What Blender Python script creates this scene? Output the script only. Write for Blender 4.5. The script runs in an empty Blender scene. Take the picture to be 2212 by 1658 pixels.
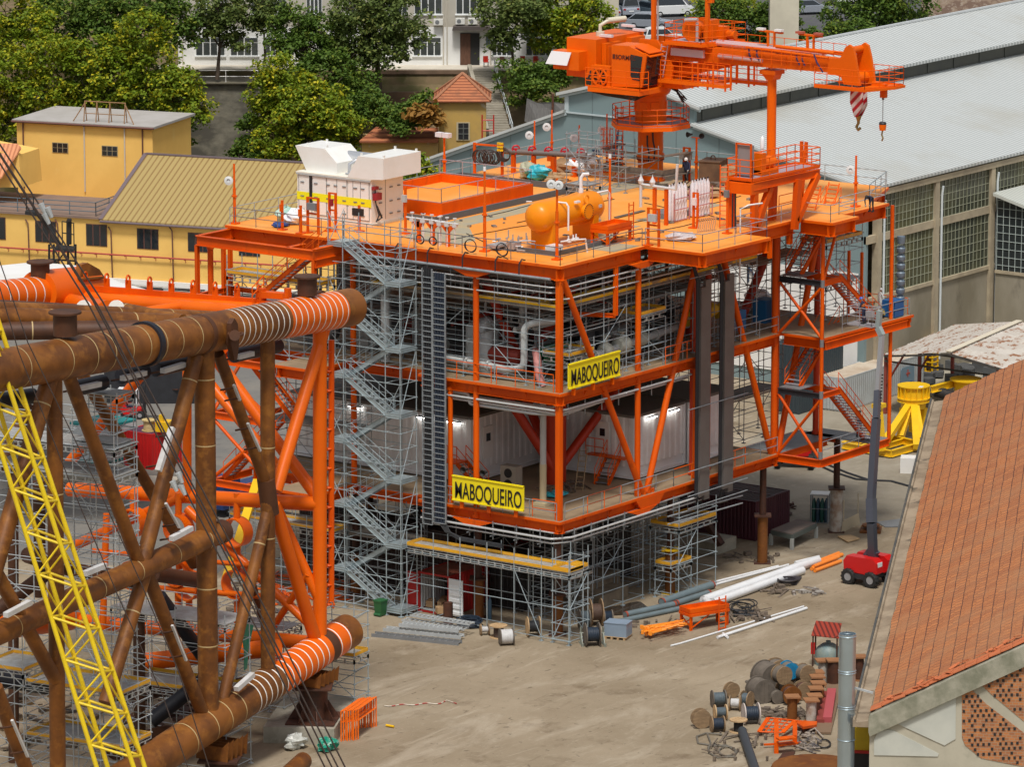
import bpy, math, random
from mathutils import Vector, Matrix
R=math.radians
sc=bpy.context.scene
# ---------------------------------------------------------------- camera, world, sun
FX,CX,CY,HC,PT,PH=10350.,1106.,829.,74.,R(11.5),R(36.2)
OX,OY=2.87627808,285.73019958
cT,sT=math.cos(PT),math.sin(PT); sP,cP=math.sin(PH),math.cos(PH)
def o2n(x,y,z=0.): x-=OX; y-=OY; return Vector((x*sP+y*cP,-x*cP+y*sP,z))
CAM=o2n(0,0,HC)
cd=bpy.data.cameras.new('camera'); cam=bpy.data.objects.new('camera',cd); sc.collection.objects.link(cam)
cam.location=CAM; cam.rotation_euler=(R(90-11.5),0,PH-R(90)); cd.sensor_width=36; cd.lens=36*FX/2212; cd.clip_start=5; cd.clip_end=5000
sc.camera=cam
w=bpy.data.worlds.new('World'); sc.world=w; w.use_nodes=True
nt=w.node_tree; sky=nt.nodes.new('ShaderNodeTexSky'); sky.sky_type='NISHITA'; sky.sun_disc=False
SUN_EL,SUN_AZ=R(62),R(236)
sky.sun_elevation=SUN_EL; sky.sun_rotation=SUN_AZ; sky.air_density=1.3; sky.dust_density=3.5; sky.ozone_density=0.6
hs=nt.nodes.new('ShaderNodeHueSaturation'); hs.inputs['Saturation'].default_value=.38   # overcast: greyer than a clear sky
nt.links.new(sky.outputs[0],hs.inputs['Color']); nt.links.new(hs.outputs[0],nt.nodes['Background'].inputs[0]); nt.nodes['Background'].inputs[1].default_value=0.077
sl=bpy.data.lights.new('sun','SUN'); so=bpy.data.objects.new('sun',sl); sc.collection.objects.link(so)
sl.energy=2.1; sl.angle=R(10); sl.color=(1,.955,.89)
# direction towards the sun, as the sky texture places it: rotation measured from +Y clockwise
sd=Vector((math.sin(SUN_AZ)*math.cos(SUN_EL),math.cos(SUN_AZ)*math.cos(SUN_EL),math.sin(SUN_EL)))
so.rotation_euler=sd.to_track_quat('Z','Y').to_euler()
sc.view_settings.view_transform='Standard'; sc.view_settings.look='None'; sc.view_settings.gamma=1; sc.view_settings.exposure=0.38
# ---------------------------------------------------------------- picture ray -> real place helpers
def ray(u,v):
    x=(u-CX)/FX; y=-(v-CY)/FX
    ox,oy,oz=x,cT+y*sT,-sT+y*cT
    return Vector((ox*sP+oy*cP,-ox*cP+oy*sP,oz))
def Z(u,v,z=0.):
    d=ray(u,v); return CAM+d*((z-HC)/d.z)
def PL(u,v,o,n):
    d=ray(u,v); return CAM+d*((Vector(o)-CAM).dot(Vector(n))/d.dot(Vector(n)))
def FY(u,v,y=0.): return PL(u,v,(0,y,0),(0,1,0))
def FX_(u,v,x=0.): return PL(u,v,(x,0,0),(1,0,0))
def DEP(u,v,Y): return PL(u,v,o2n(0,Y),(cP,sP,0))
def AZ(a): return Vector((math.cos(R(a)-PH),-math.sin(R(a)-PH),0))
V=Vector; UP=V((0,0,1))
# ---------------------------------------------------------------- mesh builder
def frame(d,up=UP):
    d=d.normalized()
    if abs(d.dot(up))>.98: up=V((1,0,0)) if abs(d.x)<.9 else V((0,1,0))
    s=d.cross(up).normalized(); return s,s.cross(d).normalized()
SPLIT=set('hanger blue_crate gusset pipe_support downpipe weld_seam painted_ring hose_loop hose_coil opening latch lifting_lug floodlight valve yellow_valve horn bracket handwheel connector cable leg unpainted_joint access_cover tip_plate leg_can lamp lamp_bracket cylinder boom_cylinder cap skid_leg stub tail_light side fan temporary_rail'.split())
class MB:
    def __init__(s): s.v=[];s.f=[];s.mi=[];s.m=0;s.sm=False
    def add(s,vs,fs):
        n=len(s.v); s.v.extend([tuple(p) for p in vs]); s.f.extend([tuple(i+n for i in f) for f in fs]); s.mi.extend([s.m]*len(fs)); return s
    def hexa(s,a,b):  # a,b: two quads
        return s.add(list(a)+list(b),[(3,2,1,0),(4,5,6,7),(0,1,5,4),(1,2,6,5),(2,3,7,6),(3,0,4,7)])
    def box(s,c,d,rz=0,x=None):
        c=V(c); ax=V((math.cos(rz),math.sin(rz),0)) if x is None else V(x).normalized(); ay=UP.cross(ax).normalized(); az=ax.cross(ay)
        h=[ax*d[0]/2,ay*d[1]/2,az*d[2]/2]
        q=lambda k:[c-h[0]-h[1]+k*h[2],c+h[0]-h[1]+k*h[2],c+h[0]+h[1]+k*h[2],c-h[0]+h[1]+k*h[2]]
        return s.hexa(q(-1),q(1))
    def bx(s,x0,y0,z0,x1,y1,z1): return s.box(((x0+x1)/2,(y0+y1)/2,(z0+z1)/2),(abs(x1-x0),abs(y1-y0),abs(z1-z0)))
    def beam(s,p,q,w,h,up=UP):
        p,q=V(p),V(q); a,b=frame(q-p,up); a*=w/2; b*=h/2
        k=lambda c:[c-a-b,c+a-b,c+a+b,c-a+b]
        return s.hexa(k(p),k(q))
    def ibeam(s,p,q,w,h,t=.05,up=UP):
        p,q=V(p),V(q); a,b=frame(q-p,up)
        s.beam(p+b*(h/2-t/2),q+b*(h/2-t/2),w,t,up); s.beam(p-b*(h/2-t/2),q-b*(h/2-t/2),w,t,up); return s.beam(p,q,t,h-2*t-.004,up)
    def tube(s,p,q,r,n=8,r2=None,cap=True):
        p,q=V(p),V(q)
        if (q-p).length<1e-5: return s
        a,b=frame(q-p); r2=r if r2 is None else r2; s.sm=True
        vs=[p+(a*math.cos(t)+b*math.sin(t))*r for t in [2*math.pi*i/n for i in range(n)]]+[q+(a*math.cos(t)+b*math.sin(t))*r2 for t in [2*math.pi*i/n for i in range(n)]]
        fs=[(i,(i+1)%n,n+(i+1)%n,n+i) for i in range(n)]
        if cap: fs+=[tuple(range(n-1,-1,-1)),tuple(range(n,2*n))]
        return s.add(vs,fs)
    def path(s,pts,r,n=6,closed=False):
        pts=[V(p) for p in pts]; N=len(pts); s.sm=True; vs=[]; a=b=None
        for i,p in enumerate(pts):
            if closed: d=(pts[(i+1)%N]-pts[i-1])
            else: d=pts[min(i+1,N-1)]-pts[max(i-1,0)]
            d=d.normalized() if d.length>1e-7 else V((1,0,0))
            if a is None: a,b=frame(d)
            else:
                a=(a-d*a.dot(d)); a=a.normalized() if a.length>1e-4 else frame(d)[0]; b=a.cross(d)
            vs+=[p+(a*math.cos(t)+b*math.sin(t))*r for t in [2*math.pi*k/n for k in range(n)]]
        fs=[]; 
        for i in range(N if closed else N-1):
            j=(i+1)%N
            fs+=[(i*n+k,i*n+(k+1)%n,j*n+(k+1)%n,j*n+k) for k in range(n)]
        if not closed: fs+=[tuple(range(n-1,-1,-1)),tuple(range((N-1)*n,N*n))]
        return s.add(vs,fs)
    def lathe(s,prof,c=(0,0,0),ax=UP,n=20,closed=False):
        c=V(c); ax=V(ax).normalized(); a,b=frame(ax); s.sm=True; vs=[]
        for r,h in prof:
            vs+=[c+ax*h+(a*math.cos(t)+b*math.sin(t))*max(r,1e-4) for t in [2*math.pi*k/n for k in range(n)]]
        L=len(prof); fs=[(i*n+k,i*n+(k+1)%n,(i+1)%L*n+(k+1)%n,(i+1)%L*n+k) for i in range(L if closed else L-1) for k in range(n)]
        if not closed:
            if prof[0][0]>1e-3: fs.append(tuple(range(n-1,-1,-1)))
            if prof[-1][0]>1e-3: fs.append(tuple(range((L-1)*n,L*n)))
        return s.add(vs,fs)
    def ring(s,c,ax,R0,r,n=20,m=6):
        return s.lathe([(R0+r*math.cos(2*math.pi*k/m),r*math.sin(2*math.pi*k/m)) for k in range(m)],c,ax,n,True)
    def prism(s,poly,vec):
        poly=[V(p) for p in poly]; vec=V(vec); n=len(poly)
        return s.add(poly+[p+vec for p in poly],[tuple(range(n-1,-1,-1)),tuple(range(n,2*n))]+[(i,(i+1)%n,n+(i+1)%n,n+i) for i in range(n)])
    def quad(s,*p): return s.add(p,[tuple(range(len(p)))])
    def blob(s,c,d,seed=0,n=10,m=7,amp=.22,ax=None):
        rg=random.Random(seed); c=V(c); vs=[]; rz=rg.random()*6
        for i in range(m+1):
            t=math.pi*i/m
            for k in range(n):
                a=2*math.pi*k/n+rz; q=1+rg.uniform(-amp,amp)
                vs.append(c+V((math.sin(t)*math.cos(a)*d[0]/2*q,math.sin(t)*math.sin(a)*d[1]/2*q,(math.cos(t)*q+1)*d[2]/2)))
        return s.add(vs,[(i*n+k,i*n+(k+1)%n,(i+1)*n+(k+1)%n,(i+1)*n+k) for i in range(m) for k in range(n)])
    def pieces(s):   # loose pieces, joined where their boxes touch
        n=len(s.v); up=list(range(n))
        def fd(i):
            while up[i]!=i: up[i]=up[up[i]]; i=up[i]
            return i
        for f in s.f:
            for j in f[1:]: up[fd(j)]=fd(f[0])
        bb={}
        for i,p in enumerate(s.v):
            b=bb.setdefault(fd(i),[list(p),list(p)])
            for k in range(3): b[0][k]=min(b[0][k],p[k]); b[1][k]=max(b[1][k],p[k])
        ks=list(bb); g={k:k for k in ks}
        def fg(k):
            while g[k]!=k: k=g[k]
            return k
        for i,a in enumerate(ks):
            for b in ks[:i]:
                A_,B_=bb[a],bb[b]
                if all(A_[0][k]<=B_[1][k]+.03 and B_[0][k]<=A_[1][k]+.03 for k in range(3)): g[fg(a)]=fg(b)
        out={}
        for f,mi in zip(s.f,s.mi): out.setdefault(fg(fd(f[0])),[]).append((f,mi))
        return list(out.values())
    def build(s,name,mat,parent=None,smooth=None):
        if parent is not None and name in SPLIT:
            ps=s.pieces()
            if 1<len(ps)<=90:
                first=None
                for fs in ps:
                    q=MB(); ix={}; q.sm=s.sm
                    for f,mi in fs:
                        for i in f:
                            if i not in ix: ix[i]=len(q.v); q.v.append(s.v[i])
                        q.f.append(tuple(ix[i] for i in f)); q.mi.append(mi)
                    o=q.build1(name,mat,parent,smooth); first=first or o
                return first
        return s.build1(name,mat,parent,smooth)
    def build1(s,name,mat,parent=None,smooth=None):
        me=bpy.data.meshes.new(name); off=V((0,0,0)); q=parent
        while q is not None: off+=q.location; q=q.parent
        me.from_pydata([(p[0]-off.x,p[1]-off.y,p[2]-off.z) for p in s.v],[],s.f); 
        for mm in (mat if isinstance(mat,(list,tuple)) else [mat]): me.materials.append(mm)
        if any(s.mi): me.polygons.foreach_set('material_index',s.mi)
        sm=s.sm if smooth is None else smooth
        if sm:
            me.polygons.foreach_set('use_smooth',[True]*len(s.f)); me.set_sharp_from_angle(angle=R(38))
        me.update(); o=bpy.data.objects.new(name,me); sc.collection.objects.link(o); o.parent=parent; return o
def tag(o,label=None,cat=None,group=None,kind=None):
    if label: o['label']=label
    if cat: o['category']=cat
    if group: o['group']=group
    if kind: o['kind']=kind
    return o
def thing(name,label,cat,loc=(0,0,0),group=None):
    o=bpy.data.objects.new(name,None); sc.collection.objects.link(o); o.location=V(loc); o.empty_display_size=.5
    return tag(o,label,cat,group)
def copy_tree(o,parent=None):
    c=o.copy(); sc.collection.objects.link(c); c.parent=parent
    for ch in list(o.children): copy_tree(ch,c)
    return c
def put(o,loc,rz=0,label=None,group=None,rot=None,s=1):
    o.location=V(loc); o.rotation_euler=rot or (0,0,rz); o.scale=(s,s,s)
    if label: o['label']=label
    if group: o['group']=group
    return o
class Kit:   # first use returns the source itself, later uses copies of it
    def __init__(s,o): s.o=o; s.used=False
    def __call__(s,loc,rz=0,label=None,group=None,rot=None,sc_=1):
        o=s.o if not s.used else copy_tree(s.o)
        s.used=True; return put(o,loc,rz,label,group,rot,sc_)
def ulerp(a,b,t): return V(a)*(1-t)+V(b)*t
# ---------------------------------------------------------------- materials
def lin(h):
    h=h.lstrip('#'); c=[int(h[i:i+2],16)/255 for i in (0,2,4)]
    return tuple(((x+.055)/1.055)**2.4 if x>.04045 else x/12.92 for x in c)
MATS={}
def mat(name,col,rough=.5,metal=0.,col2=None,sc_=1.,amt=.5,bump=0.,st=(1,1,1),spec=.5,lo=.38,hi=.62,det=6,col3=None,sc3=6.,amt3=.5,lo3=.5,hi3=.6):
    if name in MATS: return MATS[name]
    m=bpy.data.materials.new(name); m.use_nodes=True; t=m.node_tree; b=t.nodes['Principled BSDF']
    if isinstance(col,str): col=lin(col)
    b.inputs['Roughness'].default_value=rough; b.inputs['Metallic'].default_value=metal; b.inputs['Specular IOR Level'].default_value=spec
    b.inputs['Base Color'].default_value=(*col,1); MATS[name]=m; last=None
    if col2 is not None or bump:
        tc=t.nodes.new('ShaderNodeTexCoord'); mp=t.nodes.new('ShaderNodeMapping'); mp.inputs['Scale'].default_value=st
        t.links.new(tc.outputs['Object'],mp.inputs[0])
        def layer(base,c2,scale,a,l,h):
            ns=t.nodes.new('ShaderNodeTexNoise'); ns.inputs['Scale'].default_value=scale; ns.inputs['Detail'].default_value=det; ns.inputs['Roughness'].default_value=.62
            t.links.new(mp.outputs[0],ns.inputs[0]); mr=t.nodes.new('ShaderNodeMapRange'); mr.inputs[1].default_value=l; mr.inputs[2].default_value=h; mr.inputs[4].default_value=a
            t.links.new(ns.outputs[0],mr.inputs[0]); mx=t.nodes.new('ShaderNodeMix'); mx.data_type='RGBA'
            t.links.new(mr.outputs[0],mx.inputs[0])
            if isinstance(base,tuple): mx.inputs[6].default_value=(*base,1)
            else: t.links.new(base,mx.inputs[6])
            mx.inputs[7].default_value=(*(lin(c2) if isinstance(c2,str) else c2),1); return mx.outputs[2],ns
        out=col; ns=None
        if col2 is not None: out,ns=layer(col,col2,sc_,amt,lo,hi)
        if col3 is not None: out,_=layer(out,col3,sc3,amt3,lo3,hi3)
        if not isinstance(out,tuple): t.links.new(out,b.inputs['Base Color'])
        if bump:
            bp=t.nodes.new('ShaderNodeBump'); bp.inputs['Strength'].default_value=bump; bp.inputs['Distance'].default_value=.05
            if ns is None:
                ns=t.nodes.new('ShaderNodeTexNoise'); ns.inputs['Scale'].default_value=sc_; t.links.new(mp.outputs[0],ns.inputs[0])
            t.links.new(ns.outputs[0],bp.inputs['Height']); t.links.new(bp.outputs[0],b.inputs['Normal'])
    return m
def stripes(name,col,col2,axis,pitch,duty=.5,rough=.6,bump=.4,noise=None,metal=0.,vec=None,contrast=1.,namt=.5):
    """ribbed sheet: bands across one object axis (or along vec), a real bump and the colour of the groove, plus optional stain colour"""
    if name in MATS: return MATS[name]
    m=mat(name,col,rough,metal); t=m.node_tree; b=t.nodes['Principled BSDF']
    tc=t.nodes.new('ShaderNodeTexCoord'); dp=t.nodes.new('ShaderNodeVectorMath'); dp.operation='DOT_PRODUCT'
    vv=vec or {'x':(1,0,0),'y':(0,1,0),'z':(0,0,1)}[axis]; dp.inputs[1].default_value=tuple(x/pitch for x in vv)
    t.links.new(tc.outputs['Object'],dp.inputs[0]); fr=t.nodes.new('ShaderNodeMath'); fr.operation='PINGPONG'; fr.inputs[1].default_value=.5
    t.links.new(dp.outputs['Value'],fr.inputs[0]); mr=t.nodes.new('ShaderNodeMapRange'); mr.inputs[1].default_value=duty*.5-.06; mr.inputs[2].default_value=duty*.5+.06; mr.inputs[4].default_value=contrast
    t.links.new(fr.outputs[0],mr.inputs[0]); mx=t.nodes.new('ShaderNodeMix'); mx.data_type='RGBA'; t.links.new(mr.outputs[0],mx.inputs[0])
    c1=lin(col) if isinstance(col,str) else col; c2=lin(col2) if isinstance(col2,str) else col2
    mx.inputs[7].default_value=(*c2,1); mx.inputs[6].default_value=(*c1,1); out=mx.outputs[2]
    if noise:
        ns=t.nodes.new('ShaderNodeTexNoise'); ns.inputs['Scale'].default_value=noise[1]; ns.inputs['Detail'].default_value=7; ns.inputs['Roughness'].default_value=.65; t.links.new(tc.outputs['Object'],ns.inputs[0])
        m2=t.nodes.new('ShaderNodeMapRange'); m2.inputs[1].default_value=noise[2]; m2.inputs[2].default_value=noise[2]+.15; m2.inputs[4].default_value=namt; t.links.new(ns.outputs[0],m2.inputs[0])
        x2=t.nodes.new('ShaderNodeMix'); x2.data_type='RGBA'; t.links.new(m2.outputs[0],x2.inputs[0]); t.links.new(out,x2.inputs[6]); x2.inputs[7].default_value=(*lin(noise[0]),1); out=x2.outputs[2]
    t.links.new(out,b.inputs['Base Color'])
    if bump:
        bp=t.nodes.new('ShaderNodeBump'); bp.inputs['Strength'].default_value=bump; bp.inputs['Distance'].default_value=.05; t.links.new(mr.outputs[0],bp.inputs['Height']); t.links.new(bp.outputs[0],b.inputs['Normal'])
    return m
ORANGE=mat('orange_paint',(.77,.112,.002),.42,0,(.60,.07,.003),.35,.8,.05,(1,1,.3),.22,.4,.62,9,(.30,.05,.012),1.1,.55,.58,.70)
DECKO=mat('orange_deck_skylit',(.88,.30,.034),.5,0,(.84,.40,.10),.14,.8,0,(1,1,1),.3,.42,.6,9,(.60,.30,.09),.8,.4,.58,.7)  # lighter and yellower than the orange paint: sky reflection put into the colour
RAILO=mat('orange_rail_paint',(.78,.115,.003),.45,spec=.2)
RED=mat('red_paint',(.62,.015,.008),.35,0,(.42,.012,.008),.6,.5)
RUST=mat('rusty_steel',(.21,.078,.018),.6,.15,(.12,.034,.010),.45,.85,.15,(1,1,1),.35,.4,.62,8,(.33,.125,.02),1.7,.55,.52,.66)
RUSTD=mat('dark_rust',(.085,.028,.012),.7,0,(.03,.014,.01),1.2,.8,.2)
DKST=mat('dark_primer',(.028,.03,.036),.5,0,(.015,.015,.018),1.5,.6)
GALV=mat('galvanised_tube',(.42,.50,.54),.42,.35,(.30,.36,.38),3,.5)
GALD=mat('weathered_galvanised',(.33,.37,.40),.5,.3,(.2,.21,.21),2,.6)
GALVS=mat('galvanised_stair',(.40,.48,.51),.42,.3,(.29,.35,.37),2,.6)
PLANK=mat('steel_plank',(.44,.46,.46),.55,.2,(.30,.28,.25),1.5,.7)
WOOD=mat('scaffold_board',(.36,.25,.13),.8,0,(.22,.16,.1),1.4,.8,0,(3,1,1))
WOODD=mat('grey_wood',(.18,.14,.105),.85,0,(.09,.07,.055),2,.8,.2)
YELT=mat('toe_board_yellow',(.80,.42,.02),.5,0,(.62,.30,.03),1.5,.6)
YEL=mat('crane_yellow',(.84,.62,.015),.35,0,(.72,.50,.02),1.2,.5)
YELF=mat('flange_yellow',(.85,.52,.01),.4,0,(.70,.42,.01),.7,.5)
WHT=mat('white_paint',(.82,.82,.80),.35,0,(.72,.69,.62),.8,.35)
WHTS=mat('white_steel',(.80,.82,.83),.3)
GREY=mat('grey_paint',(.20,.21,.22),.5,0,(.15,.155,.16),.9,.6)
LGREY=mat('light_grey_steel',(.50,.53,.54),.4,.1,(.40,.42,.42),1.2,.6)
PIPEG=mat('grey_pipe_paint',(.47,.50,.50),.4,0,(.36,.38,.37),.9,.6)
BLK=mat('black_rubber',(.014,.014,.015),.7,0,(.03,.028,.026),5,.6)
CABL=mat('black_cable',(.022,.024,.028),.55)
TRAY=mat('cable_tray',(.15,.165,.18),.5,.5)
CONC=mat('concrete',(.40,.37,.30),.85,0,(.24,.22,.17),.55,.75,.15,(1,1,1),.2,.38,.66,9,(.52,.49,.41),2.5,.4,.5,.7)
GLASS=mat('dark_glass',(.012,.018,.024),.08,0,None,spec=.8)
CARDB=mat('cardboard',(.48,.31,.16),.8,0,(.36,.23,.12),2,.6)
PLAST=mat('white_plastic_sheet',(.80,.82,.84),.35,0,(.60,.63,.66),3,.6,.6)
TARP=mat('turquoise_sheet',(.03,.42,.50),.4,0,(.02,.25,.32),3,.6,.5)
SKIN=mat('skin',(.42,.24,.16),.6)
NAVY=mat('navy_workwear',(.012,.02,.055),.8,0,(.025,.035,.08),5,.6)
# ---------------------------------------------------------------- general builders
def rail(mb,pts,h=1.1,sp=1.6,r=.028,mid=1,toe=0.,closed=False):
    pts=[V(p) for p in pts]; 
    if closed: pts=pts+[pts[0]]
    for a,b in zip(pts[:-1],pts[1:]):
        n=max(1,round((b-a).length/sp))
        for i in range(n+1): 
            p=ulerp(a,b,i/n); mb.tube(p,p+UP*h,r,6,cap=False)
        for k in range(mid+1): mb.tube(a+UP*h*(1-k/(mid+1)),b+UP*h*(1-k/(mid+1)),r,6,cap=False)
        if toe: mb.beam(a+UP*toe/2,b+UP*toe/2,.02,toe)
def stair(mb_s,mb_t,mb_r,p,q,wd=.9,st=.19,h=.28,rl=1.05,r=.025,side=None,chan=True):
    """flight from low p to high q: stringers, treads, rails"""
    p,q=V(p),V(q); d=q-p; hz=V((d.x,d.y,0)).normalized(); s=hz.cross(UP)*wd/2
    for k in (-1,1):
        if chan: mb_s.ibeam(p+s*k,q+s*k,.10,h,.02)
        else: mb_s.beam(p+s*k,q+s*k,.05,h)
    n=max(2,int(d.z/st))
    for i in range(n):
        c=ulerp(p,q,(i+.5)/n); mb_t.beam(c-s*.94,c+s*.94,.24,.035)
    if mb_r is not None:
        for k in ((-1,1) if side is None else (side,)):
            for hh in (rl,rl*.5): mb_r.tube(p+s*k+UP*hh,q+s*k+UP*hh,r,6)
            m=max(1,round(d.length/1.4))
            for i in range(m+1):
                c=ulerp(p,q,i/m)+s*k; mb_r.tube(c,c+UP*rl,r,6,cap=False)
def ladder(mb,p,q,wd=.45,sp=.3,r=.022,side=None):
    p,q=V(p),V(q); d=(q-p); a=(side.normalized() if side is not None else frame(d)[0])*wd/2
    mb.tube(p-a,q-a,r,6); mb.tube(p+a,q+a,r,6); n=int(d.length/sp)
    for i in range(n): c=ulerp(p,q,(i+.5)/n); mb.tube(c-a,c+a,r*.8,5,cap=False)
def scaffold(name,label,o,dx,nx,ny,bx,by,z0,z1,lift=2.,decks=(),toes=(),group=None,toem=None,extra=1.,diag=True,ledz=None,plank=None,cat='scaffold',boards='x',mat_=None,truss=True):
    """tube scaffold: standards on a grid, ledgers each half lift, diagonals, planked decks and toe boards"""
    o=V(o); dx=V(dx).normalized(); dy=UP.cross(dx); t=thing(name,label,cat,(o.x,o.y,z0),group)
    P=lambda i,j,z: V((o.x,o.y,0))+dx*bx*i+dy*by*j+UP*z
    m=MB(); rg=random.Random(int(o.x*7+o.y*3))
    for i in range(nx+1):
        for j in range(ny+1):
            m.tube(P(i,j,z0),P(i,j,z1+extra+rg.uniform(-.25,.25)),.033,5,cap=False)
            m.box(P(i,j,z0+.03),(.22,.22,.05))
    k=0; z=z0+.25; zs=[]
    while z<z1+extra-.2: zs.append(z); z+=lift/2
    for k,z in enumerate(zs):
        for j in range(ny+1):
            if 0<j<ny and k%2: continue
            m.tube(P(0,j,z)-dx*.12,P(nx,j,z)+dx*.12,.027,5,cap=False)
        for i in range(nx+1):
            if 0<i<nx and k%2: continue
            m.tube(P(i,0,z)-dy*.12,P(i,ny,z)+dy*.12,.027,5,cap=False)
        for i in range(nx+1):
            for j in range(ny+1): m.tube(P(i,j,z-.04),P(i,j,z+.04),.048,5)
    if diag:
        z=z0+.25; s=0
        while z<z1-lift*.6:
            for j in (0,ny):
                i=(s*2+j)%nx if nx>1 else 0
                a,b=((i,i+1) if (s+j)%2 else (i+1,i)); m.tube(P(a,j,z),P(b,j,z+lift),.027,5,cap=False)
            z+=lift; s+=1
    m.build('tube_frame',mat_ or GALV,t)
    for dz in decks:
        pm=MB(); n=max(2,int(by*ny/.3)); n2=max(2,int(bx*nx/.3))
        if boards=='x':
            for q in range(n): 
                y=(q+.5)/n*ny; pm.beam(P(.0,y,dz),P(nx,y,dz),by*ny/n-.02,.05)
        else:
            for q in range(n2): 
                x=(q+.5)/n2*nx; pm.beam(P(x,0,dz),P(x,ny,dz),bx*nx/n2-.02,.05)
        for (a,b) in (((0,0),(nx,0)),((nx,0),(nx,ny)),((0,ny),(nx,ny)),((0,0),(0,ny))):
            if not truss: pm.beam(P(*a,dz-.1),P(*b,dz-.1),.05,.1); continue
            A_,B_=P(*a,dz-.28),P(*b,dz-.28); L=(B_-A_).length; c=max(2,int(L/.6))
            pm.beam(A_-UP*.13,B_-UP*.13,.04,.04); pm.beam(A_+UP*.13,B_+UP*.13,.04,.04)
            for q in range(c+1): e=ulerp(A_,B_,q/c); pm.beam(e-UP*.12,e+UP*.12,.09,.09)
        pm.build('platform',plank or PLANK,t)
    for dz in toes:
        tm=MB()
        for (a,b) in (((0,0),(nx,0)),((nx,0),(nx,ny)),((0,ny),(nx,ny)),((0,0),(0,ny))):
            tm.beam(P(*a,dz+.14),P(*b,dz+.14),.04,.19)
        tm.build('toe_board',toem or YELT,t)
    return t
def corr_wall(mb,p,q,z0,z1,pitch=.28,dep=.045):
    """corrugated sheet wall from p to q, extruded upwards, ribs outwards to the right of p->q"""
    p,q=V(p),V(q); d=q-p; L=d.length; d/=L; nrm=d.cross(UP); n=max(2,int(L/pitch)); vs=[]; pts=[]
    for i in range(n):
        for f,o_ in ((0,0),(.35,0),(.5,1),(.85,1)): pts.append(p+d*(L*(i+f)/n)+nrm*dep*o_)
    pts.append(q)
    for x in pts: vs+=[V((x.x,x.y,z0)),V((x.x,x.y,z1))]
    mb.add(vs,[(2*i,2*i+2,2*i+3,2*i+1) for i in range(len(pts)-1)])
def container(name,label,c,x,L=6.06,W=2.44,H=2.59,m=RED,roofm=None,z=0.,doors=True,group=None,cat='shipping container',pitch=.28):
    """c: centre on the ground, x: long direction; doors on the +x end"""
    c=V((c[0],c[1],z)); x=V(x).normalized(); y=UP.cross(x); t=thing(name,label,cat,c,group)
    K=lambda a,b,h: c+x*a*L/2+y*b*W/2+UP*h
    b=MB(); 
    for s in (-1,1): 
        if s<0: corr_wall(b,K(-1,-1,0)+x*.1,K(1,-1,0)-x*.1,z+.14,z+H-.1,pitch)
        else: corr_wall(b,K(1,1,0)-x*.1,K(-1,1,0)+x*.1,z+.14,z+H-.1,pitch)
    corr_wall(b,K(-1,1,0)-y*.1,K(-1,-1,0)+y*.1,z+.14,z+H-.1,pitch)
    if not doors: corr_wall(b,K(1,-1,0)+y*.1,K(1,1,0)-y*.1,z+.14,z+H-.1,pitch)
    b.build('wall',m,t)
    f=MB()
    for a in (-1,1):
        for q in (-1,1):
            f.beam(K(a*.985,q*.965,0),K(a*.985,q*.965,H),.15,.15)
    for h in (.08,H-.06):
        for q in (-1,1): f.beam(K(-.96,q*.975,h),K(.96,q*.975,h),.1,.12)
        for a in (-1,1): f.beam(K(a*.985,-.94,h),K(a*.985,.94,h),.1,.12)
    f.build('frame',m,t)
    r=MB(); n=int(L/.3)
    r.add([K(-.97,-.96,H-.05),K(.97,-.96,H-.05),K(.97,.96,H-.05),K(-.97,.96,H-.05)],[(0,1,2,3)])
    for i in range(n): a=-.96+1.92*(i+.5)/n; r.beam(K(a,-.92,H-.04),K(a,.92,H-.04),.12,.03)
    r.build('roof',roofm or m,t)
    if doors:
        for q in (-1,1):
            dm=MB(); dm.beam(K(1.0,q*.03,H/2)+x*.01,K(1.0,q*.9,H/2)+x*.01,.05,H-.28)
            for i in range(4): dm.beam(K(1.0,q*.1,.4+i*(H-.8)/3)+x*.05,K(1.0,q*.84,.4+i*(H-.8)/3)+x*.05,.03,.3)
            for e in (.25,.7): dm.tube(K(1,q*e,.15)+x*.09,K(1,q*e,H-.15)+x*.09,.022,6)
            dm.build('door',m,t)
    return t
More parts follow.
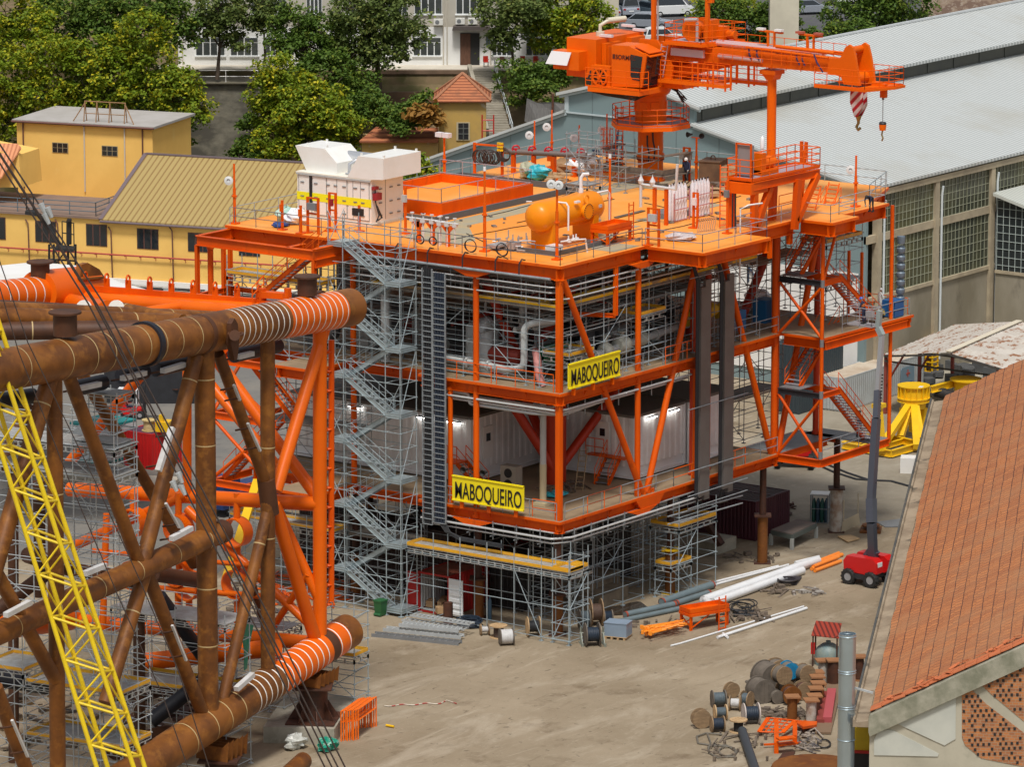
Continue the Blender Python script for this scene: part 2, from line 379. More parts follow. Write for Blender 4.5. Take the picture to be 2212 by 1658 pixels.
# ================================================================ SETTING
GROUND=mat('yard_ground',(.335,.275,.195),.9,0,(.20,.155,.10),.085,.8,.35,(1,1,1),.15,.36,.66,12,(.13,.092,.056),.30,.7,.56,.70)
def ground_extra():   # tyre tracks, streaks and fine grit with shapes of their own
    t=GROUND.node_tree; b=t.nodes['Principled BSDF']; src=b.inputs['Base Color'].links[0].from_socket
    tc=t.nodes.new('ShaderNodeTexCoord')
    def add(src,st,rot,scale,lo,hi,colr,a,typ='noise'):
        mp=t.nodes.new('ShaderNodeMapping'); mp.inputs['Scale'].default_value=st; mp.inputs['Rotation'].default_value=(0,0,rot); t.links.new(tc.outputs['Object'],mp.inputs[0])
        n=t.nodes.new('ShaderNodeTexNoise'); n.inputs['Scale'].default_value=scale; n.inputs['Detail'].default_value=9; n.inputs['Roughness'].default_value=.7; n.inputs['Distortion'].default_value=.6
        t.links.new(mp.outputs[0],n.inputs[0]); mr=t.nodes.new('ShaderNodeMapRange'); mr.inputs[1].default_value=lo; mr.inputs[2].default_value=hi; mr.inputs[4].default_value=a; t.links.new(n.outputs[0],mr.inputs[0])
        mx=t.nodes.new('ShaderNodeMix'); mx.data_type='RGBA'; t.links.new(mr.outputs[0],mx.inputs[0]); t.links.new(src,mx.inputs[6]); mx.inputs[7].default_value=(*colr,1); return mx.outputs[2]
    s=add(src,(.3,1,1),R(-12),.35,.52,.68,(.47,.41,.32),.55)
    s=add(s,(.22,1,1),R(38),1.1,.57,.68,(.19,.145,.095),.5); s=add(s,(.12,1,1),R(-38),1.6,.58,.66,(.46,.40,.31),.4)
    s=add(s,(1,1,1),0,1.5,.60,.66,(.105,.08,.055),.65); s=add(s,(1,1,1),0,14.,.58,.66,(.15,.12,.09),.5)
    s=add(s,(1,.5,1),R(10),6.,.58,.7,(.52,.47,.39),.4)
    t.links.new(s,b.inputs['Base Color'])
ground_extra()
g=MB(); g.quad(o2n(-900,150),o2n(900,150),o2n(900,2500),o2n(-900,2500)); tag(g.build('ground',GROUND),'wide dusty concrete and dirt yard floor with tyre tracks',kind='structure')
ASPH=mat('asphalt',(.17,.165,.155),.85,0,(.24,.22,.19),.2,.7,.1,(1,1,1),.2,.4,.62,9,(.10,.095,.09),.9,.5,.55,.68)
m=MB(); m.quad(Z(-300,1180,.004),Z(470,1240,.004),Z(720,1020,.004),Z(1080,800,.004),Z(1700,560,.004),Z(-300,560,.004)); tag(m.build('road',ASPH),'grey asphalt yard road behind the steel frames',kind='structure')
m=MB(); m.quad(Z(1560,1010,.004),Z(1640,1150,.004),Z(1950,1130,.004),Z(2040,880,.004),Z(1700,880,.004)); tag(m.build('pavement',mat('concrete_apron',(.31,.275,.215),.85,0,(.22,.19,.14),.25,.7,.1,(1,1,1),.2,.4,.62,9,(.4,.36,.29),1.4,.5,.55,.68)),kind='structure')
# puddle of oil
m=MB(); pc=Z(1350,1318,.01); m.add([pc+V((math.cos(a)*(2.0+.5*math.sin(3*a)),math.sin(a)*(1.5+.5*math.cos(2*a+1)),0)) for a in [k*.262 for k in range(24)]],[tuple(range(24))])
tag(m.build('oil_puddle',mat('oil_wet',(.045,.032,.022),.12),None),'dark wet oil puddle on the ground under the platform','puddle')

# ---------------------------------------------------------------- assembly hall on the right
HA,HB,HW,HR=73.5,24.,66.,150.     # gable plane x, near wall y, far wall y
ROOFM=stripes('hall_roof_sheet','#c3c7c6','#969c9c','x',.5,.55,.6,.5,('#a3a094',.07,.48),0,None,.9,.5)
GABL=mat('gable_panel',(.20,.275,.285),.6,0,(.20,.27,.28),.12,.5)
hall=thing('assembly_hall','huge assembly hall with pale ribbed roof, grey gable and glazed side wall','hall',(HA,HB,0))
ze,zs,zc,zr=16.0,19.6,20.9,22.7; yl,ym,yr=HW,45.8,HB; cl,cr=52.0,39.8; zel=14.2
def ext(mb,poly,x0=HA,x1=HA+HR): # polygon of (y,z) drawn along x
    mb.prism([V((x0,y,z)) for y,z in poly],(x1-x0,0,0))
m=MB(); ext(m,[(yr-.45,ze-.1),(cr,zs-.1),(cr,zs+.12),(yr-.45,ze+.12)],HA-.5); ext(m,[(yl+.45,zel-.1),(yl+.45,zel+.12),(cl,zs+.12),(cl,zs-.1)],HA-.5); m.build('side_roof',ROOFM,hall)
m=MB(); ext(m,[(cr-.7,zc-.1),(ym,zr-.1),(ym,zr+.14),(cr-.7,zc+.14)],HA-.5); ext(m,[(cl+.7,zc-.1),(cl+.7,zc+.14),(ym,zr+.14),(ym,zr-.1)],HA-.5); m.build('nave_roof',ROOFM,hall)
m=MB(); m.tube((HA-.5,ym,zr+.18),(HA+HR,ym,zr+.18),.16,8); m.build('ridge_cap',LGREY,hall)
m=MB(); ext(m,[(cr,zs),(cr,zc-.1),(cr+.3,zc-.1),(cr+.3,zs)],HA+.3); 
for i in range(34): m.bx(HA+1+i*4.2,cr-.05,zs+.1,HA+1.25+i*4.2,cr,zc-.15)
m.build('clerestory',mat('clerestory_glazing',(.035,.042,.040),.35,0,(.06,.065,.05),.5,.7),hall)
m=MB(); m.prism([V((HA,y,z)) for y,z in [(yr,0),(yr,ze-.1),(cr,zs-.1),(cr,zc-.1),(ym,zr-.1),(cl,zc-.1),(cl,zs-.1),(yl,zel-.1),(yl,0)]],(.3,0,0)); m.build('gable_wall',GABL,hall)
m=MB()
for i in range(11):
    y=yr+1.5+i*4.0; zt=(ze+(zs-ze)*(y-yr)/(cr-yr)) if y<cr else ((zc+(zr-zc)*(1-abs(y-ym)/6.2)) if y<cl else zs-(zs-zel)*(y-cl)/(yl-cl)); m.bx(HA-.03,y-.03,6,HA,y+.03,zt-.3)
m.build('panel_seam',mat('seam_grey',(.16,.21,.22),.6),hall)
m=MB(); m.bx(HA-.12,cl-.25,zs-.15,HA,cl+.12,zc); m.beam((HA-.1,yr-.4,ze-.18),(HA-.1,cr,zs-.18),.22,.32); m.beam((HA-.1,cr-.6,zc-.16),(HA-.1,ym,zr-.14),.22,.3); m.beam((HA-.1,ym,zr-.14),(HA-.1,cl+.6,zc-.16),.22,.3); m.beam((HA-.1,cl,zs-.18),(HA-.1,yl+.4,zel-.18),.22,.32); m.beam((HA-.1,cl,zs-.1),(HA-.1,cr,zs-.1),.1,.12)
m.build('gable_trim',mat('trim_blue_grey',(.48,.56,.58),.5),hall)
m=MB(); LOGO=mat('navy_emblem',(.02,.035,.075),.5)
gp=lambda u,v: FX_(u,v,HA-.05)
for poly in [[(1337,272),(1321,330),(1321,375),(1330,375)],[(1343,290),(1350,375),(1338,375)],[(1278,323),(1292,323),(1325,368),(1336,400),(1322,398),(1312,372)]]:
    m.prism([gp(u,v) for u,v in poly],(.04,0,0))
m.build('emblem',LOGO,hall)
m=MB(); 
for (u0,u1,v0,v1) in [(1598,1660,520,640)]: m.prism([gp(u0,v0),gp(u1,v0),gp(u1,v1),gp(u0,v1)],(.03,0,0))
m.bx(HA-.1,24.6,1.,HA-.03,38.,9.4); m.build('door_panel',WHT,hall)
m=MB(); q=lambda u,v: FX_(u,v,HA-.17)
for a,b in [((1617,610),(1617,577)),((1618,578),(1639,609)),((1640,610),(1640,577))]: m.beam(q(*a),q(*b),.05,.22,V((1,0,0)))
m.build('lettering',LOGO,hall)
# side wall facing the yard
m=MB(); ext(m,[(yr,0),(yr,7.2),(yr+.3,7.2),(yr+.3,0)],HA+.3); m.build('wall',mat('hall_concrete',(.33,.30,.235),.9,0,(.21,.185,.13),.22,.8,.15,(1,1,.5),.2,.4,.62,9,(.13,.115,.09),.6,.6,.58,.7),hall)
TANB=mat('concrete_beige',(.46,.39,.27),.85,0,(.30,.25,.18),.6,.7)
m=MB(); ext(m,[(yr-.15,7.2),(yr-.15,7.5),(yr+.2,7.5),(yr+.2,7.2)],HA); ext(m,[(yr-.12,11.7),(yr-.12,12.3),(yr+.2,12.3),(yr+.2,11.7)],HA); ext(m,[(yr-.3,15.3),(yr-.3,15.75),(yr+.2,15.75),(yr+.2,15.3)],HA); m.build('ledge',TANB,hall)
px=[HA+.1,75.1]+[75.1+8.45*i for i in range(1,16)]
for i,x in enumerate(px[1:]): m=MB(); m.bx(x-.3,yr-.25,0,x+.3,yr+.25,15.3); m.build('pillar',TANB,hall)
for i,(a,b) in enumerate(zip(px[1:-1],px[2:])):
    if i>9: break
    for z0,z1 in ((7.5,11.7),(12.3,15.3)):
        g=MB(); g.bx(a+.3,yr+.02,z0,b-.3,yr+.10,z1); f=g.build('window',mat('olive_glass',(.052,.058,.042),.25,0,(.13,.125,.06),.35,.75,0,(1,1,.12),.6,.42,.6),hall)
        k=MB(); n=14; 
        for j in range(n+1): xx=a+.3+(b-a-.6)*j/n; k.bx(xx-.02,yr-.03,z0,xx+.02,yr+.01,z1)
        nz=int((z1-z0)/.6)
        for j in range(nz+1): zz=z0+(z1-z0)*j/nz; k.bx(a+.3,yr-.02,zz-.02,b-.3,yr+.015,zz+.02)
        k.build('frame',mat('glazing_bar',(.34,.36,.27),.6,0,(.25,.25,.16),.5,.6),f)
m=MB()
for x in (75.1+.45,83.55+.45,92.0+.45,100.9): m.path([(x,yr-.45,14.9),(x,yr-.35,14.2),(x,yr-.35,1.2)],.09,8)
m.build('downpipe',mat('pale_pipe',(.60,.66,.68),.5),hall)
# annex with its own sloping roof
ax0,ay0=92.1,9.
m=MB(); m.bx(ax0,ay0,0,ax0+20,yr-.5,6.9); m.build('annex_wall',MATS['hall_concrete'],hall)
m=MB(); m.prism([V((ax0+.02,y,z)) for y,z in [(ay0+.3,6.9),(yr-.5,6.9),(yr-.5,13.1),(ay0+.3,9.4)]],(.1,0,0)); a_=m.build('annex_window',mat('dark_pane',(.028,.034,.036),.3),hall)
k=MB()
for j in range(26): y=yr-.6-j*.56; k.bx(ax0-.04,y-.02,6.9,ax0,y+.02,13.05-(yr-.5-y)*.25)
for j in range(10): k.bx(ax0-.03,max(ay0+.4,yr-.5-(13.1-(6.9+j*.65))/.25) if 6.9+j*.65>9.4 else ay0+.4,6.9+j*.65-.02,ax0+.01,yr-.55,6.9+j*.65+.02)
k.build('frame',mat('pale_bar',(.45,.52,.50),.6),a_)
m=MB(); m.bx(ax0-.12,ay0,6.9,ax0-.03,yr-.5,7.15); m.build('annex_sill',TANB,hall)
m=MB(); m.prism([V((ax0-.6,y,z)) for y,z in [(ay0-.6,9.2),(yr-.5,13.15),(yr-.5,13.4),(ay0-.6,9.45)]],(21,0,0)); m.build('annex_roof',stripes('annex_roof_sheet','#c5c8c0','#a4a9a4','x',.4),hall)

# ---------------------------------------------------------------- tiled workshop bottom right
EA=AZ(7.75); EN=AZ(97.75)  # along the eave (away), into the roof
e0=Z(1843,1550,6.0); e1=e0+EA*84; SL=math.tan(R(27))
TILE=mat('roof_tile_base',(.40,.125,.045),.75)
def tiles():
    t=TILE.node_tree; b=t.nodes['Principled BSDF']; tc=t.nodes.new('ShaderNodeTexCoord'); mp=t.nodes.new('ShaderNodeMapping')
    mp.vector_type='POINT'; mp.inputs['Rotation'].default_value=(0,0,-math.atan2(EA.y,EA.x)); mp.inputs['Location'].default_value=(0,.0,0); t.links.new(tc.outputs['Object'],mp.inputs[0])
    br=t.nodes.new('ShaderNodeTexBrick'); br.inputs['Scale'].default_value=1; br.inputs['Brick Width'].default_value=.62; br.inputs['Row Height'].default_value=.62; br.inputs['Mortar Size'].default_value=.03; br.inputs['Mortar Smooth'].default_value=.1; br.offset=.31; br.squash=1
    br.inputs['Color1'].default_value=(.47,.175,.06,1); br.inputs['Color2'].default_value=(.36,.13,.05,1); br.inputs['Mortar'].default_value=(.12,.045,.025,1)
    ns=t.nodes.new('ShaderNodeTexNoise'); ns.inputs['Scale'].default_value=.8; ns.inputs['Detail'].default_value=4; t.links.new(mp.outputs[0],ns.inputs[0])
    va=t.nodes.new('ShaderNodeVectorMath'); va.operation='MULTIPLY_ADD'; va.inputs[1].default_value=(.5,.12,0); t.links.new(ns.outputs['Color'],va.inputs[0]); t.links.new(mp.outputs[0],va.inputs[2]); t.links.new(va.outputs[0],br.inputs[0])
    n2=t.nodes.new('ShaderNodeTexNoise'); n2.inputs['Scale'].default_value=.35; n2.inputs['Detail'].default_value=8; t.links.new(tc.outputs['Object'],n2.inputs[0])
    mr=t.nodes.new('ShaderNodeMapRange'); mr.inputs[1].default_value=.45; mr.inputs[2].default_value=.7; mr.inputs[4].default_value=.5; t.links.new(n2.outputs[0],mr.inputs[0])
    mx=t.nodes.new('ShaderNodeMix'); mx.data_type='RGBA'; t.links.new(mr.outputs[0],mx.inputs[0]); t.links.new(br.outputs[0],mx.inputs[6]); mx.inputs[7].default_value=(.36,.185,.09,1)
    # tile courses: fine dark lines running with the eave
    ws=t.nodes.new('ShaderNodeTexWave'); ws.wave_type='BANDS'; ws.bands_direction='X'; ws.inputs['Scale'].default_value=.5; ws.inputs['Distortion'].default_value=2.2; ws.inputs['Detail'].default_value=3; ws.inputs['Detail Scale'].default_value=.7; t.links.new(mp.outputs[0],ws.inputs[0])
    m3=t.nodes.new('ShaderNodeMapRange'); m3.inputs[1].default_value=.0; m3.inputs[2].default_value=.22; m3.inputs[3].default_value=.0; m3.inputs[4].default_value=0; t.links.new(ws.outputs[1],m3.inputs[0])
    x3=t.nodes.new('ShaderNodeMix'); x3.data_type='RGBA'; t.links.new(m3.outputs[0],x3.inputs[0]); t.links.new(mx.outputs[2],x3.inputs[6]); x3.inputs[7].default_value=(.15,.06,.035,1)
    t.links.new(x3.outputs[2],b.inputs['Base Color'])
    bp=t.nodes.new('ShaderNodeBump'); bp.inputs['Strength'].default_value=.5; bp.inputs['Distance'].default_value=.06; t.links.new(ws.outputs[1],bp.inputs['Height']); t.links.new(bp.outputs[0],b.inputs['Normal'])
tiles()
shop=thing('tiled_workshop','old workshop with orange clay tiled roof, concrete gutter and lattice brick gable','building',(e0.x,e0.y,0))
W_=lambda s,n,z: e0+EA*s+EN*n+UP*(z-6.0)
m=MB(); rows=26; seg=56; rg=random.Random(5)
for j in range(rows):     # overlapping courses, each a step of its own with slightly uneven edges
    n0=.92+j*.62; z0=6.25+(n0-.92)*SL; vs=[]
    for i in range(seg+1):
        s=.15+84*i/seg; d=rg.uniform(-.05,.05); k=rg.uniform(-.02,.03)
        vs+=[W_(s,n0+d,z0+.045+k),W_(s,n0+.70,z0+.70*SL-.02+k),W_(s,n0+d,z0-.06)]
    fs=[]
    for i in range(seg): a=i*3; fs+=[(a,a+3,a+4,a+1),(a+2,a+5,a+3,a)]
    m.add(vs,fs)
m.build('roof',TILE,shop,smooth=False)
TILEE=mat('edge_tile',(.55,.155,.055),.75,0,(.42,.13,.05),.9,.6,.2)
m=MB(); rg=random.Random(8)
for j in range(27):
    n0=.9+j*.62; z0=6.32+(n0-.92)*SL
    for k in range(2):
        a=rg.uniform(-.05,.05); s0=-.12+k*.5; p=W_(s0+a,n0,z0+.05+rg.uniform(0,.05)); q=W_(s0+a,n0+.6,z0+.05+.6*SL+rg.uniform(-.02,.03)); m.beam(p+EA*.24,q+EA*.24,.47,.05)
for k in range(26):
    n0=rg.uniform(1.3,8.6); s0=rg.uniform(-.1,1.0+n0*.08); z0=6.42+(n0-.92)*SL; a=rg.uniform(0,3); dd=(EA*math.cos(a)+EN*math.sin(a)+UP*SL*math.sin(a))*.25; p=W_(s0,n0,z0+.03); m.beam(p-dd,p+dd,.2,.035)
m.build('verge_tile',TILEE,shop)
m=MB(); m.prism([W_(-.35,n,z) for n,z in [(0,5.55),(0,5.95),(.1,5.95),(.16,5.8),(.8,5.9),(.9,6.2),(1.0,6.2),(1.0,5.55)]],EA*84.6); m.build('gutter',mat('gutter_concrete',(.36,.29,.21),.9,0,(.22,.17,.12),.5,.8,.2,(1,1,1),.1,.4,.6,9,(.09,.08,.065),.35,.8,.6,.66),shop)
m=MB(); m.beam(W_(-.4,-.06,5.85),W_(84.2,-.06,5.85),.12,.42); m.build('gutter_edge',mat('gutter_dark',(.055,.06,.06),.8,0,(.12,.11,.09),1.2,.6),shop)
GC=mat('gable_concrete',(.46,.43,.34),.9,0,(.33,.31,.24),.35,.7,.1,(1,1,1),.15,.4,.62,9,(.22,.22,.17),.8,.45,.6,.72)
GW=lambda u,v,o_=-.3: PL(u,v,W_(o_,0,0),EA)
m=MB(); m.prism([W_(-.28,n,z) for n,z in [(.9,0),(.9,5.5),(.95,5.5),(20,5.5+19.08*SL),(20,0)]],EA*.5); m.build('gable_wall',GC,shop)
m=MB(); m.prism([W_(-.55,n,z) for n,z in [(.85,5.35),(.85,6.1),(.92,6.25),(20,6.25+19.08*SL),(20,5.1+19.08*SL),(.92,5.1)]],EA*.5); m.build('verge_beam',mat('mossy_concrete',(.36,.345,.27),.9,0,(.17,.175,.12),.9,.85,.2),shop)
PANL=mat('pale_render',(.52,.53,.47),.85,0,(.40,.42,.38),.4,.7)
def inset(poly,name,mt,o_): 
    m=MB(); m.prism([GW(u,v,o_) for u,v in poly],EA*.04); return m.build(name,mt,shop)
inset([(1908,1551),(2044,1497),(2065,1510),(2064,1598),(2040,1612)],'render_panel',PANL,-.33)
inset([(1888,1600),(1895,1585),(1915,1578),(1930,1580),(2028,1630),(2026,1636),(1888,1633)],'render_panel',PANL,-.33)
BRK=mat('lattice_brick',(.36,.14,.055),.85)
def brk():
    t=BRK.node_tree; b=t.nodes['Principled BSDF']; tc=t.nodes.new('ShaderNodeTexCoord'); mp=t.nodes.new('ShaderNodeMapping'); mp.inputs['Rotation'].default_value=(0,0,-math.atan2(EN.y,EN.x)); t.links.new(tc.outputs['Object'],mp.inputs[0])
    sx=t.nodes.new('ShaderNodeSeparateXYZ'); t.links.new(mp.outputs[0],sx.inputs[0]); cb=t.nodes.new('ShaderNodeCombineXYZ'); t.links.new(sx.outputs[0],cb.inputs[0]); t.links.new(sx.outputs[2],cb.inputs[1])
    br=t.nodes.new('ShaderNodeTexBrick'); br.inputs['Scale'].default_value=1; br.inputs['Brick Width'].default_value=.30; br.inputs['Row Height'].default_value=.15; br.inputs['Mortar Size'].default_value=.012; br.inputs['Color1'].default_value=(.50,.19,.06,1); br.inputs['Color2'].default_value=(.30,.12,.055,1); br.inputs['Mortar'].default_value=(.33,.25,.17,1)
    t.links.new(cb.outputs[0],br.inputs[0]); t.links.new(br.outputs[0],b.inputs['Base Color'])
brk()
for poly in ([(2078,1499),(2098,1490),(2130,1522),(2212,1585),(2212,1658),(2120,1640),(2085,1612),(2078,1595)],[(2107,1469),(2112,1458),(2212,1404),(2212,1560),(2140,1500)]):
    o=inset(poly,'brick_lattice',BRK,-.31); h=MB(); rg=random.Random(3); c0=GW(2075,1660,-.33)
    import itertools
    P2=[(p[0],p[1]) for p in poly]
    def inside(u,v):
        k=False; n=len(P2)
        for i in range(n):
            (x1,y1),(x2,y2)=P2[i],P2[i-1]
            if (y1>v)!=(y2>v) and u<(x2-x1)*(v-y1)/(y2-y1)+x1: k=not k
        return k
    for j in range(24):
        for i in range(12):
            u=2082+i*12.2+(j%2)*6; v=1412+j*10.5-(u-2082)*.04
            if inside(u-4,v-4) and inside(u+5,v+5) and rg.random()<.8: p=GW(u,v,-.33); h.box(p,(.13,.02,.15),x=EN)
    h.build('opening',BLK,o)
# lean things between eave and gable: yellow container and pipe stack are built further down

# ---------------------------------------------------------------- yellow office buildings at the left
ER,EN2=AZ(110),AZ(200); yo=DEP(246,586,393)
def YP(u,v,d=0.): return PL(u,v,yo-EN2*d,EN2)
YW=mat('yellow_render',(.88,.56,.16),.85,0,(.74,.44,.11),.25,.4,0,(1,1,1),.15,.42,.6,7,(.86,.60,.22),.3,.5,.64,.7)
BRN=mat('brown_pipe',(.14,.06,.045),.5)
def yl_(s,d,z): return yo+ER*s-EN2*d+UP*(z-yo.z)
ZT=YP(100,466).z; off=thing('office_building','long yellow office building with dark windows, roof terrace and gold ribbed roof','building',yl_(0,0,0))
m=MB(); m.prism([yl_(-16,0,-1),yl_(-1.2,0,-1),yl_(-1.2,0,ZT),yl_(-16,0,ZT)],-EN2*9); m.prism([yl_(-1.2,0,-1),yl_(22,0,-1),yl_(22,0,ZT-.25),yl_(-1.2,0,ZT-.25)],-EN2*12); m.build('wall',YW,off)
m=MB(); m.prism([yl_(-16,-.25,ZT),yl_(-1.15,-.25,ZT),yl_(-1.15,-.25,ZT+.18),yl_(-16,-.25,ZT+.18)],-EN2*9.3); m.build('terrace',mat('brown_tiles',(.25,.17,.13),.8,0,(.17,.12,.10),.8,.6),off)
m=MB(); rail(m,[yl_(-16,.1,ZT+.18),yl_(-1.6,.1,ZT+.18),yl_(-1.6,8,ZT+.18)],1.15,2.6,.04,2); m.build('railing',mat('blue_grey_rail',(.10,.14,.17),.5),off)
ev=[YP(217,477,-.4),YP(640,512,-.4)]; ev[1].z=ev[0].z; zrg=YP(315,335,9.).z
rp=[ev[0],yl_((ev[1]-yo).dot(ER),-.4,ev[0].z),yl_(20,9,zrg),yl_((YP(315,335,9)-yo).dot(ER),9,zrg)]
ROG=stripes('gold_roof','#a8925c','#8a6e3e','x',.52,.72,.5,.4,None,0,tuple(ER),.95)
m=MB(); m.prism(rp,UP*.12); m.prism([rp[0],rp[3],yl_((rp[3]-yo).dot(ER),18,ev[0].z),yl_((rp[0]-yo).dot(ER),18,ev[0].z)],UP*.1); m.build('roof',ROG,off)
m=MB(); m.beam(rp[0]+UP*.1,rp[3]+UP*.12,.35,.12); m.beam(rp[3]+UP*.14,rp[2]+UP*.14,.35,.12); m.tube(rp[0]-UP*.05+EN2*.1,rp[1]-UP*.05+EN2*.1,.1,8); m.build('roof_edge',mat('roof_flashing',(.16,.12,.13),.5),off)
for u0,u1,v0,v1 in [(-34,13,466,519),(76,122,475,526),(186,232,482,534),(296,343,492,541),(406,455,501,547),(516,562,510,556)]:
    a,b=YP(u0,v0+1),YP(u1,v1-1); f=MB(); s0,s1=(a-yo).dot(ER),(b-yo).dot(ER); f.prism([yl_(s0,-.02,b.z),yl_(s1,-.02,b.z),yl_(s1,-.02,a.z),yl_(s0,-.02,a.z)],-EN2*-.03); wn=f.build('window',BRN,off)
    for k in range(3): q=MB(); w3=(s1-s0)/3; q.prism([yl_(s0+w3*k+.05,-.06,b.z+.06),yl_(s0+w3*(k+1)-.05,-.06,b.z+.06),yl_(s0+w3*(k+1)-.05,-.06,a.z-.06),yl_(s0+w3*k+.05,-.06,a.z-.06)],EN2*.02); q.build('pane',GLASS,wn)
m=MB(); p0,p1=YP(0,533),YP(524,567); p1.z=p0.z; m.tube(p0+EN2*.3-ER*3,p1+EN2*.3+ER*4,.07,8)
for i in range(22): q=yl_(-11+i*1.35,0,p0.z-.1); m.beam(q,q+EN2*.35,.05,.05); m.beam(q-UP*.25,q,.05,.05)
m.build('wall_pipe',mat('red_pipe',(.42,.06,.05),.5),off)
for u in (65,129,244,376): m=MB(); a=YP(u-9,474 if u<200 else 490); s=(a-yo).dot(ER); m.path([yl_(s,-.1,a.z),yl_(s+.3,-.25,a.z-.3),yl_(s+.3,-.1,2.9),yl_(s+.3,-.1,2.6)],.06,6); m.build('downpipe',BRN,off)
# tall yellow block behind the terrace
dB=-(Z(200,410,ZT+.2)-yo).dot(EN2); bl=thing('yellow_block','tall plain yellow block with a grey roof and two small windows','building',yl_(-8,dB,ZT))
a=YP(36,266,dB); b=YP(329,278,dB); c_=Z(410,250,b.z); s0,s1=(a-yo).dot(ER),(b-yo).dot(ER); dp=max(5,-(c_-b).dot(EN2)); zt=b.z
m=MB(); m.prism([yl_(s0,dB,ZT-6),yl_(s1,dB,ZT-6),yl_(s1,dB,zt),yl_(s0,dB,zt)],-EN2*dp); m.build('wall',YW,bl)
m=MB(); m.prism([yl_(s0-.3,dB-.3,zt),yl_(s1+.3,dB-.3,zt),yl_(s1+.3,dB-.3,zt+.2),yl_(s0-.3,dB-.3,zt+.2)],-EN2*(dp+.6)); m.build('roof',mat('grey_roof_felt',(.42,.40,.38),.8,0,(.33,.31,.28),.4,.6),bl)
m=MB(); m.tube(yl_(s0-.3,dB-.4,zt+.05),yl_(s1+.3,dB-.4,zt+.05),.1,6); 
for t in (.05,.93): m.tube(yl_(s0+(s1-s0)*t,dB-.1,zt),yl_(s0+(s1-s0)*t,dB-.1,ZT),.07,6)
m.build('gutter',BRN,bl)
m=MB()
for u in (183,270): s=(YP(u,300,dB)-yo).dot(ER); m.tube(yl_(s,dB-.1,zt),yl_(s,dB-.1,ZT),.06,6)
m.build('downpipe',mat('pale_downpipe',(.55,.52,.47),.6),bl)
for u0,u1,v0,v1 in [(113,148,307,331),(220,255,314,338)]:
    a,b=YP(u0,v0,dB),YP(u1,v1,dB); x0,x1=(a-yo).dot(ER),(b-yo).dot(ER); f=MB(); f.prism([yl_(x0,dB-.03,b.z),yl_(x1,dB-.03,b.z),yl_(x1,dB-.03,a.z),yl_(x0,dB-.03,a.z)],EN2*.02); wn=f.build('window',mat('window_frame_tan',(.35,.28,.16),.6),bl)
    q=MB()
    for i in range(3):
        for j in range(2): xa=x0+.05+(x1-x0-.05)*i/3; za=b.z+.05+(a.z-b.z-.05)*j/2; q.prism([yl_(xa,dB-.06,za),yl_(xa+(x1-x0)/3-.08,dB-.06,za),yl_(xa+(x1-x0)/3-.08,dB-.06,za+(a.z-b.z)/2-.08),yl_(xa,dB-.06,za+(a.z-b.z)/2-.08)],EN2*.01)
    q.build('pane',GLASS,wn)
fr=MB()
for u in (181,207,235,268):
    s=(YP(u,268,dB+.5)-yo).dot(ER)
    for d in (.5,1.1): fr.tube(yl_(s,dB+d,zt+.2),yl_(s,dB+.8,zt+2.0),.05,5)
sa,sb=(YP(181,268,dB+.5)-yo).dot(ER),(YP(268,268,dB+.5)-yo).dot(ER)
fr.tube(yl_(sa,dB+.8,zt+1.95),yl_(sb,dB+.8,zt+1.95),.05,5); fr.tube(yl_(sa,dB+.8,zt+.9),yl_(sb,dB+.8,zt+.9),.04,5); fr.tube(yl_(sa,dB+.8,zt+1.8),yl_(sa-1,dB+.5,zt+.2),.05,5); fr.tube(yl_(sb,dB+.8,zt+1.8),yl_(sb+1,dB+.3,zt+.2),.05,5)
fo=fr.build('roof_rack',mat('rust_brown_light',(.30,.17,.08),.8)); tag(fo,'rusty brown goalpost frame standing on the grey roof','rack')
# small gable building at the far left edge
t=thing('tiled_house','yellow house corner with salmon tiled roof at the left edge','building',YP(10,400,4)); 
a=YP(-60,312,4);b=YP(46,320,6); m=MB(); m.prism([YP(-80,405,4),YP(47,405,4),YP(40,335,4),YP(-80,312,4)],-EN2*4); m.build('wall',YW,t)
m=MB(); m.prism([YP(-90,395,2.5),YP(3,386,2.5),YP(46,322,4.2),YP(38,314,4.6),YP(-90,312,4.6)],UP*.15); m.build('roof',stripes('salmon_tiles','#d9946a','#b87450','x',.4,.6,.7,.4,None,0,tuple(ER)),t)
# low flat roof with kerbs and cables in front of the office building
t=thing('flat_roof_shed','low flat grey roof with loose cables and steel feet below the yellow wall','shed',yl_(4,-6,0))
m=MB(); m.prism([yl_(-6,-.4,2.6),yl_(20,-.4,2.6),yl_(20,-12,2.6),yl_(0,-12,2.6)],-UP*2.6); m.build('roof',mat('pale_concrete_roof',(.42,.39,.35),.85,0,(.30,.28,.25),.5,.7),t)
m=MB(); m.prism([yl_(-6,-.05,2.6),yl_(20,-.05,2.6),yl_(20,-.3,2.6),yl_(-6,-.3,2.6)],UP*.45); m.build('kerb',WHT,t)
m=MB()
for i in range(4): m.path([yl_(-3+k*2.4,-1.2-i*.5-.3*math.sin(k+i),2.66) for k in range(9)],.05,5)
m.build('cable',BLK,t)
for i in range(3):
    s=(YP(286+i*92,600,-2)-yo).dot(ER); m=MB(); m.box(yl_(s,-3.2,2.85),(.8,.5,.5),x=ER); m.box(yl_(s,-3.2,3.15),(1.,.6,.08),x=ER); m.build('steel_foot',LGREY,t)
# white tarpaulin tent roof left
t=MB(); q=[(-60,580),(75,566),(180,575),(260,610),(370,640),(372,650),(250,668),(-60,672)]; ps=[DEP(u,v,340-(v-566)*.3) for u,v in q]; t.prism(ps,V((0,0,-.3))); tag(t.build('tarpaulin',mat('white_tarp',(.86,.86,.85),.5,0,(.70,.66,.58),.12,.5,.1)),'large white tarpaulin roof spread behind the rusty tubes','tarpaulin')

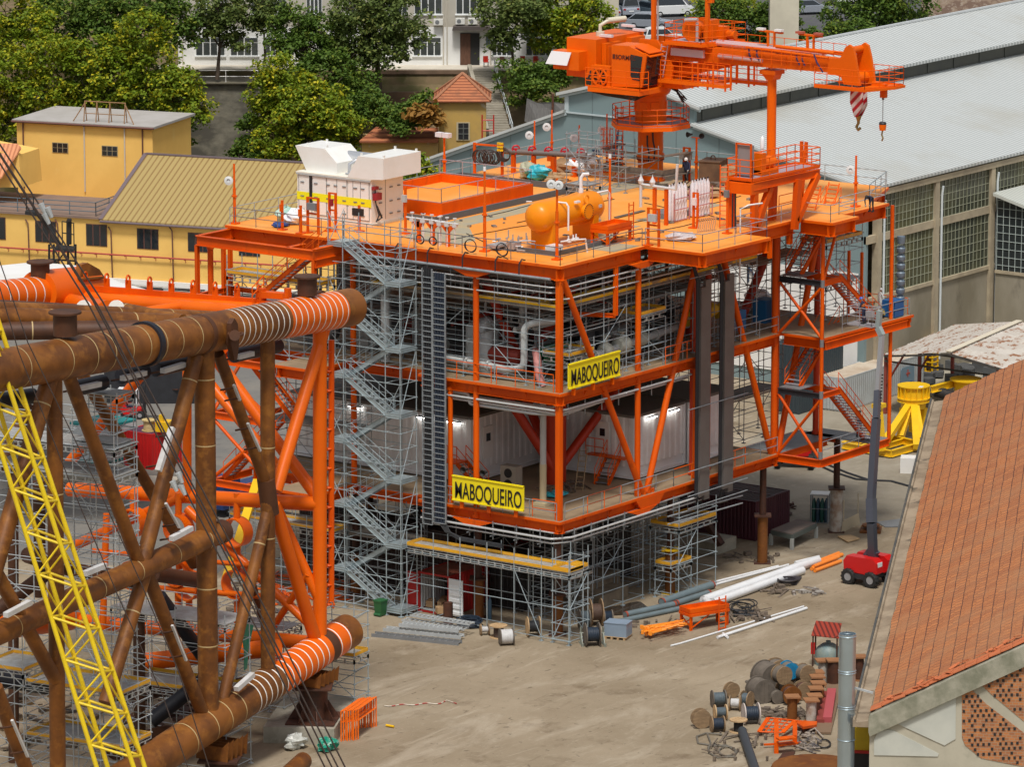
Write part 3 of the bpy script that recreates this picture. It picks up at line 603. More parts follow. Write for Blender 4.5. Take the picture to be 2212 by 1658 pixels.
# ---------------------------------------------------------------- hillside with the white building
YB_=440.; zb=DEP(1000,143,YB_).z
def WP(u,v,d=0.): return DEP(u,v,YB_-d)
wx=V((sP,-cP,0)); wn_=V((-cP,-sP,0))  # to the right, to the camera
EARTH=mat('earth_slope',(.20,.145,.085),.95,0,(.10,.10,.04),.35,.8,.3,(1,1,1),.1,.42,.6,9,(.30,.23,.15),.8,.4,.55,.7)
hl=MB(); nx=40
prof=[(0,zb+.0),(3,zb-.02),(3.4,zb-1.2),(10,zb-4.2),(17,zb-8.),(24,1.),(27,-.2)]
xs=[-90+260*i/nx for i in range(nx+1)]; base=o2n(0,YB_); rg=random.Random(2); vs=[]
for x in xs:
    for d,z in prof: vs.append(base+wx*x+wn_*d+UP*((-.5 if d>3.1 and x<(565-CX)/FX*442 else z+(rg.uniform(-.5,.5) if 5<d<26 else 0))-(.02 if d<5 else 0)))
k=len(prof); hl.add(vs,[(i*k+j,(i+1)*k+j,(i+1)*k+j+1,i*k+j+1) for i in range(nx) for j in range(k-1)]); hl.quad(base-wx*300+UP*(zb-.05)-wn_*300,base+wx*300+UP*(zb-.05)-wn_*300,base+wx*300+UP*(zb-.05),base-wx*300+UP*(zb-.05))
tag(hl.build('hillside',EARTH,smooth=True),kind='structure')
m=MB(); a,b=WP(340,150),WP(1260,150); m.prism([WP(340,143)+UP*(zb-WP(340,143).z),WP(1290,143)+UP*(zb-WP(1290,143).z),WP(1290,143)+wn_*2.9+UP*(zb-WP(1290,143).z),WP(340,143)+wn_*2.9+UP*(zb-WP(340,143).z)],UP*.12); m.build('pavement',mat('terrace_paving',(.62,.57,.48),.8,0,(.50,.45,.37),.6,.6)); tag(bpy.data.objects['pavement.001'],kind='structure')
wb=thing('white_building','long white and beige two storey building with rows of windows on the hill','building',base+UP*zb)
xw=lambda u: (WP(u,100)-base).dot(wx)
def WB(u,v,o_=0.): p=WP(u,v); return p+wn_*o_
m=MB(); q=lambda x,z,d=0: base+wx*x+wn_*d+UP*z
zm=WP(900,58).z; m.prism([q(xw(385),zb),q(xw(1240),zb),q(xw(1240),zm),q(xw(385),zm)],-wn_*12); m.build('ground_floor_wall',mat('white_render',(.80,.81,.80),.8,0,(.68,.68,.65),.3,.5),wb)
m=MB(); m.prism([q(xw(385),zm),q(xw(1240),zm),q(xw(1240),zm+6),q(xw(385),zm+6)],-wn_*11.95); m.build('upper_wall',mat('beige_render',(.50,.47,.40),.85,0,(.42,.39,.33),.3,.6),wb)
WF=mat('window_white',(.78,.80,.80),.4)
def wwin(u0,u1,v0,v1,cols=4,trans=True,par=wb,W=WB):
    f=MB(); a,b,c,d=W(u0,v1),W(u1,v1),W(u1,v0),W(u0,v0); b.z=a.z; c.z=d.z; f.prism([a,b,c,d],wn_*.05); e=(b-a); f.prism([a-wx*.1-UP*.1,b+wx*.1-UP*.1,b+wx*.1,a-wx*.1],wn_*.18); o=f.build('window',WF,par); h=(d.z-a.z); L=e.length; e.normalize()
    rows=[(.06,h*.70),(h*.74,h-.06)] if trans else [(.06,h-.06)]
    for r,(z0,z1) in enumerate(rows):
        n=cols if r==0 else 2
        for k in range(n): p=MB(); x0=L*k/n+.05; x1=L*(k+1)/n-.05; p.prism([a+e*x0+UP*z0+wn_*.05,a+e*x1+UP*z0+wn_*.05,a+e*x1+UP*z1+wn_*.05,a+e*x0+UP*z1+wn_*.05],wn_*.02); p.build('pane',mat('pane_dark',(.035,.042,.045),.2,0,(.12,.13,.12),.25,.6),o)
for u0,u1 in ((423,486),(498,558),(573,618),(700,752),(835,880),(893,953),(1063,1105),(1136,1193)): wwin(u0,u1,80,120)
for u0,u1 in ((423,454),(466,490),(543,618),(662,696),(745,790),(835,880),(895,955),(985,1045),(1090,1150)): wwin(u0,u1,-24,30,4,False)
m=MB(); a,b=WB(994,134),WB(1036,71); m.prism([q((a-base).dot(wx),zb+.12,.02),q((b-base).dot(wx),zb+.12,.02),q((b-base).dot(wx),b.z,.02),q((a-base).dot(wx),b.z,.02)],wn_*.04); dr=m.build('doorway',mat('door_dark',(.02,.02,.02),.6),wb)
m=MB(); x0=(a-base).dot(wx); m.prism([q(x0,zb+.15,.06),q(x0+.95,zb+.15,.06),q(x0+.95,b.z-.05,.06),q(x0,b.z-.05,.06)],wn_*.06); m.build('door_leaf',mat('door_wood',(.13,.06,.035),.6,0,(.08,.035,.02),2,.6,0,(3,3,1)),dr)
m=MB(); m.prism([WB(977,62)+wn_*0,WB(1060,62),WB(1058,54),WB(980,54)],wn_*1.1); m.build('canopy',mat('canopy_dark',(.09,.075,.07),.7),wb)
for u,v in ((731,49),(947,46),(994,44),(1021,44),(1046,43)):
    m=MB(); c=WB(u,v,.35); m.box(c,(.85,.5,.55),x=wx); o=m.build('air_conditioner',mat('ac_white',(.72,.72,.68),.5),wb); f=MB(); f.lathe([(.0,0),(.2,0),(.2,.02),(.05,.03),(0,.03)],c+wn_*.25-wx*.1,wn_,12); f.build('fan_grille',GREY,o)
for u in (395,966,1060,958): m=MB(); p=WB(u,143); m.tube(q((p-base).dot(wx),zb,.1),q((p-base).dot(wx),zb+9,.1),.06,6); m.build('downpipe',mat('pipe_beige',(.55,.51,.43),.6),wb)
m=MB(); m.prism([WB(1050,98),WB(1065,98),WB(1065,76),WB(1050,76)],wn_*.04); m.build('notice_board',mat('notice_blue',(.16,.22,.28),.5),wb)
# concrete column block beside the car park
m=MB(); p=DEP(1314,110,452); m.box(p+UP*3,(1.9,1.9,12),x=wx); tag(m.build('corner_building_wall',mat('wall_cream',(.56,.52,.42),.8)),'plain cream wall end beside the parked cars','wall')
m=MB(); p=DEP(1692,120,446); m.box(p+UP*2.6,(2.7,2.2,10),x=wx); tag(m.build('concrete_pillar',mat('pillar_beige',(.58,.54,.42),.8,0,(.46,.42,.33),.4,.6)),'broad beige concrete pillar behind the crane winch','pillar')
# plastic chairs on the terrace
def pchair(loc,m_):
    t=thing('plastic_chair','x','chair',(0,0,0),'plastic chairs on the terrace'); m=MB(); m.box((0,0,.45),(.48,.46,.05)); m.build('seat',m_,t); m=MB(); m.box((0,.23,.72),(.46,.05,.5)); m.build('backrest',m_,t)
    for x in (-1,1):
        for y in (-1,1): m=MB(); m.tube((x*.2,y*.2,0),(x*.18,y*.18,.44),.022,6); m.build('leg',GREY,t)
        m=MB(); m.beam((x*.24,-.2,.66),(x*.24,.22,.66),.04,.04); m.build('armrest',m_,t)
    return t
CR=mat('chair_red',(.55,.035,.02),.4); K=Kit(pchair((0,0,0),CR))
for u,v,lb in ((1050,139,'red plastic chair just right of the open wooden door'),(1130,141,'red plastic chair left of the feathery tree trunk, under a window'),(1158,141,'red plastic chair right of the thin tree trunk on the terrace'),(587,142,'red plastic chair half hidden by leaves at the terrace left end')):
    p=DEP(u,v,YB_-1.2); p.z=zb+.12; K(p,PH-R(90)+.2,lb)
p=DEP(1083,144,YB_-1.6); p.z=zb+.12; put(pchair((0,0,0),mat('chair_brown',(.22,.10,.07),.6)),p,PH-R(90)-.3,'brown upholstered chair at the top of the steps')
# retaining wall, railing, slope steps
RW=mat('stained_concrete',(.25,.235,.185),.9,0,(.09,.085,.072),.5,.9,.3,(.35,1,1.6),.1,.38,.6,9,(.27,.235,.16),.4,.6,.55,.7)
m=MB(); d=7.; a,b=WP(300,168,d),WP(565,170,d); a.z=b.z=zb-.6; m.prism([a,b,b-UP*16,a-UP*16],wn_*-.8); tag(m.build('retaining_wall',RW),'tall stained concrete retaining wall under the white railing','wall')
m=MB(); m.prism([q(xw(340),zb-.62,2.9),q(xw(565),zb-.62,2.9),q(xw(565),zb-.62,7.4),q(xw(340),zb-.62,7.4)],UP*.1); tag(m.build('path',mat('path_dark',(.13,.115,.08),.9,0,(.20,.18,.13),.4,.6)),kind='structure')
m=MB(); rail(m,[q(xw(360),zb-.55,6.9),q(xw(565),zb-.55,6.9)],1.1,2.6,.035); tag(m.build('railing',WHT),'white pipe railing along the top of the retaining wall','railing')
st=thing('stairway','concrete outdoor stairway climbing to the white building','stairs',WP(1060,160,3))
p0=WP(1042,152,3.2);p0.z=zb; p1=DEP(1081,292,YB_-14.5); m=MB(); n=26; s_=wx*1.0
for i in range(n): c=ulerp(p1,p0,(i+.5)/n); m.beam(c-s_,c+s_,(p0-p1).length/n*1.05,.36)
m.build('steps',mat('step_concrete',(.34,.31,.25),.9,0,(.20,.18,.14),.7,.7),st)
m=MB()
for k in (1.1,): rail(m,[p1+wx*k,p0+wx*k],1.0,2.2,.04)
m.build('handrail',mat('rail_pale',(.62,.67,.68),.4),st)
m=MB(); m.beam(p1-wx*1.2+UP*.3,p0-wx*1.2+UP*.3,.35,.7); m.build('side_wall',CONC,st)
def wallseg(name,label,u0,u1,v0,v1,d,mt,th=.5):
    m=MB(); a,b,c,e=WP(u0,v1,d),WP(u1,v1,d),WP(u1,v0,d),WP(u0,v0,d); m.prism([a,b,c,e],-wn_*th); return tag(m.build(name,mt),label,'wall')
wallseg('garden_wall','low brown earth retaining wall below the white terrace',765,1025,152,160,3.3,mat('brown_stone',(.20,.13,.085),.9,0,(.12,.08,.05),.8,.7,.2))
wallseg('slope_wall','brown brick retaining wall on the slope behind the tiled tower',770,945,199,245,9,mat('brick_brown',(.20,.115,.07),.9,0,(.11,.075,.045),.7,.8,.3))
# tower hut and annex
tw=thing('tower_hut','small ochre tower with hipped clay tile roof and one barred window','building',DEP(1000,360,417))
TY=417.; T=lambda u,v,d=0: DEP(u,v,TY-d)
OCH=mat('ochre_render',(.50,.33,.10),.9,0,(.36,.25,.11),.35,.7,0,(1,1,1),.1,.4,.6,8,(.50,.46,.36),.6,.7,.60,.66)
a,b=T(948,360),T(1050,360); c,e=T(1050,218),T(948,218); b.z=a.z; m=MB(); m.prism([a-UP*8,b-UP*8,V((b.x,b.y,c.z)),V((a.x,a.y,c.z))],-wn_*4); m.build('wall',OCH,tw)
CT=stripes('clay_tiles','#b46f49','#85492e','z',.22,.6,.8,.6,('#6f4a36',.9,.5))
m=MB(); zt=c.z+.05; cs=[V((a.x,a.y,zt))+wn_*.45-wx*.45,V((b.x,b.y,zt))+wn_*.45+wx*.45,V((b.x,b.y,zt))-wn_*4.45+wx*.45,V((a.x,a.y,zt))-wn_*4.45-wx*.45]; ap=(cs[0]+cs[2])/2+UP*2.1
m.add(cs+[x-UP*.12 for x in cs]+[ap],[(0,1,8),(1,2,8),(2,3,8),(3,0,8),(0,4,5,1),(1,5,6,2),(2,6,7,3),(3,7,4,0)]); m.build('roof',CT,tw)
m=MB(); 
for k in range(4): m.tube(cs[k]+UP*.05,ap+UP*.05,.12,6)
m.build('hip_tiles',mat('hip_tile',(.38,.17,.09),.8),tw)
f=MB(); f.prism([T(986,303,.05),T(1015,303,.05),T(1015,264,.05),T(986,264,.05)],wn_*.06); o=f.build('window',mat('stone_surround',(.46,.40,.26),.8),tw)
g=MB(); g.prism([T(990,301,.12),T(1012,301,.12),T(1012,266,.12),T(990,266,.12)],wn_*.02); g.build('pane',mat('pane_deep',(.02,.02,.022),.4),o)
g=MB(); 
for k in (1/3,2/3): g.beam(T(990,266+35*k,.17),T(1012,266+35*k,.17),.05,.06)
g.beam(T(1001,266,.17),T(1001,301,.17),.08,.05); g.build('frame',mat('grey_green_bars',(.12,.13,.12),.6),o)
an=thing('tower_annex','low ochre outbuilding with sagging tile roof left of the tower','building',DEP(870,360,418))
m=MB(); a,b=T(782,360,.5),T(947,360,.5); c=T(947,303,.5); b.z=a.z; m.prism([a-UP*6,b-UP*6,V((b.x,b.y,c.z)),V((a.x,a.y,c.z))],-wn_*4); m.build('wall',OCH,an)
m=MB(); p=[T(776,304,1),T(947,302,1),T(947,276,-3),T(812,274,-3)]; p[1].z=p[0].z; m.prism(p,-UP*.18); m.build('roof',CT,an)
# netting fence beside the hall
m=MB(); pts=[(1138,212),(1160,222),(1195,220),(1234,225),(1236,262),(1200,275),(1165,272),(1133,262)]; m.prism([DEP(u,v,400+(i%2)*.2) for i,(u,v) in enumerate(pts)],wn_*.05); tag(m.build('shade_net',mat('net_grey',(.13,.125,.12),.9,0,(.20,.19,.18),1.5,.6,.5,(6,6,1))),'grey shade netting strung on posts beside the hall','net')
m=MB(); m.tube(DEP(1194,270,399.6),DEP(1194,203,399.6),.1,8); tag(m.build('fence_post',RUSTD),'rusty post standing in front of the grey netting','post')
# ladder frame beside the tower
m=MB(); a=DEP(1054,340,414); b=DEP(1054,248,414); b.x,b.y=a.x,a.y; ladder(m,a,b,1.0,.9,.07,wx); tag(m.build('mast_section',mat('mast_red',(.45,.03,.02),.5)),'red lattice mast section standing beside the tower hut','mast')
# ---------------------------------------------------------------- trees
def leafmat(name,cols,seed=0):
    m=bpy.data.materials.new(name); m.use_nodes=True; t=m.node_tree; b=t.nodes['Principled BSDF']; b.inputs['Roughness'].default_value=.6; b.inputs['Specular IOR Level'].default_value=.25
    g=t.nodes.new('ShaderNodeNewGeometry'); r=t.nodes.new('ShaderNodeValToRGB'); t.links.new(g.outputs['Random Per Island'],r.inputs[0])
    el=r.color_ramp.elements
    for i,c in enumerate(cols):
        e=el[i] if i<2 else el.new(1); 
    for i,c in enumerate(cols): el[i].position=i/(len(cols)-1); el[i].color=(*c,1)
    tc=t.nodes.new('ShaderNodeTexCoord'); n=t.nodes.new('ShaderNodeTexNoise'); n.inputs['Scale'].default_value=.55; t.links.new(tc.outputs['Object'],n.inputs[0]); mr=t.nodes.new('ShaderNodeMapRange'); mr.inputs[1].default_value=.4; mr.inputs[2].default_value=.62; t.links.new(n.outputs[0],mr.inputs[0])
    mx=t.nodes.new('ShaderNodeMix'); mx.data_type='RGBA'; t.links.new(mr.outputs[0],mx.inputs[0]); mx.inputs[6].default_value=(*cols[1],1); t.links.new(r.outputs[0],mx.inputs[7]); t.links.new(mx.outputs[2],b.inputs['Base Color']); 
    tr=t.nodes.new('ShaderNodeBsdfTranslucent'); t.links.new(mx.outputs[2],tr.inputs[0]); ms=t.nodes.new('ShaderNodeMixShader'); ms.inputs[0].default_value=.3; t.links.new(b.outputs[0],ms.inputs[1]); t.links.new(tr.outputs[0],ms.inputs[2]); t.links.new(ms.outputs[0],t.nodes['Material Output'].inputs[0]); return m
LY=leafmat('leaf_yellow_green',[(.07,.125,.012),(.17,.25,.016),(.40,.40,.02),(.72,.60,.03)])
LG=leafmat('leaf_green',[(.045,.095,.018),(.09,.16,.024),(.15,.22,.028),(.26,.30,.04)])
LF=leafmat('leaf_feathery',[(.065,.11,.03),(.12,.17,.042),(.18,.225,.055),(.28,.29,.075)])
BARK=mat('bark',(.075,.055,.04),.9,0,(.12,.09,.065),1.5,.6,.3)
def crown(mb,c,rx,rz,n,rg,ls=.3,clump=.75,droop=.25):
    c=V(c); ls*=1.25; n=int(n*1.15); nc=max(6,int(rx*rx*7))
    for i in range(nc):
        a=rg.uniform(0,6.283); zz=rg.uniform(-.8,1); rr=math.sqrt(max(0,1-zz*zz)); k=rg.uniform(.55,1.05)**.6
        cc=c+V((math.cos(a)*rr*rx*k,math.sin(a)*rr*rx*k,zz*rz*k)); cr_=clump*rg.uniform(.6,1.25)
        for j in range(n//nc):
            d=V((rg.gauss(0,1),rg.gauss(0,1),rg.gauss(0,.6)))*cr_*.5; p=cc+d; p.z-=droop*(d.x*d.x+d.y*d.y)
            u=V((rg.uniform(-1,1),rg.uniform(-1,1),rg.uniform(-.9,.2))).normalized()*ls*rg.uniform(.6,1.3); w=u.cross(V((rg.uniform(-1,1),rg.uniform(-1,1),1.2))).normalized()*ls*.34
            mb.v+=[tuple(p-w*.4),tuple(p+u*.5-w),tuple(p+u),tuple(p+u*.5+w)]; k4=len(mb.v)-4; mb.f.append((k4,k4+1,k4+2,k4+3)); mb.mi.append(0)
def tree(name,label,u,v,Yd,cs,lm,gz=None,n=2600,ls=.3,group=None,seed=0,tr=.16,cat='tree'):
    """cs: crown balls as (u, v, depth offset, radius m, height ratio)"""
    rg=random.Random(seed+int(u)); b=DEP(u,v,Yd); t=thing(name,label,cat,b,group); m=MB(); tot=sum(c[3]**2 for c in cs)
    cc=[(DEP(c[0],c[1],Yd+c[2]),c[3],c[4]) for c in cs]
    for p,r_,hz in cc: crown(m,p,r_,r_*hz,int(n*r_*r_/tot)+20,rg,ls)
    m.build('crown',lm,t)
    k=MB(); top=V((b.x,b.y,max(p.z for p,_,_ in cc))); mid=ulerp(b,sum((p for p,_,_ in cc),V((0,0,0)))/len(cc),.6); k.tube(b-UP*.5,mid,tr,8,tr*.6)
    for p,r_,hz in cc:
        k.tube(mid-UP*.3,p,tr*.5,6,tr*.2)
        for i in range(4): a=rg.uniform(0,6.3); k.tube(p-UP*.2,p+V((math.cos(a),math.sin(a),rg.uniform(-.1,.9)))*r_*.85,tr*.22,5,.02)
    k.build('trunk',BARK,t); return t
gT='trees on the hillside'
tree('locust_tree','yellow green locust tree at the far top left corner',25,120,424,[(10,20,0,2.6,.8),(60,45,1,2.4,.7),(10,90,0,2.5,.8)],LY,n=5200,group=gT,seed=1)
tree('locust_tree','leafy locust tree with bright tips above the left end of the grey roof',80,250,421,[(40,150,0,2.6,.8),(100,110,0,2.4,.7),(90,195,-1,2.4,.7),(20,215,0,2.3,.8),(20,262,0,2,.8)],LY,n=8800,group=gT,seed=2)
tree('broadleaf_tree','dark green tree crown between the two yellow tipped crowns, top left',165,160,429,[(150,25,0,2.8,.8),(210,40,0,2.6,.8),(110,50,2,2.6,.9),(190,90,0,2.6,.9)],LG,n=6200,group=gT,seed=3)
tree('locust_tree','largest yellow green locust tree, behind the goalpost frame on the roof',230,260,422,[(190,120,0,2.4,.7),(250,110,0,2.4,.7),(180,180,0,2.3,.7),(250,175,-1,2.6,.7),(210,225,-1,2.4,.6),(140,230,0,2.2,.7)],LY,n=10500,group=gT,seed=4)
tree('locust_tree','locust tree whose twigs hang over the right end of the grey roof',370,260,421,[(310,60,0,2.3,.8),(325,130,0,2.4,.8),(310,200,-1,2.5,.7),(370,180,-1,2.2,.7),(385,215,-1.5,2.2,.7),(420,235,-2,1.7,.8),(405,180,-1,1.5,.8)],LY,n=9800,group=gT,seed=5)
tree('broadleaf_tree','dark tree reaching over the left corner of the white building',350,110,431,[(330,10,0,2.6,.9),(375,40,0,2.2,.9),(280,40,0,2.5,.9),(395,75,-1,1.6,.9)],LG,n=6200,group=gT,seed=6)
tree('feathery_tree','slim feathery tree with dark trunk before the left windows',469,160,433,[(470,15,0,2.3,.7),(440,50,0,1.5,.6),(500,45,0,1.6,.6),(510,85,0,1.3,.6),(475,60,0,1.4,.6)],LF,n=5400,group=gT,seed=7,tr=.2)
tree('feathery_tree','thin leaning feathery tree over the small white window',573,125,434,[(555,10,0,2.0,.7),(590,35,0,1.5,.6),(560,50,0,1.2,.6)],LF,n=2600,group=gT,seed=8,tr=.12)
tree('dark_trunk_tree','tall tree with a thick dark trunk in front of the white building',657,95,430,[(640,40,0,2.2,.7),(690,70,0,2.4,.8),(620,75,0,2,.8),(655,105,-1,2.4,.8),(700,115,0,2.3,.8)],LG,n=7400,group=gT,seed=9,tr=.3)
tree('feathery_tree','large dense feathery tree hiding the middle windows',820,200,430,[(780,15,0,3.,.8),(850,25,0,3.,.8),(810,70,0,2.8,.8),(870,70,0,2.2,.8),(760,70,0,2.1,.8),(830,110,-1,2.0,.7),(770,115,-1,1.9,.8)],LF,n=12500,group=gT,seed=10,tr=.33)
tree('locust_tree','yellow green locust crown just right of the concrete retaining wall',600,300,422,[(600,150,0,2.,.8),(585,200,0,2.2,.8),(640,190,-1,2.3,.7),(600,250,-1,2.3,.8)],LY,n=6800,group=gT,seed=11)
tree('locust_tree','wide locust tree directly above the white generator housing',690,330,419,[(690,215,0,2.5,.7),(650,255,-1,2.5,.7),(720,260,-1,2.5,.7),(610,300,0,2.3,.8),(680,310,-1,2.5,.7),(738,305,-1,1.8,.8),(590,330,0,1.8,.8)],LY,n=12500,group=gT,seed=12)
tree('broadleaf_tree','dark green tree mass below the feathery tree, left of the tiled annex',730,230,427,[(720,160,0,2.7,.9),(760,190,0,2.5,.9),(690,150,0,2.2,.9),(755,240,0,1.7,.9)],LG,n=7600,group=gT,seed=13)
tree('feathery_tree','feathery tree at the right end of the white building with a thin trunk',1110,140,434,[(1080,20,0,2.3,.7),(1130,10,0,2.4,.7),(1105,60,0,2.,.7),(1085,90,0,1.2,.8)],LF,n=6000,group=gT,seed=14)
tree('locust_tree','yellowing locust tree beside the cream wall end and parked cars',1230,130,436,[(1170,35,0,2.4,.8),(1220,20,0,2.5,.8),(1270,30,0,2.2,.8),(1240,75,0,2.0,.8),(1295,70,0,1.5,.8),(1190,85,0,1.7,.8)],LY,n=9800,group=gT,seed=15)
tree('broadleaf_tree','dark tree between the beige pillar and the hall roof',1600,90,452,[(1560,20,0,2.3,.8),(1600,50,0,2.4,.8),(1650,60,0,2.3,.8),(1530,70,-2,2,.8)],LG,n=6200,group=gT,seed=16)
tree('locust_tree','bright locust crown at the top edge right of the beige pillar',1555,20,455,[(1545,5,0,2.2,.7),(1600,5,0,2.1,.7)],LY,n=2600,group=gT,seed=17)
tree('broadleaf_tree','dark tree in front of the silver car above the hall ridge',1690,70,450,[(1690,25,0,2.1,.8),(1680,60,0,2.,.8)],LG,n=3000,group=gT,seed=18)
tree('broadleaf_tree','dark green tree left of the stone wall above the hall ridge',1860,40,462,[(1830,20,0,2.6,.8),(1880,0,0,2.6,.8),(1910,25,0,2.4,.8),(1960,5,0,2.6,.8),(1940,40,0,2,.8)],LG,n=7400,group=gT,seed=19)
def shrub(label,balls,Yd,lm,n,name='shrub',ls=.28,seed=0,cat='shrub',group='shrubs on the slope'):
    rg=random.Random(seed+n); m=MB(); 
    for u,v,d,r_,h in balls: crown(m,DEP(u,v,Yd+d),r_,r_*h,int(n/len(balls)),rg,ls,.6)
    b=DEP(balls[0][0],balls[0][1],Yd); o=m.build(name,lm); tag(o,label,cat,group); return o
shrub('ivy and creeper heaped over the annex tile roof',[(845,252,0,1.3,.7),(880,248,0,1.3,.8),(908,256,0,1.0,.8),(866,272,-1.5,.8,.6)],417,LG,4600,'creeper',seed=1,cat='creeper')
shrub('dried brown corn like plants beside the tower wall',[(910,240,0,.9,.9),(930,248,0,.8,1.)],415.5,leafmat('leaf_dry',[(.20,.10,.02),(.34,.17,.035),(.30,.20,.05)]),700,'dry_plants',.5,2,'plant')
shrub('dark shrub row filling the slope right of the steps',[(1110,160,0,1.9,.8),(1150,170,0,1.9,.8),(1190,165,0,1.8,.8),(1215,150,0,1.6,.8),(1135,195,-2,1.7,.8),(1175,200,-2,1.6,.8)],431,LG,7200,seed=3)
shrub('low dark shrubs on the bank between the annex and the big tree',[(790,230,0,1.8,.8),(815,245,0,1.6,.8),(800,215,2,1.5,.8),(925,220,2,1.2,.8),(890,225,2,1.1,.8)],422,LG,4600,seed=4)
shrub('bright sapling rising between the generator and the ochre wall',[(900,370,0,1.0,.9),(885,382,0,.9,.9),(922,378,0,.9,.9),(905,348,0,.5,1.2),(935,390,0,.8,.9)],372,LY,2600,'sapling',.26,5,'sapling')
shrub('pale shrubs along the car park edge above the hall ridge',[(1800,75,0,1.7,.7),(1760,85,0,1.5,.7),(1720,95,0,1.3,.7),(1850,65,0,1.5,.7)],449,LG,4200,seed=6)
shrub('dense undergrowth behind the yellow block',[(30,290,0,2.2,1),(110,280,2,2.2,1),(200,270,2,2.2,1),(300,265,2,2.2,1),(380,280,0,1.6,1),(60,110,5,3,1),(240,60,5,3,1),(150,150,4,3,1),(330,240,4,2.6,1),(280,160,5,2.6,1)],424,LG,15000,'undergrowth',.34,7)
shrub('dark bushes at the foot of the concrete retaining wall',[(540,320,0,1.4,.9),(560,345,-1,1.3,.9),(545,280,1,1.2,1.1)],424,LG,3600,seed=8)
# stone wall at the top right
m=MB(); a,b=DEP(1990,60,470),DEP(2240,60,470); m.prism([a-UP*2,b-UP*2,b+UP*4,a+UP*4],-wn_*.8); ST=mat('rubble_stone',(.36,.27,.20),.9,0,(.20,.13,.10),.8,.8,.3,(1,1,1.5),.2,.45,.55,3,(.5,.42,.34),2.,.6,.55,.6); tag(m.build('stone_wall',ST),'rubble stone wall above the hall roof at the top right','wall')
# ================================================================ THE OFFSHORE TOPSIDE MODULE
ZL,ZM,ZU=7.3,15.3,23.2
ts=thing('offshore_topside','giant orange offshore platform topside with three decks, standing on brown posts','platform module',(0,0,ZL))
def deck(poly,z,gird,mt,th=.06,lip=.16,tr=True):
    m=MB(); m.prism([V((x,y,z-th)) for x,y in poly],(0,0,th)); m.build('deck_plate',mt,ts)
    m=MB(); n=len(poly)
    for i in range(n):
        a,b=V((*poly[i],0)),V((*poly[(i+1)%n],0)); d=(b-a); 
        if d.length<.6: continue
        d.normalize(); nn=V((d.y,-d.x,0)); 
        m.beam(a+UP*(z-.09)+nn*.02,b+UP*(z-.09)+nn*.02,.10,lip)
        m.ibeam(a-nn*.35+UP*(z-.17-gird/2)-d*0,b-nn*.35+UP*(z-.17-gird/2),.34,gird,.045)
        if tr:
            k=max(1,int((b-a).length/2.6))
            for j in range(1,k): c=ulerp(a,b,j/k); m.prism([c+UP*(z-.17)-nn*.18,c+UP*(z-.17)+nn*.06,c+UP*(z-.55)-nn*.18],d*.03)
    return m.build('deck_girder',ORANGE,ts)
top=[(-.35,-.35),(8.6,-.35),(8.6,-4.7),(15.8,-4.9),(15.8,-2.5),(22.7,-2.5),(22.7,-5.1),(25.8,-5.1),(25.8,-3.9),(31.4,-3.9),(31.4,-2.6),(37,-.4),(37,25.6),(-.7,25.6),(-.7,16.6),(-.35,16.2)]
low=[(-.35,-.35),(24.2,-.35),(24.2,25),(.75,25),(.75,19.6),(-3.4,19.6),(-3.4,16.5),(.75,16.5),(.75,10.5),(-.35,10.5)]
mid=[(-.35,-.35),(24.2,-.35),(24.2,-3.6),(34.7,-3.9),(34.7,-.4),(31,-.4),(31,25),(.75,25),(.75,19.6),(-3.4,19.6),(-3.4,16.5),(.75,16.5),(.75,10.5),(-.35,10.5)]
DKM=mat('brown_deck_boards',(.33,.235,.14),.8,0,(.22,.16,.10),.6,.7)
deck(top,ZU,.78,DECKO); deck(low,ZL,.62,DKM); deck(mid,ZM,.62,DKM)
# grey walkway strips painted on the top deck
WALK=mat('walkway_grey',(.36,.33,.24),.7,0,(.48,.34,.16),.7,.6,0,(1,1,1),.3,.45,.62)
for k,poly in enumerate([[(2.2,9.3),(2.2,13.6),(7.2,14.9),(27,14.9),(27,13.0),(8.2,13.0),(4.0,9.3)],[(5.6,-.1),(8.4,-.1),(8.4,2),(12,4),(14.5,4),(14.5,5.6),(11.5,5.6),(5.6,1.6)],[(27,10.5),(36,10.5),(36,15.2),(27,15.2)],[(16,4.4),(24.5,4.4),(24.5,5.6),(16,5.6)]]):
    m=MB(); m.prism([V((x,y,ZU+.003*(k+1))) for x,y in poly],(0,0,.004)); m.build('walkway_coating',WALK,ts)
def col(p,z0,z1,r=.19,n=12,nm='column',mt=None):
    m=MB(); m.tube((p[0],p[1],z0),(p[0],p[1],z1),r,n); 
    for z in (z0+.12,z1-.12): m.tube((p[0],p[1],z-.1),(p[0],p[1],z+.1),r*1.25,n)
    m.build(nm,mt or ORANGE,ts)
def brace(p,q,r=.2,mt=None): m=MB(); m.tube(p,q,r,12); m.build('brace',mt or ORANGE,ts)
for p in [(0,0),(8.4,0),(0,6.3),(24,0),(24.75,.4),(0.9,16.6),(-3.2,24.8)]:
    col(p,ZL-.7 if p[0]<30 else ZM,ZU-.9,.19 if p[0]<20 else .23)
for p in [(14.8,0),(0,8.3)]: col(p,ZL,ZM-.6,.16)
for p in [(15.4,.6),(17.4,.8),(30.6,1),(24,12),(24,24.5),(12,24.5),(12,12)]: col(p,ZL,ZU-.9,.2,12,'column',mat('orange_shaded',(.60,.05,.008),.5))  # inner columns: shade put into a darker, redder copy of the orange
m=MB(); m.box((0,0,(ZL+ZU)/2-.7),(.34,.34,ZU-ZL-.3)); m.build('column',ORANGE,ts)
T_=ZU-.95
for p,q in [((.35,0,T_),(9.0,0,ZL)),((15.2,0,T_),(9.4,0,ZL)),((17.4,0,T_),(23.7,0,ZL)),((29.4,0,T_),(24.5,0,ZL))]: brace(p,q,.21)
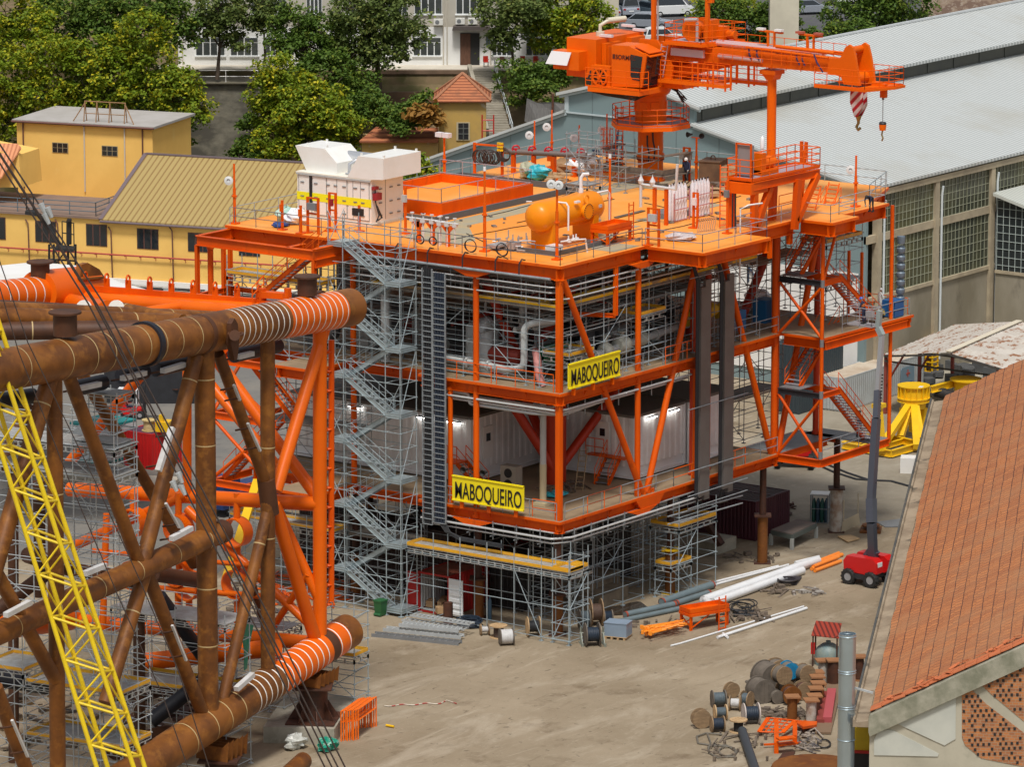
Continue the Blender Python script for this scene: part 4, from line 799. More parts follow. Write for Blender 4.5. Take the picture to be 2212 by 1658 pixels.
m=MB(); 
for x in (8.4,9.0,9.5,9.9): m.tube((x,-.05,ZL-.75),(x,-.05,ZL+.25),.2,10)
m.prism([V((7.6,-.45,ZL-.1)),V((10.8,-.45,ZL-.1)),V((10.2,-.45,ZL-.75)),V((8.2,-.45,ZL-.75))],(0,.12,0)); m.build('brace_node',ORANGE,ts)
m=MB()
for x,y in ((0,6.3),(8.4,0)): 
    dx,dy=(0,1) if x==0 else (1,0); o=(-.5 if x==0 else 0, -.5 if y==0 else 0)
    for z in (T_-.35,ZL-1.1): m.prism([V((x+o[0]-dx*1.5,y+o[1]-dy*1.5,z+.35)),V((x+o[0]+dx*1.5,y+o[1]+dy*1.5,z+.35)),V((x+o[0]+dx*.4,y+o[1]+dy*.4,z-.02)),V((x+o[0]-dx*.4,y+o[1]-dy*.4,z-.02))],(abs(dy)*.25,abs(dx)*.25,0))
m.build('gusset',ORANGE,ts)
# big inner legs with their braces (lower storey) and upper storey struts
RDK=mat('deep_orange_red',(.52,.035,.006),.45,0,(.42,.03,.006),.5,.5)
for x,y in ((8.4,6.3),(20.5,9)):
    m=MB(); m.tube((x,y,ZL),(x,y,ZM-.6),.68,20); m.build('main_leg',RDK,ts)
for p,q in [((8.2,6.0,ZL+.6),(5.4,9.2,ZM-.6)),((8.6,6.1,ZL+1),(15.5,4.5,ZM-.6)),((8.6,6.6,ZL+1),(11,12,ZM-.6)),((4.6,6,ZM),(1.8,7.5,T_)),((4.6,6,ZM),(7.5,3,T_)),((20,4,ZM),(23,6,T_)),((26,4,ZM),(22.5,5,T_)),((26,4,ZM),(29.5,3,T_))]: brace(p,q,.3,RDK)
m=MB(); m.tube((2.9,3.3,ZL),(2.9,3.3,ZM-.7),.2,12); m.build('pipe_riser',LGREY,ts); m=MB(); m.tube((2.9,3.3,ZL),(2.9,3.3,ZL+2.6),.215,12); m.box((2.9,3.3,ZL+.1),(.9,.9,.18)); m.build('riser_wrap',mat('cream_wrap',(.55,.47,.30),.7),ts)
# outrigger frame at the left of the top deck and the landing below
m=MB(); zf=ZU-.12
for a,b in [((-.4,25.3),(-3.9,25.3)),((-3.9,25.3),(-3.9,15.9)),((-3.9,15.9),(-.3,15.9)),((-3.9,18),(-2.2,18))]: m.ibeam((a[0],a[1],zf-.4),(b[0],b[1],zf-.4),.3,.62,.04)
m.ibeam((-3.9,15.9,zf-.6),(-.3,15.9,zf-.6),.32,1.2,.05)
m.build('outrigger_frame',ORANGE,ts)
for x,y,z0 in ((-3.9,25.3,19.2),(-1.3,25.3,16),(-3.9,15.9,19.4),(-1.0,25.0,16)): m=MB(); m.ibeam((x,y,z0),(x,y,zf-.7),.22,.26,.03,V((1,0,0))); m.build('hanger',ORANGE,ts)
m=MB(); z=19.1
for a,b in [((-3.9,25.3),(-.4,25.3)),((-3.9,25.3),(-3.9,19.5)),((-3.9,19.5),(-.4,19.5)),((-.4,25.3),(-.4,19.5)),((-3.9,21.2),(-.4,21.2))]: m.ibeam((*a,z),(*b,z),.2,.34,.03)
m.build('landing_frame',ORANGE,ts)
m=MB(); m.box((-2.2,20.4,z+.19),(3.2,1.6,.04)); m.build('landing_grating',GREY,ts)
for z in (ZM-.3,11.4,ZL-.3):
    m=MB()
    for a,b in [((-3.2,24.8),(.7,24.8)),((-3.2,24.8),(-3.2,19.6))]: m.ibeam((*a,z),(*b,z),.24,.45,.03)
    m.ibeam((-3.2,22.3,z),(.7,22.3,z),.2,.3,.03); m.build('outrigger_frame',ORANGE,ts)
for a,b in (((-3.2,24.8,ZL),(-3.2,19.8,11.2)),((-3.2,19.8,ZL),(-3.2,24.8,11.2)),((-3.2,24.8,11.5),(.7,24.8,ZM)),((-3.2,19.8,11.5),(-3.2,24.8,ZM-.3))): m=MB(); m.tube(a,b,.12,10); m.build('brace',ORANGE,ts)
for p_,q_ in (((-2.4,24.2,ZL),(-2.4,20,11.4)),((-.6,20,11.4),(-.6,24.2,ZM)),((-2.4,24.2,ZM),(-2.4,20.6,19.1))):
    s1,s2,s3=MB(),MB(),MB(); stair(s1,s2,s3,p_,q_,1.,.22,.3); st=s1.build('staircase',ORANGE,ts); s2.build('tread',GREY,st); s3.build('handrail',RAILO,st)
s1,s2,s3=MB(),MB(),MB(); stair(s1,s2,s3,(-2.4,21.3,19.3),(-2.4,16.3,ZU-.1),1.0,.22,.3); st=s1.build('staircase',ORANGE,ts); s2.build('tread',GREY,st); s3.build('handrail',RAILO,st)
# right stair tower
def lp(pts,z,w=.2,h=.36,name='stair_frame',mt=ORANGE):
    m=MB()
    for a,b in zip(pts[:-1],pts[1:]): m.ibeam((*a,z),(*b,z),w,h,.035)
    m.build(name,mt,ts)
X0,X1,Y0,Y1=24.0,32.4,-3.6,-.3
lp([(X0,Y1),(X0,Y0),(X1,Y0)],ZL-.25,.24,.5); lp([(X1,Y0),(X1,Y1+.6)],ZL-.25,.22,.5)
lp([(X0,Y0),(26.2,Y0),(26.2,Y1)],11.5); lp([(X0,Y0),(X0,Y1)],11.5,.2,.36,'landing_beam',DKST)
lp([(X0,Y0),(26.2,Y0),(26.2,Y1)],18.9); lp([(X0,Y0),(X0,Y1)],18.9,.2,.36,'landing_beam',DKST)
for z in (11.7,19.1): m=MB(); m.bx(X0+.1,Y0+1.7,z,26.1,Y1,z+.04); m.build('grating',GREY,ts)
for z in (ZL+.02,): m=MB(); m.bx(30.2,Y0,z-.05,X1,Y1+2,z); m.bx(24.3,-.35,z-.05,31,2.5,z); m.build('grating',GREY,ts)
m=MB(); m.ibeam((24.3,2.6,ZL-.25),(31,2.6,ZL-.25),.2,.45,.03); m.ibeam((31,-.3,ZL-.25),(31,2.6,ZL-.25),.2,.45,.03); m.ibeam((24.3,-.3,ZL-.25),(30,-.3,ZL-.25),.2,.45,.03); m.build('stair_frame',ORANGE,ts)
for x,y,z0,z1 in ((X0,Y0,ZL,ZU-1),(X1,Y0,ZL-.3,ZU-.3),(34.6,-3.7,ZM-.5,ZM)): m=MB(); m.tube((x,y,z0),(x,y,z1),.13,10); m.build('post',ORANGE,ts)
for z in (ZL+.3,11.6,ZM-.3,18.9): m=MB(); m.tube((X0,Y0,z-.25),(X0,Y0,z+.25),.14,10); m.build('unpainted_joint',GREY,ts)
for p,q in [((X0,Y0,ZL),(X0,Y1,11.3)),((X0,Y1,ZL),(X0,Y0,11.3)),((X0,Y0,ZM),(X0,Y1,18.7)),((X0,Y1,ZM),(X0,Y0,18.7)),((X0,Y0,18.9),(26.5,Y0+.5,ZU-1.))]: brace(p,q,.1)
for k,(p,q) in enumerate([((31.2,-3.0,ZL),(26.1,-3.0,11.7)),((24.9,-.8,11.7),(29.6,-.8,ZM)),((31.2,-3.0,ZM),(26.1,-3.0,19.1)),((24.9,-.8,19.1),(29.6,-.8,ZU))]):
    s1,s2,s3=MB(),MB(),MB(); stair(s1,s2,s3,p,q,1.15,.22,.32); st=s1.build('staircase',ORANGE,ts); s2.build('tread',mat('tread_grey',(.32,.31,.34),.6),st); s3.build('handrail',RAILO,st)
m=MB(); m.ibeam((24.2,-3.75,ZM-.5),(34,-3.9,ZM-.5),.2,.5,.035); m.build('edge_beam',ORANGE,ts)
# handrails: painted ones and the temporary grey ones
GR=mat('temporary_rail_grey',(.20,.19,.20),.45,.4)
def rl(pts,z,mt=GR,nm='handrail',**k): m=MB(); rail(m,[(*p,z) for p in pts],**k); m.build(nm,mt,ts)
rl([(-.3,25.2),(-.3,16.4),(-.2,-.2),(8.5,-.2)],ZU,sp=1.9); rl([(8.7,-.3),(8.8,-4.5),(15.7,-4.7),(15.7,-2.4),(22.6,-2.4)],ZU,mat('pale_rail',(.36,.34,.38),.45,.3),sp=1.9)
rl([(22.8,-2.8),(22.8,-4.9),(25.6,-4.9),(25.7,-3.7),(31.3,-3.7),(31.3,-2.5),(36.8,-.4)],ZU,GALV,sp=1.9); rl([(36.8,-.3),(36.8,14),(36.8,25.4),(24,25.4),(-.5,25.4)],ZU,GALV,sp=2.4)
rl([(24,-.2),(29,-.2)],ZU,RAILO)
rl([(11,-.3),(14.6,-.3)],ZM,RAILO,sp=1.2); rl([(-.2,.3),(-.2,4.6)],ZM,RAILO,sp=1.4); rl([(-.2,5),(-.2,10.3)],ZM,RAILO,sp=1.5); rl([(2,-.25),(24,-.25)],ZM,GALD,sp=2.2)
rl([(26.6,-3.5),(34.5,-3.75)],ZM,GALD,sp=2.); rl([(31.5,-.5),(34.5,-.5),(34.5,-3.6)],ZM,RAILO,sp=1.5)
rl([(2.6,-.3),(6.2,-.3)],ZL,RAILO,sp=1.8); rl([(12,-.3),(16,-.3)],ZL,RAILO,sp=1.8); rl([(0,.3),(0,2.)],ZL,RAILO,sp=1.6); rl([(17.8,-.3),(20.2,-.3)],ZL,RAILO,sp=1.3); rl([(.2,-.3),(12,-.3)],ZL,GALD,sp=1.9); rl([(16,-.28),(24,-.28)],ZL,GALD,sp=1.9); rl([(-.25,0),(-.25,10.2)],ZL,GALD,sp=1.9); rl([(24.4,-3.5),(31,-3.5)],ZL,GALD,sp=2)
# underdeck piping and cable ladders round the two near faces
def trayrun(pts,w,mt=TRAY,nm='cable_ladder',h=.12,rungs=True):
    m=MB()
    for a,b in zip(pts[:-1],pts[1:]):
        a,b=V(a),V(b); s,u=frame(b-a); 
        for k in (-1,1): m.beam(a+s*w/2*k,b+s*w/2*k,.04,h)
        m.beam(a-u*.02,b-u*.02,w-.05,.03)
    m.build(nm,mt,ts)
def pipe(pts,r,mt=PIPEG,nm='pipe',n=10,fl=()):
    pts=[V(p) for p in pts]; out=[pts[0]]
    for i in range(1,len(pts)-1):
        a,b,c=pts[i-1],pts[i],pts[i+1]; k=min(r*2.6,(b-a).length*.45,(c-b).length*.45); p,q=b+(a-b).normalized()*k,b+(c-b).normalized()*k
        for t in (0,.25,.5,.75,1): out.append(p*(1-t)**2+b*2*t*(1-t)+q*t*t)
    out.append(pts[-1]); m=MB(); m.path(out,r,n)
    for i,t in fl: a,b=pts[i],pts[i+1]; c=ulerp(a,b,t); d=(b-a).normalized(); m.tube(c-d*.08,c+d*.08,r*1.5,14)
    m.build(nm,mt,ts)
PW=mat('pale_pipe_run',(.52,.54,.54),.4,.2)
for z0,off in ((21.75,.0),(21.35,.25),(21.0,-.0)):
    pipe([(-.1+off,16,z0),(-.1+off,.6+off,z0),(.7+off,-.1+off,z0),(15,-.1+off,z0)],.05,PW)
trayrun([(.9,15,21.9),(.9,1,21.9)],.5); trayrun([(1.5,15,21.3),(1.5,1,21.3)],.6); trayrun([(1,1,21.9),(22,1,21.9)],.5); trayrun([(1,1.7,21.3),(22,1.7,21.3)],.6)
for i,(x,z0,r) in enumerate([(-.55,22.35,.09),(-.55,6.2,.07),(-.4,5.9,.05),(-.1,14.15,.07),(.2,13.9,.07),(-.2,6.5,.05)]):
    y1=15 if z0>15 else 10.2; pipe([(x,y1,z0),(x,.3,z0)] if i==0 else [(x,y1,z0),(x,0.2,z0),(.6,x,z0),(14.2 if z0>10 else 15,x,z0)],r,GALD if i==0 else PW)
pipe([(.2,9.8,14.35),(.2,7,14.35),(.2,7,13.7),(.2,2,13.7),(1,.4,13.7),(6,.4,13.9),(13,.4,13.9)],.09,LGREY); pipe([(.7,9,14.1),(.7,1.2,14.1),(12,1.2,14.2)],.08,LGREY)
for i in range(7):
    m=MB(); x=1.2+i*1.8; m.beam((x,-.3,ZL-.65),(x,-.3,5.5),.05,.05); m.beam((x,-.55,5.75),(x,.3,5.75),.05,.05); m.beam((-.3,x,ZL-.65),(-.3,x,5.5),.05,.05); m.beam((-.6,x,5.75),(.3,x,5.75),.05,.05)
    m.beam((x,.2,22.2),(x,.2,20.8),.05,.05); m.beam((.2,x,22.2),(.2,x,20.8),.05,.05); m.beam((x,.2,14.6),(x,.2,13.4),.05,.05); m.build('pipe_support',GALD,ts)
# the loop pipes over the upper edge
m=MB()
for b in (2.6,4.4,6.9,9.6,12.1): m.path([(.05,b,ZU-.0),(-.3,b,ZU+.12),(-.58,b,ZU-.1),(-.6,b,ZU-.75)],.045,6)
m.build('hose_loop',CABL,ts)
m=MB()
for b,r in ((4.1,.42),(6.5,.42),(10.4,.3),(9.4,.28)):
    for k in range(3): m.ring((-.25,b+.03*k,ZU+.55),V((1,.15*k,.1)),r-.02*k,.022,18,5)
m.build('hose_coil',CABL,ts)
# vertical cable ladders: left face and the two at the right face
def vlad(p,z0,z1,w,side,mt=CABL,fr=GALD):
    m=MB(); s=V(side); p=V(p)
    for k in (-1,1): m.beam(p+s*w/2*k+UP*z0,p+s*w/2*k+UP*z1,.06,.1,V((1,0,0)))
    n=int((z1-z0)/.34)
    for i in range(n): m.beam(p-s*w/2+UP*(z0+.34*i),p+s*w/2+UP*(z0+.34*i),.05,.05)
    o=m.build('vertical_ladder_tray',fr,ts); m=MB(); c=s.cross(UP)
    for k in range(4): q=p+s*w*(-.33+.22*k)+c*.08; m.tube(q+UP*z0,q+UP*z1,w*.1,6)
    m.build('cable_bundle',mt,o)
vlad((-.75,9.5,0),5.9,22.1,.75,(0,1,0)); vlad((-.8,8.55,0),6.1,21.9,.95,(0,1,0),mat('blue_black_cable',(.02,.03,.05),.6))
m=MB()
for k in range(5): m.path([(-.75,8.1-.0+k*.12,6.1),(-.7,7.8+k*.1,5.6),(-.5,7.2,5.35-k*.05),(-.4,4.,5.3-k*.05)],.05,6)
m.build('cable_bend',CABL,ts)
TG=mat('tray_cover_grey',(.155,.14,.13),.55,.3,(.20,.19,.18),.8,.5)
for x in (14.5,17.2):
    m=MB(); m.beam((x-.1,-.75,6.3),(x-.1,-.75,19.8),.28,.58,V((1,0,0))); m.beam((x+.45,-.75,6.0),(x+.45,-.75,20.2),.6,.2,V((0,1,0))); m.build('tray_cover',TG,ts)
    m=MB()
    for k in range(4): m.path([(x-.35-.1*k,-.7,6.3),(x-.35-.1*k,-.7,20.2),(x-.5-.1*k,-.4,21.2+.1*k),(x-1.2,.3,21.7+.1*k)],.06,6); m.path([(x-.3,-.7,6.3),(x-.2,-.4,5.6-.1*k),(x+.8+.3*k,.2,5.3-.1*k),(x+2.2,.8,5.4)],.05,6)
    m.build('cable_bundle',CABL,ts)
m=MB()
for z in (8.2,12.2,20.6,5.8,6.6): m.path([(12.6,-1.0,z),(19.4,-1.0,z)],.035,6)
for z in (5.0,5.5): m.path([(10.5,-.9,z+.2),(19,-.9,z)],.05,6)
m.build('temporary_rail',GALD,ts)
# a big grey process pipe loop on the main deck, header with valves on the right face
pipe([(2.2,-.0+1.8,19.2),(1.2,2.6,19.2),(.9,3.3,18.9),(.9,3.3,16.3),(.9,4.4,16.05),(.9,9.8,16.2)],.22,PIPEG,'process_pipe',14,((4,.3),(4,.6)))
pipe([(3.4,5.2,15.4),(3.4,5.2,20.3)],.26,LGREY,'process_pipe',14); pipe([(3.4,7.3,15.4),(3.4,7.3,18.5),(5,7.3,18.9)],.2,PIPEG,'process_pipe'); pipe([(1.1,14.2,15.4),(1.1,14.2,20.4),(1.4,12,20.7)],.3,LGREY,'process_pipe',14)
pipe([(3.0,1.7,16.3),(17,1.7,16.9)],.24,PIPEG,'process_pipe',14,((0,.1),(0,.22),(0,.34),(0,.47),(0,.58),(0,.7)))
for x,s in ((4.6,.55),(7.3,.5),(9.1,.62),(11.2,.5)):
    m=MB(); m.lathe([(0,-s),(s*.7,-s*.9),(s,-.3*s),(s,.3*s),(s*.7,s*.9),(0,s)],(x,1.7,16.4+.04*(x-3)),(1,0,0),14); m.tube((x,1.7,16.4),(x,1.7,17.5),.14,8); m.ring((x,1.7,17.5),UP,.3,.035,14,5); m.build('valve',mat('valve_grey',(.48,.50,.44),.45,0,(.35,.37,.32),1,.5),ts)
for i,x in enumerate((15.8,17.4,19.2)):
    m=MB(); m.tube((x,1.4,17.2),(x+1.5,1.4,17.5),.42,14); m.tube((x+.7,1.4,17.2),(x+.7,1.4,18.4),.2,8); m.build('yellow_valve',mat('valve_yellow',(.72,.47,.02),.5,0,(.5,.34,.03),1,.5),ts)
m=MB(); m.tube((2.1,2.7,17.1),(4.6,2.7,17.1),.42,16); m.box((3.3,2.7,16.5),(1.5,.7,.4)); m.build('green_motor',mat('motor_green',(.01,.20,.085),.45),ts)
m=MB(); m.path([(.9,1.9,15.3),(.9,2.2,16.),(1.3,2.6,16.9),(2.,3.2,17.2)],.25,10); m.build('pink_hose',mat('pink_wrap',(.52,.22,.20),.6),ts)
m=MB(); m.box((24.9,1.4,16.5),(1.3,1,1.5)); m.box((20.9,1.2,16.5),(1.5,1.,1.2)); m.build('blue_crate',mat('crate_blue',(.012,.12,.30),.5),ts)
# hidden-in-shade machinery blocks, vessels and added dark walls standing in for deep shade between the decks
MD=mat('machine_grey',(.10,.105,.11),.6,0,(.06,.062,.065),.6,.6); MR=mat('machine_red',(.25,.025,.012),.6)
m=MB(); m.bx(9.2,10,ZM,9.4,24.5,ZU-1.); m.bx(9.4,10,ZM,22,10.2,ZU-1.); m.bx(13.2,9,ZL+.1,13.4,24,ZM-.6); m.bx(17.4,9.2,ZL+.1,22.6,9.4,ZM-.6); m.build('blast_wall',mat('shade_wall_grey',(.055,.058,.062),.7,0,(.035,.036,.04),.5,.6),ts)
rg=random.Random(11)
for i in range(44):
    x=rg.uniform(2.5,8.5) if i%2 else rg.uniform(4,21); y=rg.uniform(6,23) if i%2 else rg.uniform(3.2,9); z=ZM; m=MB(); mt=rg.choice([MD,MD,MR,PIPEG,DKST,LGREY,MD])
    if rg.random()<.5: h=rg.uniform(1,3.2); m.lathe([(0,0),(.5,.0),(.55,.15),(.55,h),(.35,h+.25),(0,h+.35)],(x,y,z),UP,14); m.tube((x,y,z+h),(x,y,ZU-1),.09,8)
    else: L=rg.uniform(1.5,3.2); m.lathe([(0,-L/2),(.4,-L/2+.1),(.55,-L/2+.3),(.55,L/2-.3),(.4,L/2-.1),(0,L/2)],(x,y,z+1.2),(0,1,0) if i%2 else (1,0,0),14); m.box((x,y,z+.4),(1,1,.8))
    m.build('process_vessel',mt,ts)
for i in range(34):
    x=rg.uniform(2,9) ; y=rg.uniform(3,22); z=rg.uniform(17.5,21.8); 
    if i%2: p=[(x,1.5,z),(x,y,z),(x,y,z-rg.uniform(1,3))] if i%4==1 else [(1.5+i*.1,y,z),(8.5,y,z),(8.5,y,z-2)]
    else: p=[(1.5,2+rg.random()*6,z),(20,2+rg.random()*6,z)]
    if i%2==0: p[1]=(20,p[0][1],z)
    pipe(p,rg.choice([.05,.07,.1,.15]),rg.choice([GALD,PIPEG,MD,LGREY,MR]),'pipe',8)
# hangers and small members under the top deck at the right
m=MB(); m.ibeam((5.8,-.1,22.3),(5.8,-.1,19.2),.22,.25,.03,V((1,0,0))); m.ibeam((5.8,-.1,19.2),(4.8,2.5,19.2),.2,.25,.03); m.ibeam((19.9,-2.2,22.4),(19.9,-2.2,21.0),.22,.25,.03,V((1,0,0))); m.ibeam((22.2,-2.2,22.4),(22.2,-2.2,21.6),.3,.3,.03,V((1,0,0))); m.build('hanger',ORANGE,ts)
# door stairs and gear on the low deck
for p,q in (((4.2,8.8,ZL),(4.2,10.6,ZL+1.5)),((9.6,3.6,ZL),(11.4,3.9,ZL+1.5))):
    s1,s2,s3=MB(),MB(),MB(); stair(s1,s2,s3,p,q,.95,.22,.24); st=s1.build('staircase',ORANGE,ts); s2.build('tread',GREY,st); s3.build('handrail',RAILO,st)
m=MB(); m.bx(3.7,10.6,ZL+1.45,5.95,12,ZL+1.52); m.bx(11,2.8,ZL+1.45,11.65,5.8,ZL+1.52); m.build('door_landing',ORANGE,ts); m=MB(); rail(m,[(3.7,12,ZL+1.5),(3.7,10.6,ZL+1.5)],sp=.7); rail(m,[(11,5.8,ZL+1.5),(11,4.4,ZL+1.5)],sp=.7); m.build('handrail',RAILO,ts)
# ---------------------------------------------------------------- white equipment rooms on the low deck
WCOR=mat('white_corrugated',(.84,.85,.85),.4,0,(.60,.61,.60),.8,.4)
def module(name,label,x0,x1,y0,y1,z0,z1,faces,doors):
    t=thing(name,label,'equipment room',(x0,y0,z0)); m=MB(); m.bx(x0+.06,y0+.06,z0+.15,x1-.06,y1-.06,z1-.05); m.build('core',WHTS,t); m=MB()
    if 'l' in faces: corr_wall(m,(x0,y1,0),(x0,y0,0),z0+.75,z1-.1,.62,.05)
    if 'r' in faces: corr_wall(m,(x0,y0,0),(x1,y0,0),z0+.75,z1-.1,.62,.05)
    if 'e' in faces: corr_wall(m,(x1,y0,0),(x1,y1,0),z0+.75,z1-.1,.62,.05)
    m.build('wall',WCOR,t); m=MB(); m.bx(x0-.1,y0-.1,z1-.12,x1+.1,y1+.1,z1+.06); m.build('roof',mat('dark_roof_sheet',(.16,.15,.13),.7),t)
    m=MB(); m.bx(x0-.05,y0-.05,z0,x1+.05,y1+.05,z0+.2); 
    for x,y in ((x0,y0),(x1,y0),(x0,y1)): m.box((x,y,(z0+z1)/2),(.2,.2,z1-z0-.1))
    m.build('frame',WHTS,t)
    for (ax,p,w_,h_) in doors:
        o=V(p); m=MB()
        if ax=='x': m.box(o+V((-.1,0,h_/2)),(.08,w_,h_)); d=m.build('door',WHT,t); m=MB(); m.box(o+V((-.15,0,h_*.66)),(.04,w_*.38,h_*.24)); m.build('window',GLASS,d)
        else: m.box(o+V((0,-.1,h_/2)),(w_,.08,h_)); d=m.build('door',WHT,t); m=MB(); m.box(o+V((0,-.15,h_*.66)),(w_*.38,.04,h_*.24)); m.build('window',GLASS,d)
    return t
module('equipment_room','long white corrugated equipment room behind the galvanised stair tower',4.9,13,10.4,24.8,ZL+.1,11.6,'lr',[('y',(6.6,10.4,ZL+1.4),1.1,2.1)])
module('equipment_room','white corrugated equipment room behind the orange V brace on the lowest deck',11.7,17.4,2.6,8.5,ZL+.1,11.5,'lr',[('x',(11.7,4.9,ZL+1.6),1.0,2.0)])
module('equipment_room','narrow white corrugated room right of the two grey cable risers',17.6,22.4,2.3,8.5,ZL+.1,11.6,'re',[])
m=MB(); m.box((4.9,7.2,ZL+.85),(.7,1.2,1.6)); o=m.build('air_conditioner',mat('ac_beige',(.34,.31,.26),.6)); tag(o,'beige outdoor air conditioning unit with two fans on the lowest deck','air conditioner')
m=MB()
for z in (.5,1.2): m.lathe([(0,0),(.3,0),(.3,.03),(0,.04)],(4.55,7.2,ZL+z),(-1,0,0),14)
m.build('fan',BLK,o)
for i,(x,y,z0,z1,lb) in enumerate([(7.6,3.9,ZL,ZL+2.5,'wooden ladder leaning near the open grey door')]):
    m=MB(); ladder(m,(x,y,z0),(x+.9,y+.3,z1),.5,.3,.035,V((.3,-1,0))); tag(m.build('wooden_ladder',WOOD),lb,'ladder')
m=MB(); m.blob((5.2,4.0,ZL),(1.5,1.3,.35),4,12,5,.4); tag(m.build('plastic_sheet',TARP),'crumpled turquoise plastic sheet on the lowest deck','sheet')
m=MB(); rg=random.Random(4)
for k in range(26): a=rg.uniform(0,3); p=V((rg.uniform(5.6,9.2),rg.uniform(3.8,5.6),ZL+.04+rg.random()*.15)); d=V((math.cos(a),math.sin(a),0))*rg.uniform(.3,.9); m.beam(p-d,p+d,.08,.05)
tag(m.build('board_pile',WOODD),'scattered boards and scrap on the lowest deck beside the red leg','scrap pile')
LIT=bpy.data.materials.new('strip_lamp'); LIT.use_nodes=True; LIT.node_tree.nodes['Principled BSDF'].inputs['Emission Color'].default_value=(1,.96,.9,1); LIT.node_tree.nodes['Principled BSDF'].inputs['Emission Strength'].default_value=8
for k,(x,y,dx,dy,lb) in enumerate([(13.4,2.35,1.1,.1,'lit strip lamp over the wall left of the orange V brace'),(15.9,2.35,1.1,.1,'lit strip lamp over the wall right of the orange V brace'),(4.7,14,.1,1.1,'lit strip lamp on the long room behind the stair tower'),(4.7,19.5,.1,1.1,'lit strip lamp at the far left of the long room'),(4.7,11.6,.1,1.1,'lit strip lamp near the cable ladder')]):
    t=thing('strip_lamp',lb,'lamp',(x,y,11.2),'strip lamps on the equipment rooms'); m=MB(); m.box((x,y,11.25),(dx+.1,dy+.05,.06)); m.build('housing',GREY,t); m=MB(); m.box((x,y,11.18),(dx,dy,.06)); m.build('tube_light',LIT,t)
def hornpair(x,y,z,lb,d=V((-1,0,0))):
    m=MB()
    for k in (-1,1): c=V((x,y+k*.75,z)); m.lathe([(.06,0),(.08,.2),(.22,.5),(.2,.5),(0,.2)],c,d,12); m.tube(c,V((x+.1,y,z-.3)),.03,5)
    tag(m.build('horn_loudspeaker',BLK),lb,'loudspeaker')
hornpair(.1,6.3,ZL+2.3,'two black horn loudspeakers on the orange column above the yellow board')
# ---------------------------------------------------------------- name boards
def text_mesh(t):
    me=bpy.data.meshes.new_from_object(t); me.materials.clear(); o=bpy.data.objects.new('lettering',me); sc.collection.objects.link(o); bpy.data.objects.remove(t); return o
def board(lb,tl,tr,br,bl_,pln,outv,par_name='name_board'):
    P=[pln(*c) for c in (bl_,br,tr,tl)]; z0=(P[0].z+P[1].z)/2; z1=(P[2].z+P[3].z)/2
    a=V((P[0].x,P[0].y,z0)); b=V((P[1].x,P[1].y,z0)); W=(b-a).length; H=z1-z0; e=(b-a).normalized(); n=V(outv)
    m=MB(); m.prism([a,b,b+UP*H,a+UP*H],n*-.08); m.beam(a+UP*.05,b+UP*.05,.12,.08); m.beam(a+UP*(H-.05),b+UP*(H-.05),.12,.08)
    o=m.build(par_name,mat('sign_yellow',(.88,.72,.01),.4)); tag(o,lb,'sign')
    cu=bpy.data.curves.new('lettering','FONT'); cu.body='MABOQUEIRO'; cu.size=1; cu.extrude=.012; cu.offset=.004; cu.align_x='LEFT'; t=bpy.data.objects.new('lettering',cu); sc.collection.objects.link(t)
    bpy.context.view_layer.update(); w0=t.dimensions.x; t=text_mesh(t); h0=.73; ch=H*.66; sx=W*.93/w0; sy=ch/h0
    R3=Matrix((e,UP,n)).transposed(); M=Matrix.Translation(a+e*W*.035+UP*H*.13+n*.03)@R3.to_4x4()@Matrix.Diagonal((sx,sy,1,1))
    t.parent=o; t.matrix_local=M; t.data.materials.append(mat('sign_black',(.012,.012,.012),.5))
    m=MB()
    for k in (.12,.5,.88): c=a+e*W*k; m.beam(c-UP*.45-n*.02-n*.1,c+UP*.0-n*.1,.25,.1)
    m.build('bracket',ORANGE,o)
board('yellow MABOQUEIRO name board on the right face at the main deck',(1228.5,786),(1339,759),(1339,813),(1228.5,842),lambda u,v: FY(u,v,-.75),(0,-1,0))
board('yellow MABOQUEIRO name board on the left face at the lowest deck',(977,1028),(1131,1049),(1131,1106),(977,1082),lambda u,v: FX_(u,v,-.75),(-1,0,0))
# ---------------------------------------------------------------- brown support posts on stub cans
for k,(x,y,h,lb) in enumerate([(.3,.3,2.6,'rusty support post under the front corner of the platform'),(.6,6.6,2.6,'rusty support post beside the red container, on a square rusty can'),(13.0,.6,2.9,'brown support post between the right scaffold towers'),(23.4,.4,3.2,'brown support post in front of the maroon container'),(33.8,1.3,3.0,'brown support post under the right stair tower, on a pale can'),(24,24,3,'rusty support post behind the maroon container'),(12,24,3,'support post under the back of the platform'),(1,16.6,2.8,'brown support post behind the stair tower')]):
    t=thing('support_post',lb,'post',(x,y,0),'support posts under the platform'); m=MB(); m.tube((x,y,h),(x,y,ZL-.6),.22,12); m.build('post',RUSTD,t)
    m=MB(); m.lathe([(.34,.05),(.34,h-.05)],(x,y,0),UP,14) if k!=4 else m.lathe([(.45,.05),(.42,h-.05)],(x,y,0),UP,14)
    m.build('base_can',RUST if k!=4 else mat('peeling_white',(.50,.47,.42),.7,0,(.25,.14,.08),1.2,.9),t); m=MB(); m.box((x,y,h),(1.1,1.1,.09),.6); m.box((x,y,.03),(1.1,1.1,.06),.6); m.build('plate',RUSTD if k not in (2,) else YELF,t)
m=MB(); ext_=0
